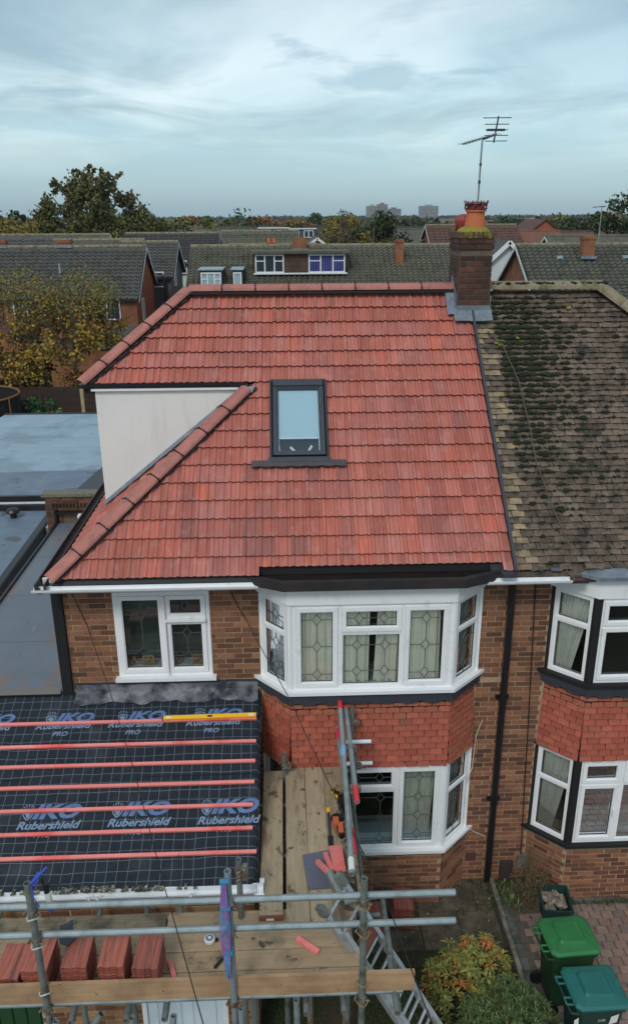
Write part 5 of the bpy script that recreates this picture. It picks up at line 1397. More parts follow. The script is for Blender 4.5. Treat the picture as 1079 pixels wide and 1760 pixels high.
# two stacks standing on the ground under the bay
for x, y, n, rz, lb in ((1.05, -.86, 13, .05, 'stack of red tiles on the paving by the bay, half hidden by the ladder'), (1.49, -.68, 15, -.04, 'taller stack of red tiles standing on the paving under the bay window')):
    t = thing('roof_tile_stack', lb, 'tile stack', (x, y, .03), 'stacks of tiles under the bay', rz)
    v, f = tile_mesh(.27, .38, [(0, 0), (.2, .012), (.3, 0), (.7, .01), (1, 0)], .017, 0); me = bpy.data.meshes.new('roof_tile'); me.from_pydata(v, [], f); me.materials.append(M_['stack_tile']); me.update()
    for i in range(n):
        m = Matrix.Rotation(random.uniform(-.04, .04), 4, 'Z'); m.translation = (-.13 + random.uniform(-.01, .01), -.19, .018 + i * .024); put('roof_tile', me, t, mw=m)
# cloth
mb = MB(); c = Vector((-2.16, -3.30, DZ + .385)); q = [(-.09, .10), (.02, .15), (.05, .02), (.10, -.03), (.04, -.13), (-.04, -.10), (-.08, -.02)]
mb.prism([c + Vector((a, b, random.uniform(0, .006))) for a, b in q], (0, 0, .014)); o = mb.build('cloth', M_['lead_dark'], None, label='crumpled black cloth thrown on a stack of red tiles', cat='cloth')
# spirit level
lv = thing('spirit_level', 'yellow box spirit level lying along the top pink batten', 'spirit level', tuple(XO + X * (-1.02) + XV * .47 + XN * .045))
A = (X).normalized(); mb = MB(); O0 = Vector((0, 0, 0))
Us = (X * 1.0 + XV * (-.012)).normalized(); Vs = XN.cross(Us)
mb.obx(O0, Us, Vs, XN, -.60, .60, -.028, .028, .0, .024); lpart('body', mb, M_['yellow'], lv)
for x in (-.52, 0, .52):
    mb = MB(); mb.obx(O0, Us, Vs, XN, x - .03, x + .03, -.014, .014, .022, .027); lpart('vial', mb, M_['paper'] if x else M_['frame_grey'], lv)
for x in (-.60, .585):
    mb = MB(); mb.obx(O0, Us, Vs, XN, x, x + .015, -.030, .030, -.002, .027); lpart('end_cap', mb, M_['frame_grey'], lv)
# short pink batten offcuts
def offcut(p, q, label, w=.026, h=.022, group='pink batten offcuts on the boards'):
    p = Vector(p); q = Vector(q); U = (q - p).normalized(); V = Z3.cross(U).normalized(); W = U.cross(V)
    mb = MB(); mb.obx(Vector((0, 0, 0)), U, V, W, 0, (q - p).length, -w, w, 0, h * 2)
    o = mb.build('batten_offcut', M_['pink'], None, label=label, cat='batten offcut', group=group); o.location = p
    return o
for a, b, lb in (((546, 1484), (563, 1501), 'leftmost pink offcut of the fan, tilted furthest over the grey slab'), ((559, 1471), (570, 1498), 'second pink offcut of the fan, counted from the left over the slab'),
                 ((568.6, 1460), (577, 1498), 'middle pink offcut of the fan sticking out of the tube'), ((576, 1459), (584, 1499), 'fourth pink offcut of the fan, next to the rightmost one'), ((583.5, 1460), (590, 1499), 'rightmost pink offcut of the fan, against the edge plank')):
    offcut(on_z(*a, 2.54), on_z(*b, 2.66), lb, .024, .022)
offcut((-1.215, -3.30, DZ + .004), (-1.10, -3.62, DZ + .004), 'short pink offcut lying beside the right end tile stack', .022, .012)
offcut((.03, -3.10, DZ + .004), (.235, -3.27, DZ + .004), 'pink offcut lying alone on the boards right of the string', .026, .016)
# slab
mb = MB(); sl = [(-.03, 0), (.24, .06), (.45, .03), (.44, -.47), (.02, -.49)]
o = MB().prism([Vector((a, b, 0)) for a, b in sl], (0, 0, .018)).build('grey_slab', M_['slate'], None, label='grey blue stone slab lying on the walkway boards under pink offcuts', cat='slab'); o.location = (.135, -2.03, WZ + .004)
# tape measure
tm = thing('tape_measure', 'round silver tape measure on the front deck boards', 'tape measure', (-.845, -3.08, DZ))
lpart('case', MB().lathe((0, 0, .003), [(.050, 0), (.055, .012), (.055, .035), (.045, .045)], 18), M_['paper'], tm); lpart('dial', MB().lathe((0, 0, .048), [(.040, 0), (.038, .003)], 16), M_['print_blue'], tm)
lpart('hub', MB().lathe((0, 0, .051), [(.018, 0), (.016, .003)], 12), M_['paper'], tm); lpart('hook', MB().bx(.05, .085, -.012, .012, .004, .03), M_['black'], tm)
# dark bar on the front deck
hm = thing('chisel', 'dark cold chisel lying on the front deck left of the string', 'chisel', (-.70, -3.30, DZ + .015))
lpart('shaft', MB().tube((-.07, -.10, .005), (.03, .05, .005), .015, 8), M_['black'], hm); lpart('grip', MB().tube((.03, .05, .005), (.06, .10, .005), .020, 8), pm('grip', (.08, .02, .05), .6), hm)
# string line wound on a board at the middle pole
M_['clip_blue'] = pm('clip_blue', (.05, .22, .40), .5)
st = thing('string_winder', 'pink and blue builder line wound along the middle scaffold pole', 'string line', (-.61, SY - .055, 0))
mb = MB()
for i in range(9):
    x = -.035 + i * .009; mb.tube((x * .5 + .01, -.012 + .003 * (i % 2), 3.84), (x * 1.3, -.014, 3.30), .005, 4); mb.tube((x * 1.3, -.014, 3.30), (x * .35 + .012, -.014, 2.75), .005, 4)
lpart('wound_line', mb, M_['purple_rope'], st)
for z in (3.86, 3.56, 3.05): lpart('blue_clip', MB().bx(-.022, .060, -.025, .02, z - .008, z + .010), M_['clip_blue'], st)
# blue strap and tube of sealant at the left pole
bs_ = MB(); p = Vector((-2.24, SY - .01, 3.86)); bs_.hexa([p + Vector(v) for v in ((-.01, 0, -.02), (.02, 0, -.03), (.07, .06, .03), (.045, .06, .045), (-.01, .01, 0), (.015, .01, -.01), (.07, .07, .05), (.045, .07, .065))]); bs_.path([p, p + Vector((.02, -.04, -.12)), p + Vector((.05, -.02, -.24))], .006, 5); bs_.tube(p, p + Vector((.11, .12, .06)), .012, 6)
bs_.build('strap', M_['blue_rope'], None, label='bright blue strap tied to the top of the left scaffold pole', cat='strap')
se = thing('sealant_gun', 'sealant gun with white cartridge hanging by the left scaffold pole', 'sealant gun', (-2.17, -3.60, 3.48))
lpart('cartridge', MB().tube((.0, 0, .14), (.02, 0, -.06), .028, 12), M_['paper'], se); lpart('blue_band', MB().tube((.018, 0, -.03), (.02, 0, -.065), .0295, 12), M_['blue_rope'], se)
lpart('frame', MB().path([(-.03, 0, .30), (-.01, -.01, .14), (0, 0, -.08)], .008, 6).tube((0, 0, .14), (0, 0, .24), .026, 10).path([(0, 0, .22), (.12, .02, .20)], .011, 6), M_['black'], se)
# tools on the walkway
saw = thing('hand_saw', 'long dark blade with yellow tip lying along a walkway board', 'tool', (.435, -1.55, WZ))
lpart('blade', MB().bx(-.015, .015, -.40, .22, .002, .020), M_['frame_grey'], saw); lpart('yellow_tip', MB().bx(-.022, .022, .20, .27, .002, .028), M_['yellow'], saw); lpart('handle', MB().bx(-.026, .030, -.42, -.20, .002, .028), M_['black'], saw)
gr = thing('angle_grinder', 'orange and black cordless grinder on the walkway among the tools', 'power tool', (.55, -1.62, WZ))
lpart('body', MB().tube((-.02, .12, .05), (.02, -.18, .05), .035, 10), M_['black'], gr); lpart('guard', MB().tube((-.02, .14, .03), (-.02, .14, .05), .075, 14), M_['black'], gr); lpart('battery', MB().bx(-.075, -.005, -.02, .10, .02, .10), M_['orange'], gr); lpart('trim', MB().bx(-.02, .04, -.15, .02, .078, .092), M_['orange'], gr)
nl_ = thing('nail_gun', 'black nail gun with tan grip lying by the edge plank', 'power tool', (.60, -1.22, WZ))
lpart('body', MB().bx(-.04, .05, -.10, .10, .01, .09), M_['black'], nl_); lpart('handle', MB().tube((-.02, .08, .05), (-.12, .22, .03), .018, 8), M_['yellow'], nl_); lpart('motor', MB().tube((-.05, .18, .05), (.05, .24, .06), .05, 12), M_['brass'], nl_); lpart('nose', MB().tube((0, -.1, .04), (.02, -.28, .03), .022, 8), M_['black'], nl_)
mb = MB(); rn = random.Random(9)
for i in range(26):
    x = .56 + rn.uniform(-.05, .10); y = rn.uniform(-2.1, -.9); a = rn.uniform(0, 3); l = rn.uniform(.03, .09); mb.tube((x, y, WZ + .012), (x + l * math.cos(a), y + l * math.sin(a), WZ + rn.uniform(.01, .06)), rn.uniform(.006, .016), 5)
mb.build('scraps', pm('scraps', (.12, .09, .06), .8, rnd=.8), None, kind='stuff', label='small offcuts, nails and scraps strewn along the walkway edge', cat='debris')
cg = thing('cable_coil', 'coil of tan and black cable on the walkway by the tile hung bay', 'cable', (.545, -1.02, WZ))
mb = MB()
for i in range(3): mb.path([(.05 * math.cos(t) * (1 + .2 * i), .08 * math.sin(t), .02 + .015 * i) for t in np.linspace(0, 6.28, 12)], .010, 5)
lpart('tan_coil', mb, M_['brass'], cg); lpart('plug', MB().bx(-.02, .04, -.06, .0, .05, .09), M_['black'], cg)

# ================================================================== AERIAL
an = thing('tv_aerial', 'television aerial with two yagi arrays on a pole by the chimney pot', 'aerial', (2.78, 2.95, 8.9))
lpart('mast', MB().path([(0, 0, 0), (-.0, 0, .45), (-.005, -.05, 1.12), (.0, -.05, 1.30)], .013, 8), M_['steel'], an)
lpart('pole_joint', MB().tube((-.003, -.03, .72), (-.003, -.03, .76), .018, 8).tube((-.004, -.04, .95), (-.004, -.04, .98), .018, 8), M_['black'], an)
mb = MB(); a = Vector((-.20, .30, 1.25)); b = Vector((.13, -.30, 1.33)); mb.tube(a, b, .010, 6)
for i in range(11):
    c = a + (b - a) * (i / 10); mb.tube(c - Vector((.075, .03, 0)), c + Vector((.075, .03, 0)), .0045, 4)
lpart('side_array', mb, M_['steel'], an)
mb = MB(); mb.tube((.155, -.06, 1.24), (.20, -.06, 1.57), .011, 6)
for z, w in ((1.55, .20), (1.47, .17), (1.40, .16), (1.33, .17), (1.26, .16)):
    mb.tube((.19 - w, -.06, z), (.18 + w, -.06, z + .003), .006, 5)
mb.tube((.0, -.05, 1.28), (.17, -.06, 1.34), .012, 6); mb.bx(.05, .30, -.075, -.045, 1.385, 1.415)
lpart('upright_array', mb, M_['frame_grey'], an)

# ================================================================== CABLES
def cable(pts, r, mat, label, sag=0.0):
    P = [Vector(p) for p in pts]; out_ = []
    for i in range(len(P) - 1):
        for k in range(12):
            t = k / 12; q = P[i] + (P[i + 1] - P[i]) * t; q = q - Z3 * (sag * 4 * t * (1 - t)); out_.append(q)
    out_.append(P[-1])
    mb = MB(); mb.path(out_, r, 5); return mb.build('cable', mat, None, label=label, cat='cable')
cable([on_y(395, 1015, -.02), on_y(421, 1062, -.03), on_y(497, 1200, -1.0), on_y(600, 1420, -2.6), on_y(655, 1520, -3.4), on_y(716, 1692, -4.6), on_y(760, 1800, -5.2)], .0055, M_['cable'], 'thin black cable sagging from the eaves past the bay to the garden', .01)
cable([on_y(124, 1020, -.02), on_y(150, 1075, -.02), on_y(188, 1184, -.25), on_y(232, 1330, -1.6), on_y(283, 1525, -3.3), on_y(350, 1762, -5.0), on_y(372, 1840, -5.4)], .0050, M_['cable'], 'thin black cable crossing the underlay and the left of the deck', .0)
cable([on_slope(2.86, 3.62, .05), on_slope(3.05, 3.35, .035), on_slope(3.18, 2.75, .035), on_slope(3.22, 2.0, .035), on_slope(3.22, 1.5, .035), on_slope(3.34, .75, .035), on_slope(3.46, .25, .035), on_slope(3.42, .08, .05), Vector((3.36, -.42, 5.16)), Vector((3.45, -.50, 5.08))], .008, M_['cable_brown'], 'brown aerial cable running down the old mossy roof', 0)
cable([on_y(920, 1003, -.02), on_y(908, 1230, -.02), on_y(893, 1490, -.02)], .008, M_['cable'], 'dark straight cable clipped down the brick wall between the bays', 0)
cable([on_y(829, 1237, -.05), on_y(818, 1262, -.05), on_y(811, 1320, -.05), on_y(800, 1345, -.10)], .008, M_['cable_pale'], 'loose pale cable hanging beside the right edge of the tile hung bay', 0)
cable([on_y(801, 1420, -.06), on_y(815, 1430, -.05), on_y(833, 1437, -.03)], .008, M_['cable_pale'], 'short pale cable from the lower window to the downpipe', 0)

# ================================================================== BINS
def wheelie(x, y, rz, bm, lm, label, sticker=False):
    t = thing('wheelie_bin', label, 'wheelie bin', (x, y, 0), 'wheelie bins on the drive', rz); t.scale = (.93, .86, 1)
    mb = MB(); b0 = (.20, .23); b1 = (.275, .33)
    def rr(hx, hy, z, c=.05):
        return [(-hx + c, -hy, z), (hx - c, -hy, z), (hx, -hy + c, z), (hx, hy - c, z), (hx - c, hy, z), (-hx + c, hy, z), (-hx, hy - c, z), (-hx, -hy + c, z)]
    lv_ = [rr(.20, .24, .10), rr(.235, .28, .55), rr(.262, .315, .93), rr(.285, .34, .94), rr(.285, .34, .985)]
    mb.v = [p for l in lv_ for p in l]
    for a in range(len(lv_) - 1):
        for i in range(8): j = (i + 1) % 8; mb.f.append((a * 8 + i, a * 8 + j, a * 8 + 8 + j, a * 8 + 8 + i))
    mb.f.append(tuple(range(7, -1, -1))); mb.f.append(tuple(range(32, 40))); lpart('body', mb, bm, t)
    ridge = MB()
    for sx in (-.12, .12): ridge.bx(sx - .02, sx + .02, -.345, -.33, .86, .92)
    lpart('lip_rib', ridge, bm, t)
    mb = MB(); lv_ = [rr(.30, .36, .99, .06), rr(.30, .36, 1.012, .06), rr(.27, .33, 1.035, .06), rr(.17, .20, 1.050, .03), rr(.15, .17, 1.082, .03), rr(.13, .14, 1.082, .02)]
    mb.v = [(p[0], p[1], p[2] + .02 * (1 if p[1] > 0 else 0)) for l in lv_ for p in l]
    for a in range(len(lv_) - 1):
        for i in range(8): j = (i + 1) % 8; mb.f.append((a * 8 + i, a * 8 + j, a * 8 + 8 + j, a * 8 + 8 + i))
    mb.f.append(tuple(range(40, 48))); mb.f.append(tuple(range(7, -1, -1))); lid = lpart('lid', mb, lm, t)
    mb = MB(); mb.bx(-.05, .05, -.33, -.26, 1.030, 1.050); mb.bx(-.045, .045, -.345, -.325, 1.01, 1.045); lpart('lid_grip', mb, lm, lid)
    for sx in (-.18, .10):
        mb = MB(); mb.path([(sx, .36, 1.0), (sx, .45, 1.01), (sx + .09, .45, 1.01), (sx + .09, .36, 1.0)], .014, 6); lpart('hinge_handle', mb, lm, t)
    mb = MB(); mb.tube((-.25, .42, .96), (.25, .42, .96), .016, 8); mb.path([(-.25, .42, .96), (-.25, .30, .93)], .016, 6); mb.path([(.25, .42, .96), (.25, .30, .93)], .016, 6); lpart('pull_bar', mb, bm, t)
    for sx in (-.27, .23):
        mb = MB(); mb.tube((sx, .26, .10), (sx + .045, .26, .10), .10, 16); lpart('wheel', mb, M_['black'], t)
    if sticker:
        mb = MB(); mb.quad((-.262, -.10, .74), (-.262, -.21, .77), (-.268, -.22, .90), (-.268, -.12, .87)); lpart('sticker', mb, M_['paper'], t)
        cu = bpy.data.curves.new('num', 'FONT'); cu.body = '2102'; cu.size = .05
        tmp = bpy.data.objects.new('tmp', cu); COL.objects.link(tmp); dg = bpy.context.evaluated_depsgraph_get(); dg.update(); me = bpy.data.meshes.new_from_object(tmp.evaluated_get(dg)); bpy.data.objects.remove(tmp)
        me.materials.clear(); me.materials.append(M_['paper']); m = Matrix.Rotation(rad(-90), 4, 'Z') @ Matrix.Rotation(rad(90), 4, 'X'); m.translation = (-.262, .05, .80); put('number', me, t, mw=m)
        mb = MB(); mb.hexa([(-.285, .31, .70), (-.280, .36, .66), (-.276, .36, .66), (-.281, .31, .70), (-.29, .33, .92), (-.285, .38, .88), (-.281, .38, .88), (-.286, .33, .92)]); lpart('hanging_tag', mb, M_['paper'], t)
    return t
wheelie(3.31, -1.94, rad(95), M_['green_bin_dark'], M_['green_bin'], 'wheelie bin with bright green lid, further from the viewer')
wheelie(3.37, -2.64, rad(93), M_['teal_dark'], M_['teal_bin'], 'wheelie bin with teal lid and white sticker, nearest the viewer', True)
rb_ = thing('recycling_box', 'dark teal open recycling box with crumpled rubbish by the wall', 'recycling box', (3.60, -.74, 0), None, -.12)
mb = MB(); hx, hy = .19, .22
def rect(hx, hy, z): return [(-hx, -hy, z), (hx, -hy, z), (hx, hy, z), (-hx, hy, z)]
L0, L1, L2, L3 = rect(.15, .18, 0), rect(.19, .22, .36), rect(.175, .205, .36), rect(.14, .17, .03)
mb.v = L0 + L1 + L2 + L3
for a, b in ((0, 4), (4, 8), (8, 12)):
    for i in range(4): j = (i + 1) % 4; mb.f.append((a + i, a + j, b + j, b + i))
mb.f += [(3, 2, 1, 0), (12, 13, 14, 15)]; lpart('box', mb, M_['teal_dark'], rb_)
mb = MB(); ring(mb, Vector((0, 0, 0)), X, Z3 * 0 + Vector((0, -1, 0)), 0, .001, 0, .001, .0004, 0, .001); mb = MB()
mb.bx(-.205, .205, -.235, -.215, .335, .37); mb.bx(-.205, .205, .215, .235, .335, .37); mb.bx(-.205, -.185, -.215, .215, .335, .37); mb.bx(.185, .205, -.215, .215, .335, .37); lpart('rim', mb, M_['teal_dark'], rb_)
mb = MB(); rn = random.Random(4)
def lump(mb, c, r, rn, k=8, fl=1.):
    n0 = len(mb.v)
    for a in range(1, 5):
        ph = math.pi * a / 5
        for i in range(k):
            t = 2 * math.pi * i / k; q = r * rn.uniform(.7, 1.2); mb.v.append((c[0] + q * math.sin(ph) * math.cos(t), c[1] + q * math.sin(ph) * math.sin(t), c[2] + q * math.cos(ph) * fl))
    for a in range(3):
        for i in range(k): j = (i + 1) % k; mb.f.append((n0 + a * k + j, n0 + a * k + i, n0 + (a + 1) * k + i, n0 + (a + 1) * k + j))
    mb.f.append(tuple(n0 + i for i in range(k))); mb.f.append(tuple(n0 + 3 * k + i for i in range(k - 1, -1, -1)))
for q, r_l, fl_l in (((-.05, .05, .31), .13, .5), ((.06, -.04, .33), .10, .6), ((.02, .12, .31), .07, .7), ((-.09, -.12, .28), .08, .8), ((.10, .10, .28), .06, .6)): lump(mb, q, r_l, rn, 11, fl_l)
lpart('rubbish', mb, M_['crumple'], rb_)

# ================================================================== PLANTS
def leaf_mesh(name, C, size, mat, asp=.55, up=None, flat=.0, jitter=.35):
    """one mesh of leaf-sized diamonds at the points C"""
    n = len(C); C = np.asarray(C, float)
    d = RNG.normal(size=(n, 3)); 
    if up is not None: d = d * (1 - up[1]) + np.asarray(up[0]) * up[1]
    d /= np.linalg.norm(d, axis=1)[:, None]
    e = RNG.normal(size=(n, 3)); e[:, 2] *= (1 - flat); e -= (e * d).sum(1)[:, None] * d; e /= np.linalg.norm(e, axis=1)[:, None]
    s = size * (1 + jitter * RNG.uniform(-1, 1, size=n))[:, None]
    V = np.empty((n, 4, 3)); V[:, 0] = C - d * s * .5; V[:, 1] = C + e * s * asp * .5; V[:, 2] = C + d * s * .5; V[:, 3] = C - e * s * asp * .5
    me = bpy.data.meshes.new(name); me.vertices.add(n * 4); me.vertices.foreach_set('co', V.reshape(-1))
    me.loops.add(n * 4); me.loops.foreach_set('vertex_index', np.arange(n * 4, dtype=np.int32))
    me.polygons.add(n); me.polygons.foreach_set('loop_start', np.arange(0, n * 4, 4, dtype=np.int32))
    me.materials.append(mat); me.update(calc_edges=True); me.validate(); return me
def foliage(name, stops, vv=.35):
    m = pm(name, stops[0][1], .85, rnd=.3, stops=stops, spec=.25); return m
M_['fol_oak'] = foliage('oak_leaves', [(0, (.055, .070, .024)), (.5, (.095, .105, .034)), (.8, (.13, .12, .04)), (1, (.19, .125, .04))])
M_['fol_dark'] = foliage('dark_leaves', [(0, (.022, .038, .018)), (.6, (.040, .062, .024)), (1, (.08, .095, .035))])
M_['fol_mid'] = foliage('mid_leaves', [(0, (.08, .11, .03)), (.6, (.125, .155, .04)), (1, (.18, .19, .05))])
M_['fol_yellow'] = foliage('yellow_leaves', [(0, (.17, .135, .03)), (.5, (.25, .195, .04)), (1, (.12, .12, .03))])
M_['fol_orange'] = foliage('orange_leaves', [(0, (.21, .095, .03)), (.5, (.30, .13, .035)), (1, (.17, .11, .035))])
M_['fol_plane'] = foliage('autumn_plane_leaves', [(0, (.12, .11, .03)), (.3, (.20, .15, .035)), (.55, (.34, .22, .04)), (.72, (.50, .32, .05)), (.86, (.34, .15, .04)), (1, (.16, .11, .04))])
M_['fol_planeg'] = foliage('green_plane_leaves', [(0, (.10, .13, .035)), (.4, (.16, .18, .045)), (.7, (.24, .17, .045)), (1, (.34, .18, .06))])
M_['twig'] = pm('twigs', (.07, .05, .035), .9)
M_['fol_bare'] = foliage('sparse_twig_leaves', [(0, (.12, .09, .05)), (.6, (.10, .08, .045)), (1, (.15, .11, .04))])

def crown_points(n, rx, ry, rz, clumps, cr, rn, shell=.45, bottom=-.75):
    cc = []
    while len(cc) < clumps:
        p = rn.normal(size=3); p /= np.linalg.norm(p); r = shell + (1 - shell) * rn.random() ** .6; p = p * r
        if p[2] < bottom: continue
        cc.append(p * np.array([rx, ry, rz]))
    cc = np.array(cc); w = rn.uniform(.6, 1.3, size=clumps)
    idx = rn.choice(clumps, size=n, p=w / w.sum())
    q = rn.normal(size=(n, 3)) * .5; nr = np.linalg.norm(q, axis=1)[:, None]; q = q / np.maximum(nr, 1e-6) * np.minimum(nr, 1.1)
    return cc[idx] + q * (cr * w[idx])[:, None] * np.array([1, 1, .8]), cc
def tree(name, label, x, y, h, rx, rz, mat, n=900, clumps=26, leaf=.35, cr=None, group='trees among the houses', trunk=None, seed=0, ry=None, limbs=6, shell=.45, bark=None, cat='tree', twigs=0):
    rn = np.random.default_rng(seed + int(abs(x * 13 + y)))
    t = thing(name, label, cat, (x, y, 0), group)
    cz = h - rz; cr = cr or rx * .36
    pts, cc = crown_points(n, rx, ry or rx, rz, clumps, cr, rn, shell)
    pts[:, 2] += cz
    put('crown', leaf_mesh('crown', pts, leaf, mat), t, mw=Matrix())
    tr = trunk or h * .022
    mb = MB(); mb.path([(0, 0, -.1), (.1 * rx * .3, 0, cz * .5), (0, 0, cz), (.05 * rx, 0, cz + rz * .6)], tr, 7, tr * .45)
    for i in range(limbs):
        c = cc[int(rn.integers(len(cc)))]; z0 = cz * rn.uniform(.6, 1.0); c = c + np.array([0, 0, cz]); mid = (c + np.array([0, 0, z0])) / 2 + rn.normal(size=3) * .05 * rx
        mb.path([(0, 0, z0), tuple(mid), tuple(c)], tr * .5, 5, tr * .12)
    for i in range(twigs):
        c = cc[int(rn.integers(len(cc)))] + np.array([0, 0, cz]); d = rn.normal(size=3) * .4 * rx; d[2] = abs(d[2]) + .4 * rz; mb.tube(tuple(c), tuple(c + d * .5), tr * .10, 4, tr * .04)
    lpart('trunk', mb, bark or M_['bark'], t); return t

# --- garden in front
def shrub(name, label, c, pts, leafsz, mat, cat='shrub', stems=8, asp=.35, h=.7, up=None):
    t = thing(name, label, cat, c)
    P = np.array(pts); put('leaves', leaf_mesh('leaves', P, leafsz, mat, asp=asp, up=up), t, mw=Matrix())
    mb = MB(); 
    for i in range(stems):
        p = P[int(RNG.integers(len(P)))]; mb.path([(p[0] * .2, p[1] * .2, 0), (p[0] * .6, p[1] * .6, p[2] * .6), tuple(p)], .008, 5, .003)
    lpart('stems', mb, M_['twig'], t); return t
M_['leaf_turn'] = pm('turning_leaves', (.2, .2, .03), .6, rnd=.2, stops=[(0, (.10, .14, .03)), (.40, (.17, .19, .04)), (.72, (.29, .25, .05)), (1, (.07, .12, .03))], col2=(.38, .12, .03), ns=3.3, fac=(.54, .66))
M_['leaf_green'] = pm('shrub_leaves', (.08, .11, .04), .6, rnd=.35, stops=[(0, (.040, .080, .024)), (.6, (.075, .125, .036)), (1, (.14, .19, .06))])
# peony-like plant: rosettes of pointed leaves
P = []; D = []
rn = random.Random(12)
V = MB()
def leaflet(mb, p, d, l, w, droop=.25):
    p = Vector(p); d = Vector(d).normalized(); s = d.cross(Z3).normalized() * w * .5; m = p + d * l * .5 + Z3 * l * .05; e = p + d * l - Z3 * l * droop
    n0 = len(mb.v); mb.v += [tuple(p), tuple(m + s), tuple(e), tuple(m - s), tuple(m - Z3 * .1 * w)]
    mb.f += [(n0, n0 + 1, n0 + 4), (n0 + 1, n0 + 2, n0 + 4), (n0 + 2, n0 + 3, n0 + 4), (n0 + 3, n0, n0 + 4)]
pe = thing('peony_plant', 'shrub with yellow green and orange autumn leaves at the corner of the garden', 'shrub', (2.15, -1.95, 0))
sb_ = MB()
for i in range(190):
    a = rn.uniform(0, 6.28); r = .55 * math.sqrt(rn.random()); x, y = r * math.cos(a) * 1.05, r * math.sin(a) * .95 + (.10 if i % 3 == 0 else 0); z = .74 * (1 - (r / .62) ** 2) + rn.uniform(-.20, .06) + (.14 if x > .05 and y > .05 else 0)
    z = max(z, .12); sb_.path([(x * .2, y * .2, 0), (x * .7, y * .7, z * .6), (x, y, z)], .005, 4)
    k = rn.choice([5, 6, 7, 8])
    for j in range(k):
        t = 6.283 * j / k + rn.uniform(-.3, .3); leaflet(V, (x, y, z), (math.cos(t), math.sin(t), rn.uniform(.0, .7)), rn.uniform(.08, .135), rn.uniform(.028, .042), rn.uniform(.1, .5))
lpart('leaves', V, M_['leaf_turn'], pe); lpart('stems', sb_, M_['twig'], pe)
V = MB(); sb_ = MB(); gs = thing('evergreen_shrub', 'bushy green narrow leaved shrub below the yellow plant, beside the bins', 'shrub', (2.46, -2.82, 0))
for i in range(560):
    a = rn.uniform(0, 6.28); r = .72 * math.sqrt(rn.random()); x, y = r * math.cos(a) * .85, r * math.sin(a) * 1.15; z = .80 * math.sqrt(max(0.02, 1 - (r / .80) ** 2)) * rn.uniform(.6, 1.1) + .04
    sb_.path([(x * .3, y * .3, 0), (x * .8, y * .8, z * .6), (x, y, z)], .004, 4) if i % 4 == 0 else None
    for j in range(11):
        t = rn.uniform(0, 6.28); leaflet(V, (x, y, z + rn.uniform(-.06, .03)), (math.cos(t), math.sin(t), rn.uniform(-.1, 1.4)), rn.uniform(.05, .095), rn.uniform(.010, .017), rn.uniform(0, .3))
lpart('leaves', V, M_['leaf_green'], gs); lpart('stems', sb_, M_['twig'], gs)
# twiggy dark plants at lower middle
V = MB(); tw = thing('twiggy_plant', 'sparse dark twiggy plant in shade left of the green shrub', 'plant', (1.85, -2.75, 0))
for i in range(150):
    a = rn.uniform(0, 6.28); l = rn.uniform(.15, .5); x, y = rn.uniform(-.35, .35), rn.uniform(-.7, .6); V.path([(x, y, 0), (x + .1 * math.cos(a), y + .1 * math.sin(a), l * .5), (x + .25 * math.cos(a), y + .25 * math.sin(a), l)], .0035, 4)
lpart('twigs', V, pm('twig_dark', (.06, .045, .04), .9), tw)
P = np.column_stack([RNG.uniform(-.4, .4, 900), RNG.uniform(-.8, .7, 900), RNG.uniform(.02, .38, 900)]); put('leaves', leaf_mesh('leaves', P, .035, M_['fol_dark'], asp=.5), tw, mw=Matrix())
# weeds by the wall: strap leaves, dry stems
V = MB(); wd = thing('strap_leaf_weed', 'tuft of strap leaved green weeds at the foot of the wall', 'weed', (3.08, -.32, 0))
for i in range(90):
    a = rn.uniform(0, 6.28); l = rn.uniform(.10, .24); x, y = rn.uniform(-.10, .12), rn.uniform(-.25, .15); leaflet(V, (x, y, .02), (math.cos(a), math.sin(a), rn.uniform(.4, 2)), l, .022, .35)
lpart('leaves', V, M_['leaf_green'], wd)
V = MB(); V2 = MB(); dw = thing('dry_weed', 'tall dry brown weed growing up the corner by the brick bay', 'weed', (3.42, -.30, 0))
for i in range(70):
    a = rn.uniform(0, 6.28); l = rn.uniform(.2, .95) * (1 if rn.random() < .6 else .5); x, y = rn.uniform(-.22, .12), rn.uniform(-.35, .18); q = [(x, y, 0), (x + .05 * math.cos(a), y + .05 * math.sin(a) , l * .5), (x + .12 * math.cos(a), y + .10 * math.sin(a), l)]; V.path(q, .004, 4)
    for j in range(7): b = rn.uniform(0, 6.28); leaflet(V2, (q[2][0] + rn.uniform(-.03, .03), q[2][1], l * rn.uniform(.4, 1)), (math.cos(b), math.sin(b), .5), .05, .02)
lpart('stems', V, pm('dry_stem', (.16, .105, .06), .9), dw); lpart('leaves', V2, pm('dry_leaf', (.11, .085, .04), .9, rnd=.4), dw)
# weeds, grass in the joints
C = []
for i in range(2600):
    x = rn.uniform(2.55, 3.75); y = -.02 - abs(rn.gauss(0, .30))
    if y < -1.0: continue
    C.append((x, y, rn.uniform(.005, .07)))
for i in range(900): C.append((rn.uniform(3.7, 6), -.50 - abs(rn.gauss(0, .03)), rn.uniform(.0, .05)))
put('ground_weeds', leaf_mesh('ground_weeds', C, .045, pm('weed_cover', (.05, .06, .025), .9, rnd=.5, stops=[(0, (.03, .05, .015)), (.5, (.07, .08, .03)), (1, (.13, .10, .06))]), asp=.3, up=((0, 0, 1), .4)), None, kind='stuff')
n = 52000
C = np.column_stack([RNG.uniform(-.35, 2.75, n), RNG.uniform(-6.2, -1.28, n), RNG.uniform(0, .03, n)])
nz = np.sin(C[:, 0] * 5.1 + 2) + np.sin(C[:, 1] * 4.3 + C[:, 0] * 2.2) + RNG.normal(size=n) * .6
C = C[(nz > -1.0) & ~((C[:, 0] > 1.75) & (C[:, 1] > -1.5))]
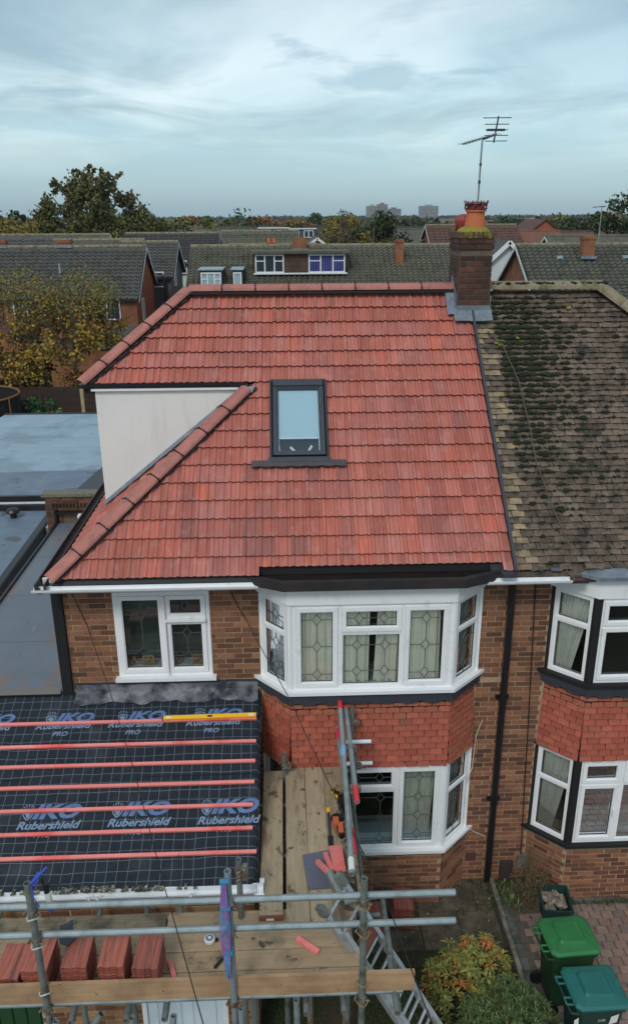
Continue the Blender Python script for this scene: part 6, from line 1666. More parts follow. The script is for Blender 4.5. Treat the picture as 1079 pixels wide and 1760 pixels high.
put('grass', leaf_mesh('grass', C, .045, M_['grass'], asp=.16, up=((0, 0, 1), .55)), None, kind='stuff')
mb = MB(); 
for i in range(500):
    x = rn.uniform(1.9, 2.86); y = -abs(rn.gauss(0, .5)); a = rn.uniform(.004, .014); moss_blob(mb, Vector((x, y - .02, .01)), a * 2, rn)
mb.build('soil_crumbs', M_['soil'], None, kind='stuff')
put('leaf_litter', leaf_mesh('leaf_litter', LIT, .035, pm('litter', (.2, .12, .05), .9, rnd=.4, stops=[(0, (.16, .10, .04)), (.6, (.26, .17, .06)), (1, (.10, .07, .04))]), asp=.6, flat=.9), None, kind='stuff')

# ================================================================== BACK GARDENS
fence = thing('timber_fence', 'dark brown overlap fence across the back garden on the left', 'fence', (-11, 27.5, 0))
pst3 = MB().bx(-.05, .05, -.04, .05, 0, 2.0).mesh('post', M_['fence']); brd = MB().bx(0, 1.78, -.01, .01, 0, .15).mesh('fence_board', M_['fence'])
for i in range(6):
    x = -5.6 + i * 1.85
    m = Matrix(); m.translation = (x - .05, 0, 0); put('post', pst3, fence, mw=m)
    if i < 6:
        for j in range(13):
            m = Matrix.Rotation(rad(6), 4, 'X'); m.translation = (x, 0, .12 + j * .142); put('fence_board', brd, fence, mw=m)
tr_ = thing('trampoline', 'trampoline with black safety net and tan rim by the fence', 'trampoline', (-13.3, 25.0, 0))
mb = MB(); pts = [(2.0 * math.cos(t), 2.0 * math.sin(t), 2.15) for t in np.linspace(0, 2 * math.pi, 25)]; mb.path(pts, .045, 6); lpart('top_rim', mb, M_['orange_pad'], tr_)
mb = MB()
for i in range(24):
    a, b = pts[i], pts[i + 1]; mb.quad((a[0], a[1], .7), (b[0], b[1], .7), (b[0], b[1], 2.15), (a[0], a[1], 2.15))
lpart('net', mb, M_['net'], tr_)
for i in range(6):
    t = 2 * math.pi * i / 6 - .4; lpart('pole', MB().tube((2.05 * math.cos(t), 2.05 * math.sin(t), 0), (2.05 * math.cos(t), 2.05 * math.sin(t), 2.2), .03, 6), M_['orange_pad'], tr_)
lpart('bed', MB().lathe((0, 0, .7), [(2.0, 0), (2.05, .03)], 24), M_['net'], tr_)
sh = thing('garden_shed', 'brown roofed garden shed behind the trampoline', 'shed', (-13.6, 30.2, 0))
lpart('walls', MB().bx(-2, 2, -1.2, 1.2, 0, 2.1), M_['fence'], sh); lpart('roof', MB().prism([(-2.2, -1.4, 2.05), (-2.2, 0, 3.15), (-2.2, 1.4, 2.05), (-2.2, 1.3, 2.0), (-2.2, 0, 3.05), (-2.2, -1.3, 2.0)], (4.4, 0, 0)), M_['shed_roof'], sh)
tree('ivy_shrub', 'bright green ivy like shrub in front of the dark fence', -10.6, 26.6, 1.8, .85, .75, pm('ivy', (.03, .085, .03), .6, rnd=.4, stops=[(0, (.02, .07, .025)), (1, (.05, .13, .04))]), n=700, clumps=14, leaf=.17, group=None, cat='shrub')
tree('fern_shrub', 'light green low shrub at the foot of the fence by the pale roof', -9.6, 23.0, 1.75, .8, .6, M_['fol_mid'], n=900, clumps=16, leaf=.12, group=None, cat='shrub')
tree('garden_bush', 'small yellow green bush right of the low shrub by the fence', -8.5, 23.5, 1.55, .55, .5, M_['fol_mid'], n=300, clumps=10, leaf=.12, group=None, cat='shrub')
cp_ = thing('garden_post', 'weathered pale timber post standing before the dark fence', 'post', (-8.85, 26.0, 0)); lpart('shaft', MB().bx(-.07, .07, -.05, .05, 0, 2.2), M_['timber'], cp_); lpart('cap', MB().bx(-.08, .08, -.06, .06, 2.2, 2.24), M_['timber'], cp_)
for i, (x, h) in enumerate(((-11.9, 1.7), (-8.0, 1.8), (-7.7, 1.5), (-10.2, 1.5))):
    MB().tube((x, 25.8, 0), (x + .05, 25.8, h), .025, 6).build('garden_cane', M_['twig'], None, label=('cane by the trampoline', 'taller cane right of the pale post', 'short cane nearest the white dormer', 'cane among the ivy shrub')[i] + ' in the back garden', cat='cane', group='canes in the garden')
# big autumn plane-like tree: broad pollarded crown
def plane_tree():
    t = thing('autumn_tree', 'broad autumn tree with yellow and brown leaves and upright twigs, left of the house', 'tree', (-9.95, 29.5, 0))
    rn = np.random.default_rng(3); cr = []
    pts, cc = crown_points(6500, 4.1, 2.2, 1.45, 46, .62, rn, .25, -.9); pts[:, 2] += 4.05; pts[:, 0] -= .9
    put('crown', leaf_mesh('crown', pts, .17, M_['fol_plane'], asp=.8), t, mw=Matrix())
    n = 6000; x = rn.uniform(-4.6, 2.2, n); z = 5.0 + rn.beta(1.6, 2.0, n) * (2.0 + .35 * np.sin(x * 2.3)); y = rn.normal(size=n) * .9
    put('upper_crown', leaf_mesh('upper_crown', np.column_stack([x, y, z]), .10, M_['fol_planeg'], asp=.7), t, mw=Matrix())
    n = 900; x = rn.normal(size=n) * .7 - 2.2; z = 2.4 + rn.normal(size=n) * .35; pts = np.column_stack([x, rn.normal(size=n) * .4 - .8, z]); put('low_spray', leaf_mesh('low_spray', pts, .16, M_['fol_plane'], asp=.8), t, mw=Matrix())
    n = 400; x = rn.normal(size=n) * .3 + .25; z = 2.15 + rn.normal(size=n) * .18; pts = np.column_stack([x, rn.normal(size=n) * .3 - .8, z]); put('low_spray', leaf_mesh('low_spray', pts, .15, M_['fol_orange'], asp=.8), t, mw=Matrix())
    mb = MB(); mb.path([(0, 0, -.1), (-.05, 0, 1.5), (0, 0, 2.8), (.0, 0, 4.0)], .17, 8, .12)
    for i in range(16):
        a = rn.uniform(0, 6.28); r = rn.uniform(1.0, 4.0); e = (r * math.cos(a) - .6, r * math.sin(a) * .5, rn.uniform(3.6, 5.0)); mb.path([(0, 0, 2.6 + .06 * i), (e[0] * .5, e[1] * .5, e[2] * .82), e], .09, 6, .04)
    lpart('trunk', mb, pm('pale_bark', (.13, .105, .08), .9, vv=.3, vs=4), t)
    mb = MB()
    for i in range(190):
        x = rn.uniform(-4.6, 2.2); y = rn.normal() * .8; z = rn.uniform(3.6, 4.8); mb.tube((x, y, z), (x + rn.normal() * .25, y, z + rn.uniform(1.2, 2.4)), .016, 4, .006)
    lpart('shoots', mb, M_['twig'], t)
plane_tree()

# ================================================================== HOUSES BEHIND
def roofmat(name, c, c2, moss=(.05, .055, .03)):
    return pm(name, c, .9, rnd=.12, vv=.25, vs=3.5, col2=c2, ns=1.6, fac=(.5, .68), col3=moss, ns3=5, fac3=(.60, .75))
M_['rf_mossy'] = roofmat('mossy_roof', (.105, .100, .075), (.055, .062, .035))
M_['rf_grey'] = roofmat('grey_roof', (.082, .080, .074), (.05, .05, .043))
M_['rf_green'] = roofmat('green_grey_roof', (.088, .088, .070), (.055, .058, .042))
M_['rf_brown'] = roofmat('brown_roof', (.105, .055, .042), (.07, .042, .035))
M_['rf_orange'] = roofmat('orange_roof', (.17, .07, .045), (.12, .06, .045))
M_['rf_dark'] = roofmat('dark_roof', (.05, .046, .045), (.035, .033, .032))
M_['far_brick'] = pm('far_brick', (.20, .075, .04), .9, rnd=.1, vv=.18, vs=3, col2=(.26, .11, .055), ns=1.4)
M_['far_red'] = pm('far_red_brick', (.34, .095, .045), .9, vv=.15, vs=4, col2=(.27, .08, .04), ns=14)
M_['far_white'] = pm('far_white', (.58, .62, .62), .8, vv=.06, vs=1)
M_['far_grey'] = pm('far_tilehung', (.085, .085, .082), .9, vv=.2, vs=2)
M_['far_frame'] = pm('far_frame', (.70, .73, .75), .5)
M_['far_curtain'] = pm('far_curtain', (.045, .05, .19), .9, vv=.3, vs=2)
M_['far_net'] = pm('far_net', (.30, .40, .44), .8, vv=.15, vs=3)

def roll_slope(parent, A, U, V, W, lu, lv, gauge, period, mat, name='roof_tiles', amp=.10, step=.06):
    """pantile-like slope: real courses and rolls in one sheet"""
    mb = MB(); rows = int(lv / gauge); k = 4; cols = int(lu / period) * k
    xs = [lu * i / cols for i in range(cols + 1)]; hs = [amp * (.5 + .5 * math.cos(2 * math.pi * (i % k) / k)) for i in range(cols + 1)]
    for r in range(rows):
        v0, v1 = r * gauge, (r + 1) * gauge + .02
        n0 = len(mb.v); j = random.uniform(-.004, .004)
        for x, h in zip(xs, hs): mb.v.append(tuple(A + U * x + V * v0 + W * (h + step + j)))
        for x, h in zip(xs, hs): mb.v.append(tuple(A + U * x + V * v1 + W * (h + .002)))
        for x, h in zip(xs, hs): mb.v.append(tuple(A + U * x + V * v0 + W * (-.01)))
        m = cols + 1
        for i in range(cols): mb.f.append((n0 + i, n0 + i + 1, n0 + m + i + 1, n0 + m + i)); mb.f.append((n0 + 2 * m + i, n0 + 2 * m + i + 1, n0 + i + 1, n0 + i))
    return mb.build(name, mat, parent, kind='stuff')

def far_window(parent, O, U, w, h, cols=2, glass='glass_far', top=False, mat='far_frame', fw=.07):
    Nn = U.cross(Z3); mb = MB(); ring(mb, O, U, Nn, 0, w, 0, h, fw, -.05, .05)
    for i in range(1, cols): mb.obx(O, U, Nn, Z3, w * i / cols - .035, w * i / cols + .035, -.04, .045, fw, h - fw)
    if top:
        mb.obx(O, U, Nn, Z3, fw, w / cols - .035, -.04, .044, h * .62, h * .62 + .05); mb.obx(O, U, Nn, Z3, w * (cols - 1) / cols + .035, w - fw, -.04, .044, h * .62, h * .62 + .05)
    f = mb.build('window', M_[mat], parent); g = MB(); g.obx(O, U, Nn, Z3, fw * .8, w - fw * .8, -.02, .01, fw * .8, h - fw * .8); g.build('pane', M_[glass], f); return f

def chimney_far(parent, x, y, z0, z1, w=.45, d=.45, pots=1, mat='far_brick'):
    c = MB().bx(x - w / 2, x + w / 2, y - d / 2, y + d / 2, z0, z1).bx(x - w / 2 - .04, x + w / 2 + .04, y - d / 2 - .04, y + d / 2 + .04, z1 - .18, z1 - .06).build('chimney', M_[mat], parent)
    for i in range(pots): MB().lathe((x + (i - (pots - 1) / 2) * .3, y, z1), [(.13, 0), (.11, .30), (.13, .32)], 10).build('chimney_pot', M_['pot'], c)
    MB().bx(x - w / 2 - .10, x + w / 2 + .10, y - d / 2 - .14, y - d / 2 - .0, z0, z0 + .16).build('flashing', M_['lead'], c)
    return c
def gable_house(name, label, x0, x1, yf, yb, ze, zr, wall, roof, axis='x', group='houses beyond the back gardens', detail=False, gauge=.30, verge=True, over=.25, gable_mat=None, cat='house'):
    t = thing(name, label, cat, ((x0 + x1) / 2, (yf + yb) / 2, 0), group)
    mb = MB()
    if axis == 'x':
        ym = (yf + yb) / 2
        mb.prism([Vector((x0, yf, -.1)), Vector((x0, yf, ze)), Vector((x0, ym, zr)), Vector((x0, yb, ze)), Vector((x0, yb, -.1))], (x1 - x0, 0, 0)); w = mb.build('wall', M_[wall], t)
        s = (zr - ze) / (ym - yf); fv = Vector((0, 1, s)).normalized(); W = X.cross(fv); lv = (ym - yf + over) / fv.y
        A = Vector((x0 - over, yf - over, ze - over * s)); lu = x1 - x0 + 2 * over
        rb = MB(); rb.obx(A, X, fv, W, 0, lu, 0, lv, .0, .09)
        bv = Vector((0, -1, s)).normalized(); B = Vector((x1 + over, yb + over, ze - over * s)); W2 = (-X).cross(bv); rb.obx(B, -X, bv, W2, 0, lu, 0, lv, .0, .088); rf = rb.build('roof', M_[roof], t)
        if detail: roll_slope(rf, A + W * .095, X, fv, W, lu, lv, gauge, detail if detail > .05 else .3, M_[roof])
        mb = MB(); mb.tube((x0 - over, ym, zr + .10), (x1 + over, ym, zr + .10), .12, 8); mb.build('ridge', M_['old_ridge'] if detail else M_[roof], rf)
        if verge:
            for xx in (x0 - over - .02, x1 + over - .01):
                mb = MB(); mb.obx(Vector((xx, A.y, A.z)), X, fv, W, 0, .03, 0, lv, -.10, .06); mb.obx(Vector((xx, B.y, B.z)), X, bv, bv.cross(X) * -1, 0, .03, 0, lv, -.10, .06)
                mb.build('barge_board', M_['far_frame'], rf)
    else:
        xm = (x0 + x1) / 2
        mb.prism([Vector((x0, yf, -.1)), Vector((x1, yf, -.1)), Vector((x1, yf, ze)), Vector((xm, yf, zr)), Vector((x0, yf, ze))], (0, yb - yf, 0)); w = mb.build('wall', M_[wall], t)
        s = (zr - ze) / (xm - x0); rb = MB()
        for sx, xe in ((1, x0), (-1, x1)):
            fv = Vector((sx, 0, s)).normalized(); U = Vector((0, -sx, 0)); A = Vector((xe - sx * over, yb + over if sx > 0 else yf - over, ze - over * s)); W = U.cross(fv); lv = (xm - x0 + over) / abs(fv.x); rb.obx(A, U, fv, W, 0, yb - yf + 2 * over, 0, lv, 0, .09)
        rf = rb.build('roof', M_[roof], t)
        if verge:
            for sx, xe in ((1, x0), (-1, x1)):
                fv = Vector((sx, 0, s)).normalized(); W = Vector((-sx * s, 0, 1)).normalized(); mb = MB(); mb.obx(Vector((xe - sx * over, yf - over - .03, ze - over * s)), fv, Y_, W, 0, (xm - x0 + over) / abs(fv.x), 0, .03, -.16, .095)
                mb.build('barge_board', M_['far_frame'], rf)
    return t, w, rf

# left terrace house with red gable (nearest behind)
A_, aw, ar = gable_house('terrace_house', 'brick terrace house with dark rolled tile roof and red brick gable, behind the autumn tree', -22.0, -8.25, 37.5, 44.9, 4.95, 7.45, 'far_brick', 'rf_grey', detail=.33, gauge=.32)
MB().prism([Vector((-8.245, 37.48, -.1)), Vector((-8.245, 37.48, 4.95)), Vector((-8.245, 41.2, 7.43)), Vector((-8.245, 44.9, 4.95)), Vector((-8.245, 44.9, -.1))], (.05, 0, 0)).build('gable_wall', M_['far_red'], A_)
far_window(A_, Vector((-8.16, 39.2, 3.4)), Y_, .6, 1.35, 1)
for x in (-20.5, -17.3, -15.0, -12.6, -10.6): far_window(A_, Vector((x, 37.46, 3.75)), X, 1.5, 1.15, 2)
for x in (-19.5, -16.6, -12.8): chimney_far(A_, x, 41.4, 7.5, 7.95, .8, .5, 0)
for x in (-12.6,): MB().lathe((x, 38.9, 6.2), [(.05, 0), (.05, .45), (.08, .46), (.08, .52)], 8).build('vent_pipe', M_['far_net'], A_)
P_ = thing('rear_porch', 'dark hanging tiled rear porch of the left terrace house', 'porch', (-9.2, 36.6, 0)); 
po = MB(); po.bx(-.9, .9, -.6, .8, 0, 2.4); lpart('walls', po, M_['far_brick'], P_); lpart('roof', MB().prism([(-1, -.75, 2.4), (1, -.75, 2.4), (1, .85, 3.3), (-1, .85, 3.3)], (0, 0, .1)), M_['rf_grey'], P_)
# rows further left
gable_house('terrace_row', 'long low dark tiled roof further behind, on the far left', -30, -12.9, 50.5, 58, 5.4, 7.85, 'far_brick', 'rf_grey', detail=.4, gauge=.4)
gable_house('terrace_row', 'dark roof section with vents between the two left rows', -15.4, -9.7, 46.6, 53, 5.4, 7.6, 'far_brick', 'rf_grey', detail=.4, gauge=.4)
C_, cw_, cr_ = gable_house('grey_house', 'grey tile hung house with white window, right of the red gable', -10.6, -7.15, 44.6, 51, 5.6, 7.5, 'far_grey', 'rf_grey', detail=.33, gauge=.33)
far_window(C_, Vector((-8.55, 44.55, 4.95)), X, 1.0, .95, 1); far_window(C_, Vector((-7.10, 46.1, 4.9)), Y_, .9, 1.1, 2)
MB().bx(-7.6, -7.45, 44.3, 44.45, 2, 5.6).build('downpipe', M_['black'], C_)
far_window(C_, Vector((-9.9, 44.55, 4.95)), X, .9, .95, 1)
tree('hedge', 'bright green hedge between the grey house and the red ridge', -7.0, 38.0, 3.75, .9, 1.3, M_['fol_mid'], n=600, clumps=12, leaf=.2, group=None, cat='hedge')
D_, dw_, dr2 = gable_house('terrace_house', 'dark roofed house with a white wall patch behind the grey house', -12.5, -5.3, 56.6, 65, 5.7, 7.8, 'far_white', 'rf_dark', detail=.4, gauge=.4)
far_window(D_, Vector((-8.3, 56.5, 5.0)), X, .9, 1.0, 1); MB().bx(-8.0, -7.85, 55.9, 56.0, 6.2, 7.2).build('vent_pipe', M_['far_net'], D_)
gable_house('terrace_house', 'grey brown tiled roof behind the middle terrace, left part', -5.0, 1.2, 61, 69, 5.8, 7.85, 'far_brick', 'rf_mossy', detail=.4, gauge=.4)
MB().bx(-2.15, -1.55, 63.6, 63.9, 7.0, 7.5)
gable_house('terrace_house', 'brown grey tiled roof right behind the middle terrace', -3.8, 2.4, 52.5, 59.5, 4.9, 7.05, 'far_brick', 'rf_mossy', detail=.4, gauge=.4)
g1 = thing('chimney_stack', 'brick chimney stack with terracotta pots behind the box dormer', 'chimney', (-.8, 55.5, 0)); lpart('stack', MB().bx(-.45, .45, -.4, .4, 5, 7.3), M_['far_brick'], g1)
for i in (-.2, .2): lpart('chimney_pot', MB().lathe((i, 0, 7.3), [(.13, 0), (.11, .35), (.13, .37)], 10), M_['pot'], g1)
# middle terrace with the box dormers
E_, ew_, er = gable_house('terrace_house', 'long mossy tiled terrace with box dormer windows behind the red ridge', -5.1, 9.75, 36.3, 45.3, 4.8, 7.44, 'far_brick', 'rf_mossy', detail=.30, gauge=.27, verge=False)
dm = MB(); dm.bx(-1.55, 3.55, 37.95, 41.0, 6.15, 7.22); dmo = dm.build('dormer', M_['rf_brown'], E_)
MB().bx(-1.75, 3.75, 37.70, 41.2, 7.22, 7.36).build('dormer_roof', M_['rf_mossy'], dmo)
MB().bx(-1.62, 3.62, 37.85, 37.95, 6.12, 6.20).build('dormer_sill', M_['far_frame'], dmo)
far_window(E_, Vector((-1.52, 37.93, 6.20)), X, 1.60, .98, 3, top=True); far_window(E_, Vector((1.45, 37.93, 6.20)), X, 2.05, .98, 3, 'far_curtain', top=True)
for i in range(7):
    for j in range(3): MB().bx(.14 + i * .175, .14 + i * .175 + .16, 37.92, 37.945, 6.24 + j * .3, 6.24 + j * .3 + .28).build('hung_tile', M_['rf_brown'], dmo)
for x0, x1, c in ((-4.50, -3.38, 3), (-2.72, -2.26, 1)):
    d2 = MB().bx(x0 - .06, x1 + .06, 37.10, 39.0, 5.30, 6.42).build('dormer', M_['rf_dark'], E_); MB().bx(x0 - .12, x1 + .12, 37.0, 39.3, 6.42, 6.50).build('dormer_roof', M_['far_net'], d2)
    far_window(E_, Vector((x0, 37.07, 5.30)), X, x1 - x0, 1.0, c, 'far_net', top=(c == 3))
c5 = chimney_far(E_, 6.70, 39.2, 6.3, 7.92, .44, .44, 0)
lf_ = MB().bx(.60, 1.45, 40.2, 41.0, 6.8, 8.0).build('chimney', M_['far_brick'], E_); MB().bx(.5, 1.55, 40.05, 40.2, 7.3, 7.4).build('flashing', M_['lead'], lf_)
# right: white gable, green-grey roof with red gable
gable_house('white_gable_house', 'plain white rendered gable seen right of the chimney stack', 10.6, 16.4, 41.0, 50, 5.0, 7.7, 'far_white', 'rf_grey', axis='y')
H_, hw_, hr = gable_house('brick_house', 'house with green grey tiled roof and brick gable at the right edge', 12.75, 24.5, 31.2, 40.6, 4.75, 7.56, 'far_brick', 'rf_green', detail=.32, gauge=.30)
chimney_far(H_, 16.0, 34.8, 7.0, 8.15, .62, .62, 0); MB().bx(13.5, 13.75, 31.1, 31.2, 4.0, 4.3)
for x in (14.4, 17.9): MB().bx(x, x + .3, 34.6, 34.8, 7.02, 7.16).build('roof_vent', M_['far_net'], H_)
# roofs beyond, on the right
G_, gw_, gr_ = gable_house('brown_roof_house', 'large brown tiled roof directly behind the chimney stack', 14.4, 23.0, 70.5, 79.5, 5.8, 8.15, 'far_red', 'rf_brown', detail=.5, gauge=.5)
chimney_far(G_, 16.7, 72, 6.8, 8.05, .9, .5, 1); far_window(G_, Vector((20.6, 70.4, 4.9)), X, 1.5, 1.0, 2); far_window(G_, Vector((22.2, 70.4, 4.9)), X, .8, 1.0, 1)
gable_house('orange_roof_house', 'orange brown tiled roof to the right of the large brown roof', 23.6, 28.5, 74, 83, 5.6, 7.5, 'far_brick', 'rf_orange')
gable_house('brown_roof_house', 'plain brown roof adjoining the orange roof', 28.6, 34.0, 74.2, 83, 5.6, 7.4, 'far_brick', 'rf_brown')
gable_house('grey_roof_house', 'grey brown roof with white verge behind the right edge house', 21.5, 33, 55, 63, 5.4, 7.45, 'far_brick', 'rf_mossy')
R_, rw_, rr_ = gable_house('solar_roof_house', 'dark roof with small pale skylights near the right edge', 42.5, 52, 92, 101, 5.8, 8.2, 'far_brick', 'rf_dark')
for i in range(3): MB().obx(Vector((46.2 + i * .9, 93.4, 8.05)), X, Vector((0, .8, .5)).normalized(), Vector((0, -.5, .8)).normalized(), 0, .5, 0, 1.1, 0, .05).build('skylight', M_['far_net'], R_)
gable_house('hipped_house', 'brown roof among trees on the right', 28, 35.5, 93, 101, 5.8, 8.6, 'far_red', 'rf_brown', axis='y', verge=False); 
gable_house('low_roof_house', 'low green brown roof beside the dark bush on the right', 20.6, 27.5, 108, 116, 5.6, 7.6, 'far_brick', 'rf_mossy')

# scattered further roofs: (px, distance, half width m, ridge z, roof, wall, axis)
far_list = [
 ('grey pitched roof far left behind the oak, leftmost', 8, 95, 4.5, 7.2, 'rf_brown', 'far_brick', 'y'), ('brown pitched roof far left, second from the edge', 35, 92, 4.5, 7.6, 'rf_brown', 'far_brick', 'y'),
 ('dark pitched roof under the tall conifer on the left', 55, 110, 5, 8.3, 'rf_dark', 'far_brick', 'y'), ('brown pitched roof left of the oak trunk', 85, 88, 4, 7.6, 'rf_brown', 'far_brick', 'y'),
 ('pale verged roof beneath the oak crown', 235, 74, 3.2, 7.7, 'rf_mossy', 'far_white', 'y'), ('flat topped pale building between oak and green tree', 305, 140, 6, 8.2, 'rf_mossy', 'far_white', 'x'),
 ('long sandy roof below the green tree', 350, 118, 8, 8.1, 'rf_mossy', 'far_brick', 'x'), ('grey box roof with white fascia left of the orange trees', 425, 100, 4, 8.3, 'rf_grey', 'far_white', 'x'),
 ('house with white framed window below the orange trees', 443, 84, 2.2, 7.9, 'rf_dark', 'far_grey', 'x'), ('pitched grey roof left of the box dormer far house', 488, 90, 4.5, 7.9, 'rf_grey', 'far_brick', 'y'),
 ('far house with dark flat dormer and two white windows', 518, 105, 5.5, 8.4, 'rf_dark', 'far_grey', 'x'), ('small gabled brick house with white verge, centre', 545, 80, 3.2, 7.5, 'rf_grey', 'far_brick', 'y'),
 ('white wall glimpsed beside the yellow tree', 574, 125, 1.5, 8.9, 'rf_dark', 'far_white', 'y'), ('grey roof with dormer window behind the dark tree', 690, 112, 5, 8.2, 'rf_dark', 'far_grey', 'x'),
 ('greenish roof right of the dark tree', 715, 100, 4.5, 8.0, 'rf_green', 'far_brick', 'x'), ('small pale gable beside the terrace chimney', 728, 76, 3.5, 7.3, 'rf_green', 'far_brick', 'y'),
 ('small dark roof under the mossy bush far right', 965, 96, 4, 7.8, 'rf_dark', 'far_brick', 'y'), ('grey roof at the right edge beyond the dark tree', 1055, 88, 7, 7.4, 'rf_dark', 'far_brick', 'x')]
for lb, px, D, hw, zr, rf_m, wl_m, ax in far_list:
    zr -= .0065 * D; p = on_y(px, 400, D); gh, gw, gf = gable_house('distant_house', lb, p.x - hw, p.x + hw, D, D + 8, zr - 2.2, zr, wl_m, rf_m, axis=ax, group='distant houses', verge='white verge' in lb or 'pale verged' in lb)
    if ax == 'x':
        far_window(gh, Vector((p.x - hw * .5, D - .06, zr - 3.4)), X, 1.2, 1.0, 2); far_window(gh, Vector((p.x + hw * .2, D - .06, zr - 3.4)), X, 1.2, 1.0, 2)
for lb, px, py, D in (('dark flat dormer with white windows on a far roof, centre', 518, 399, 103.5), ('white framed dormer on a far roof left of centre', 470, 398, 98.5), ('dormer with white window beside the far dark tree', 690, 401, 110.5)):
    p = on_y(px, py, D); t = thing('box_dormer', lb, 'dormer', tuple(p), 'dormers on distant roofs'); lpart('box', MB().bx(-1.9, 1.9, 0, 4, -.9, .35), M_['far_grey'], t); lpart('roof', MB().bx(-2.0, 2.0, -.2, 4, .35, .45), M_['far_white'], t)
    for dx in (-1.6, .3):
        w = lpart('window', MB().bx(dx, dx + 1.3, -.06, 0, -.7, .25), M_['far_frame'], t); put('pane', MB().bx(dx + .12, dx + .58, -.09, -.06, -.58, .13).bx(dx + .72, dx + 1.18, -.09, -.06, -.58, .13).mesh('pane', M_['glass_far']), w, mw=Matrix())
# far fill of roofs reading as one mass
mb = MB(); rn = random.Random(21)
for i in range(150):
    D = rn.uniform(120, 620); x = rn.uniform(-.50, .52) * D; hw = rn.uniform(4, 11); zr = rn.uniform(5.6, 7.3)
    mb.prism([Vector((x - hw, D, 0)), Vector((x - hw, D, zr - 2.4)), Vector((x - hw + (2 if i % 2 else 0), D + 4, zr)), Vector((x - hw, D + 8, zr - 2.4)), Vector((x - hw, D + 8, 0))], (2 * hw, 0, 0))
mb.build('distant_roofs', pm('distant_roofs', (.10, .075, .06), .9, rnd=.5, stops=[(0, (.11, .06, .045)), (.5, (.07, .065, .06)), (.9, (.12, .09, .07)), (1, (.3, .3, .3))]), None, kind='stuff', label='mass of far suburban roofs near the horizon', cat='roofs')

# ================================================================== TREES BEYOND
p = on_y(165, 400, 72)
def oak():
    t = thing('oak_tree', 'big spreading oak with open crown on the left skyline', 'tree', (p.x, 72, 0), None)
    rn = np.random.default_rng(8)
    blobs = [(-4.6, 9.2, 1.1), (-3.6, 10.4, 1.1), (-5.3, 10.0, .6), (-2.2, 11.6, 1.3), (-3.4, 11.9, .7), (-.6, 12.4, 1.2), (.6, 11.5, 1.4), (1.9, 11.9, 1.1), (2.7, 10.9, 1.2), (1.2, 12.9, .5), (2.4, 12.7, .45), (.2, 13.1, .5), (-.9, 10.6, 1.5), (-2.3, 9.8, 1.3), (1.0, 9.8, 1.7),
             (3.3, 9.6, 1.5), (4.4, 9.0, 1.3), (-3.6, 8.1, 1.4), (-1.6, 8.3, 1.6), (.6, 8.0, 1.8), (2.7, 7.9, 1.8), (4.6, 7.8, 1.4), (-4.6, 7.0, 1.2), (-2.6, 6.6, 1.5), (0, 6.3, 1.8), (2.6, 6.2, 1.8), (4.6, 6.3, 1.5), (5.6, 8.0, .9), (-5.2, 8.5, .6), (-1.4, 13.0, .35)]
    P = []
    for bx_, bz, br in blobs:
        n = int(300 * br * br)
        k = max(3, int(br * 7)); sc_ = rn.normal(size=(k, 3)); sc_ /= np.linalg.norm(sc_, axis=1)[:, None]; sc_ *= rn.uniform(.3, .95, size=(k, 1)) * br * np.array([1, 1.4, .9])
        idx = rn.integers(k, size=n); q = rn.normal(size=(n, 3)) * br * .21
        P.append(sc_[idx] + q + np.array([bx_, rn.normal() * 1.2, bz]))
    P = np.vstack(P); put('crown', leaf_mesh('crown', P, .30, M_['fol_oak'], asp=.8), t, mw=Matrix())
    mb = MB(); mb.path([(0, 0, 0), (.2, 0, 3), (0, 0, 6), (.3, 0, 8.5)], .55, 8, .3)
    for bx_, bz, br in blobs[:26]:
        mb.path([(0.1, 0, max(4.5, bz - 5)), (bx_ * .45, rn.normal() * .3, bz - 2.2), (bx_ * .85, rn.normal() * .4, bz - .3), (bx_ * 1.02, 0, bz + br * .5)], .17, 5, .04)
    lpart('trunk', mb, M_['bark'], t)
oak()
def T(px, D, top, r, mat, label, rz=None, n=500, leaf=None, kind='tree', **k):
    q = on_y(px, 400, D); h = on_y(px, top, D).z - r * .16; return tree(kind, label, q.x, D, h, r, rz or h * .42, M_[mat], n=int(n * 2.6), leaf=leaf or max(.3, D * .0054), group=k.pop('group', 'trees among the houses'), **k)
T(225, 76, 355, 3.9, 'fol_dark', 'dense dark tree leaning against the right side of the oak', n=2600, clumps=26)
T(265, 88, 370, 4.2, 'fol_dark', 'low dark rounded tree at the right foot of the oak', n=1800, clumps=20)
T(250, 78, 362, 2.4, 'fol_oak', 'mid green tree between the oak and the low dark tree', n=1000)
T(205, 64, 383, 2.2, 'fol_oak', 'brownish green tree in front of the oak crown', n=900)
T(120, 66, 380, 2.2, 'fol_oak', 'brownish tree below the left side of the oak', n=900)
T(62, 105, 378, 2.2, 'fol_yellow', 'yellow green round tree on the far left', n=500)
T(15, 115, 373, 4.0, 'fol_yellow', 'olive yellow tree at the left edge', n=700)
T(38, 150, 361, 1.1, 'fol_dark', 'slim dark conifer on the far left skyline', n=300, rz=4)
T(22, 170, 364, 5, 'fol_dark', 'dark round tree on the far left skyline', n=500)
T(3, 150, 355, 3.5, 'fol_bare', 'half bare pale tree cut by the left edge', n=350)
T(66, 140, 362, 3, 'fol_dark', 'dark feathery tree left of the oak', n=350)
T(370, 118, 368, 4.6, 'fol_mid', 'rounded bright green tree left of centre', n=1100, clumps=20)
T(392, 128, 372, 3.6, 'fol_mid', 'smaller green tree joined to the bright green one', n=700)
T(470, 135, 371, 4.6, 'fol_orange', 'orange brown tree near the centre, left of the pair', n=1000, clumps=18)
T(497, 128, 368, 4.6, 'fol_orange', 'bright orange tree near the centre, right of the pair', n=1100, clumps=18)
T(552, 112, 376, 3.6, 'fol_yellow', 'yellow green tree right of the orange trees', n=900)
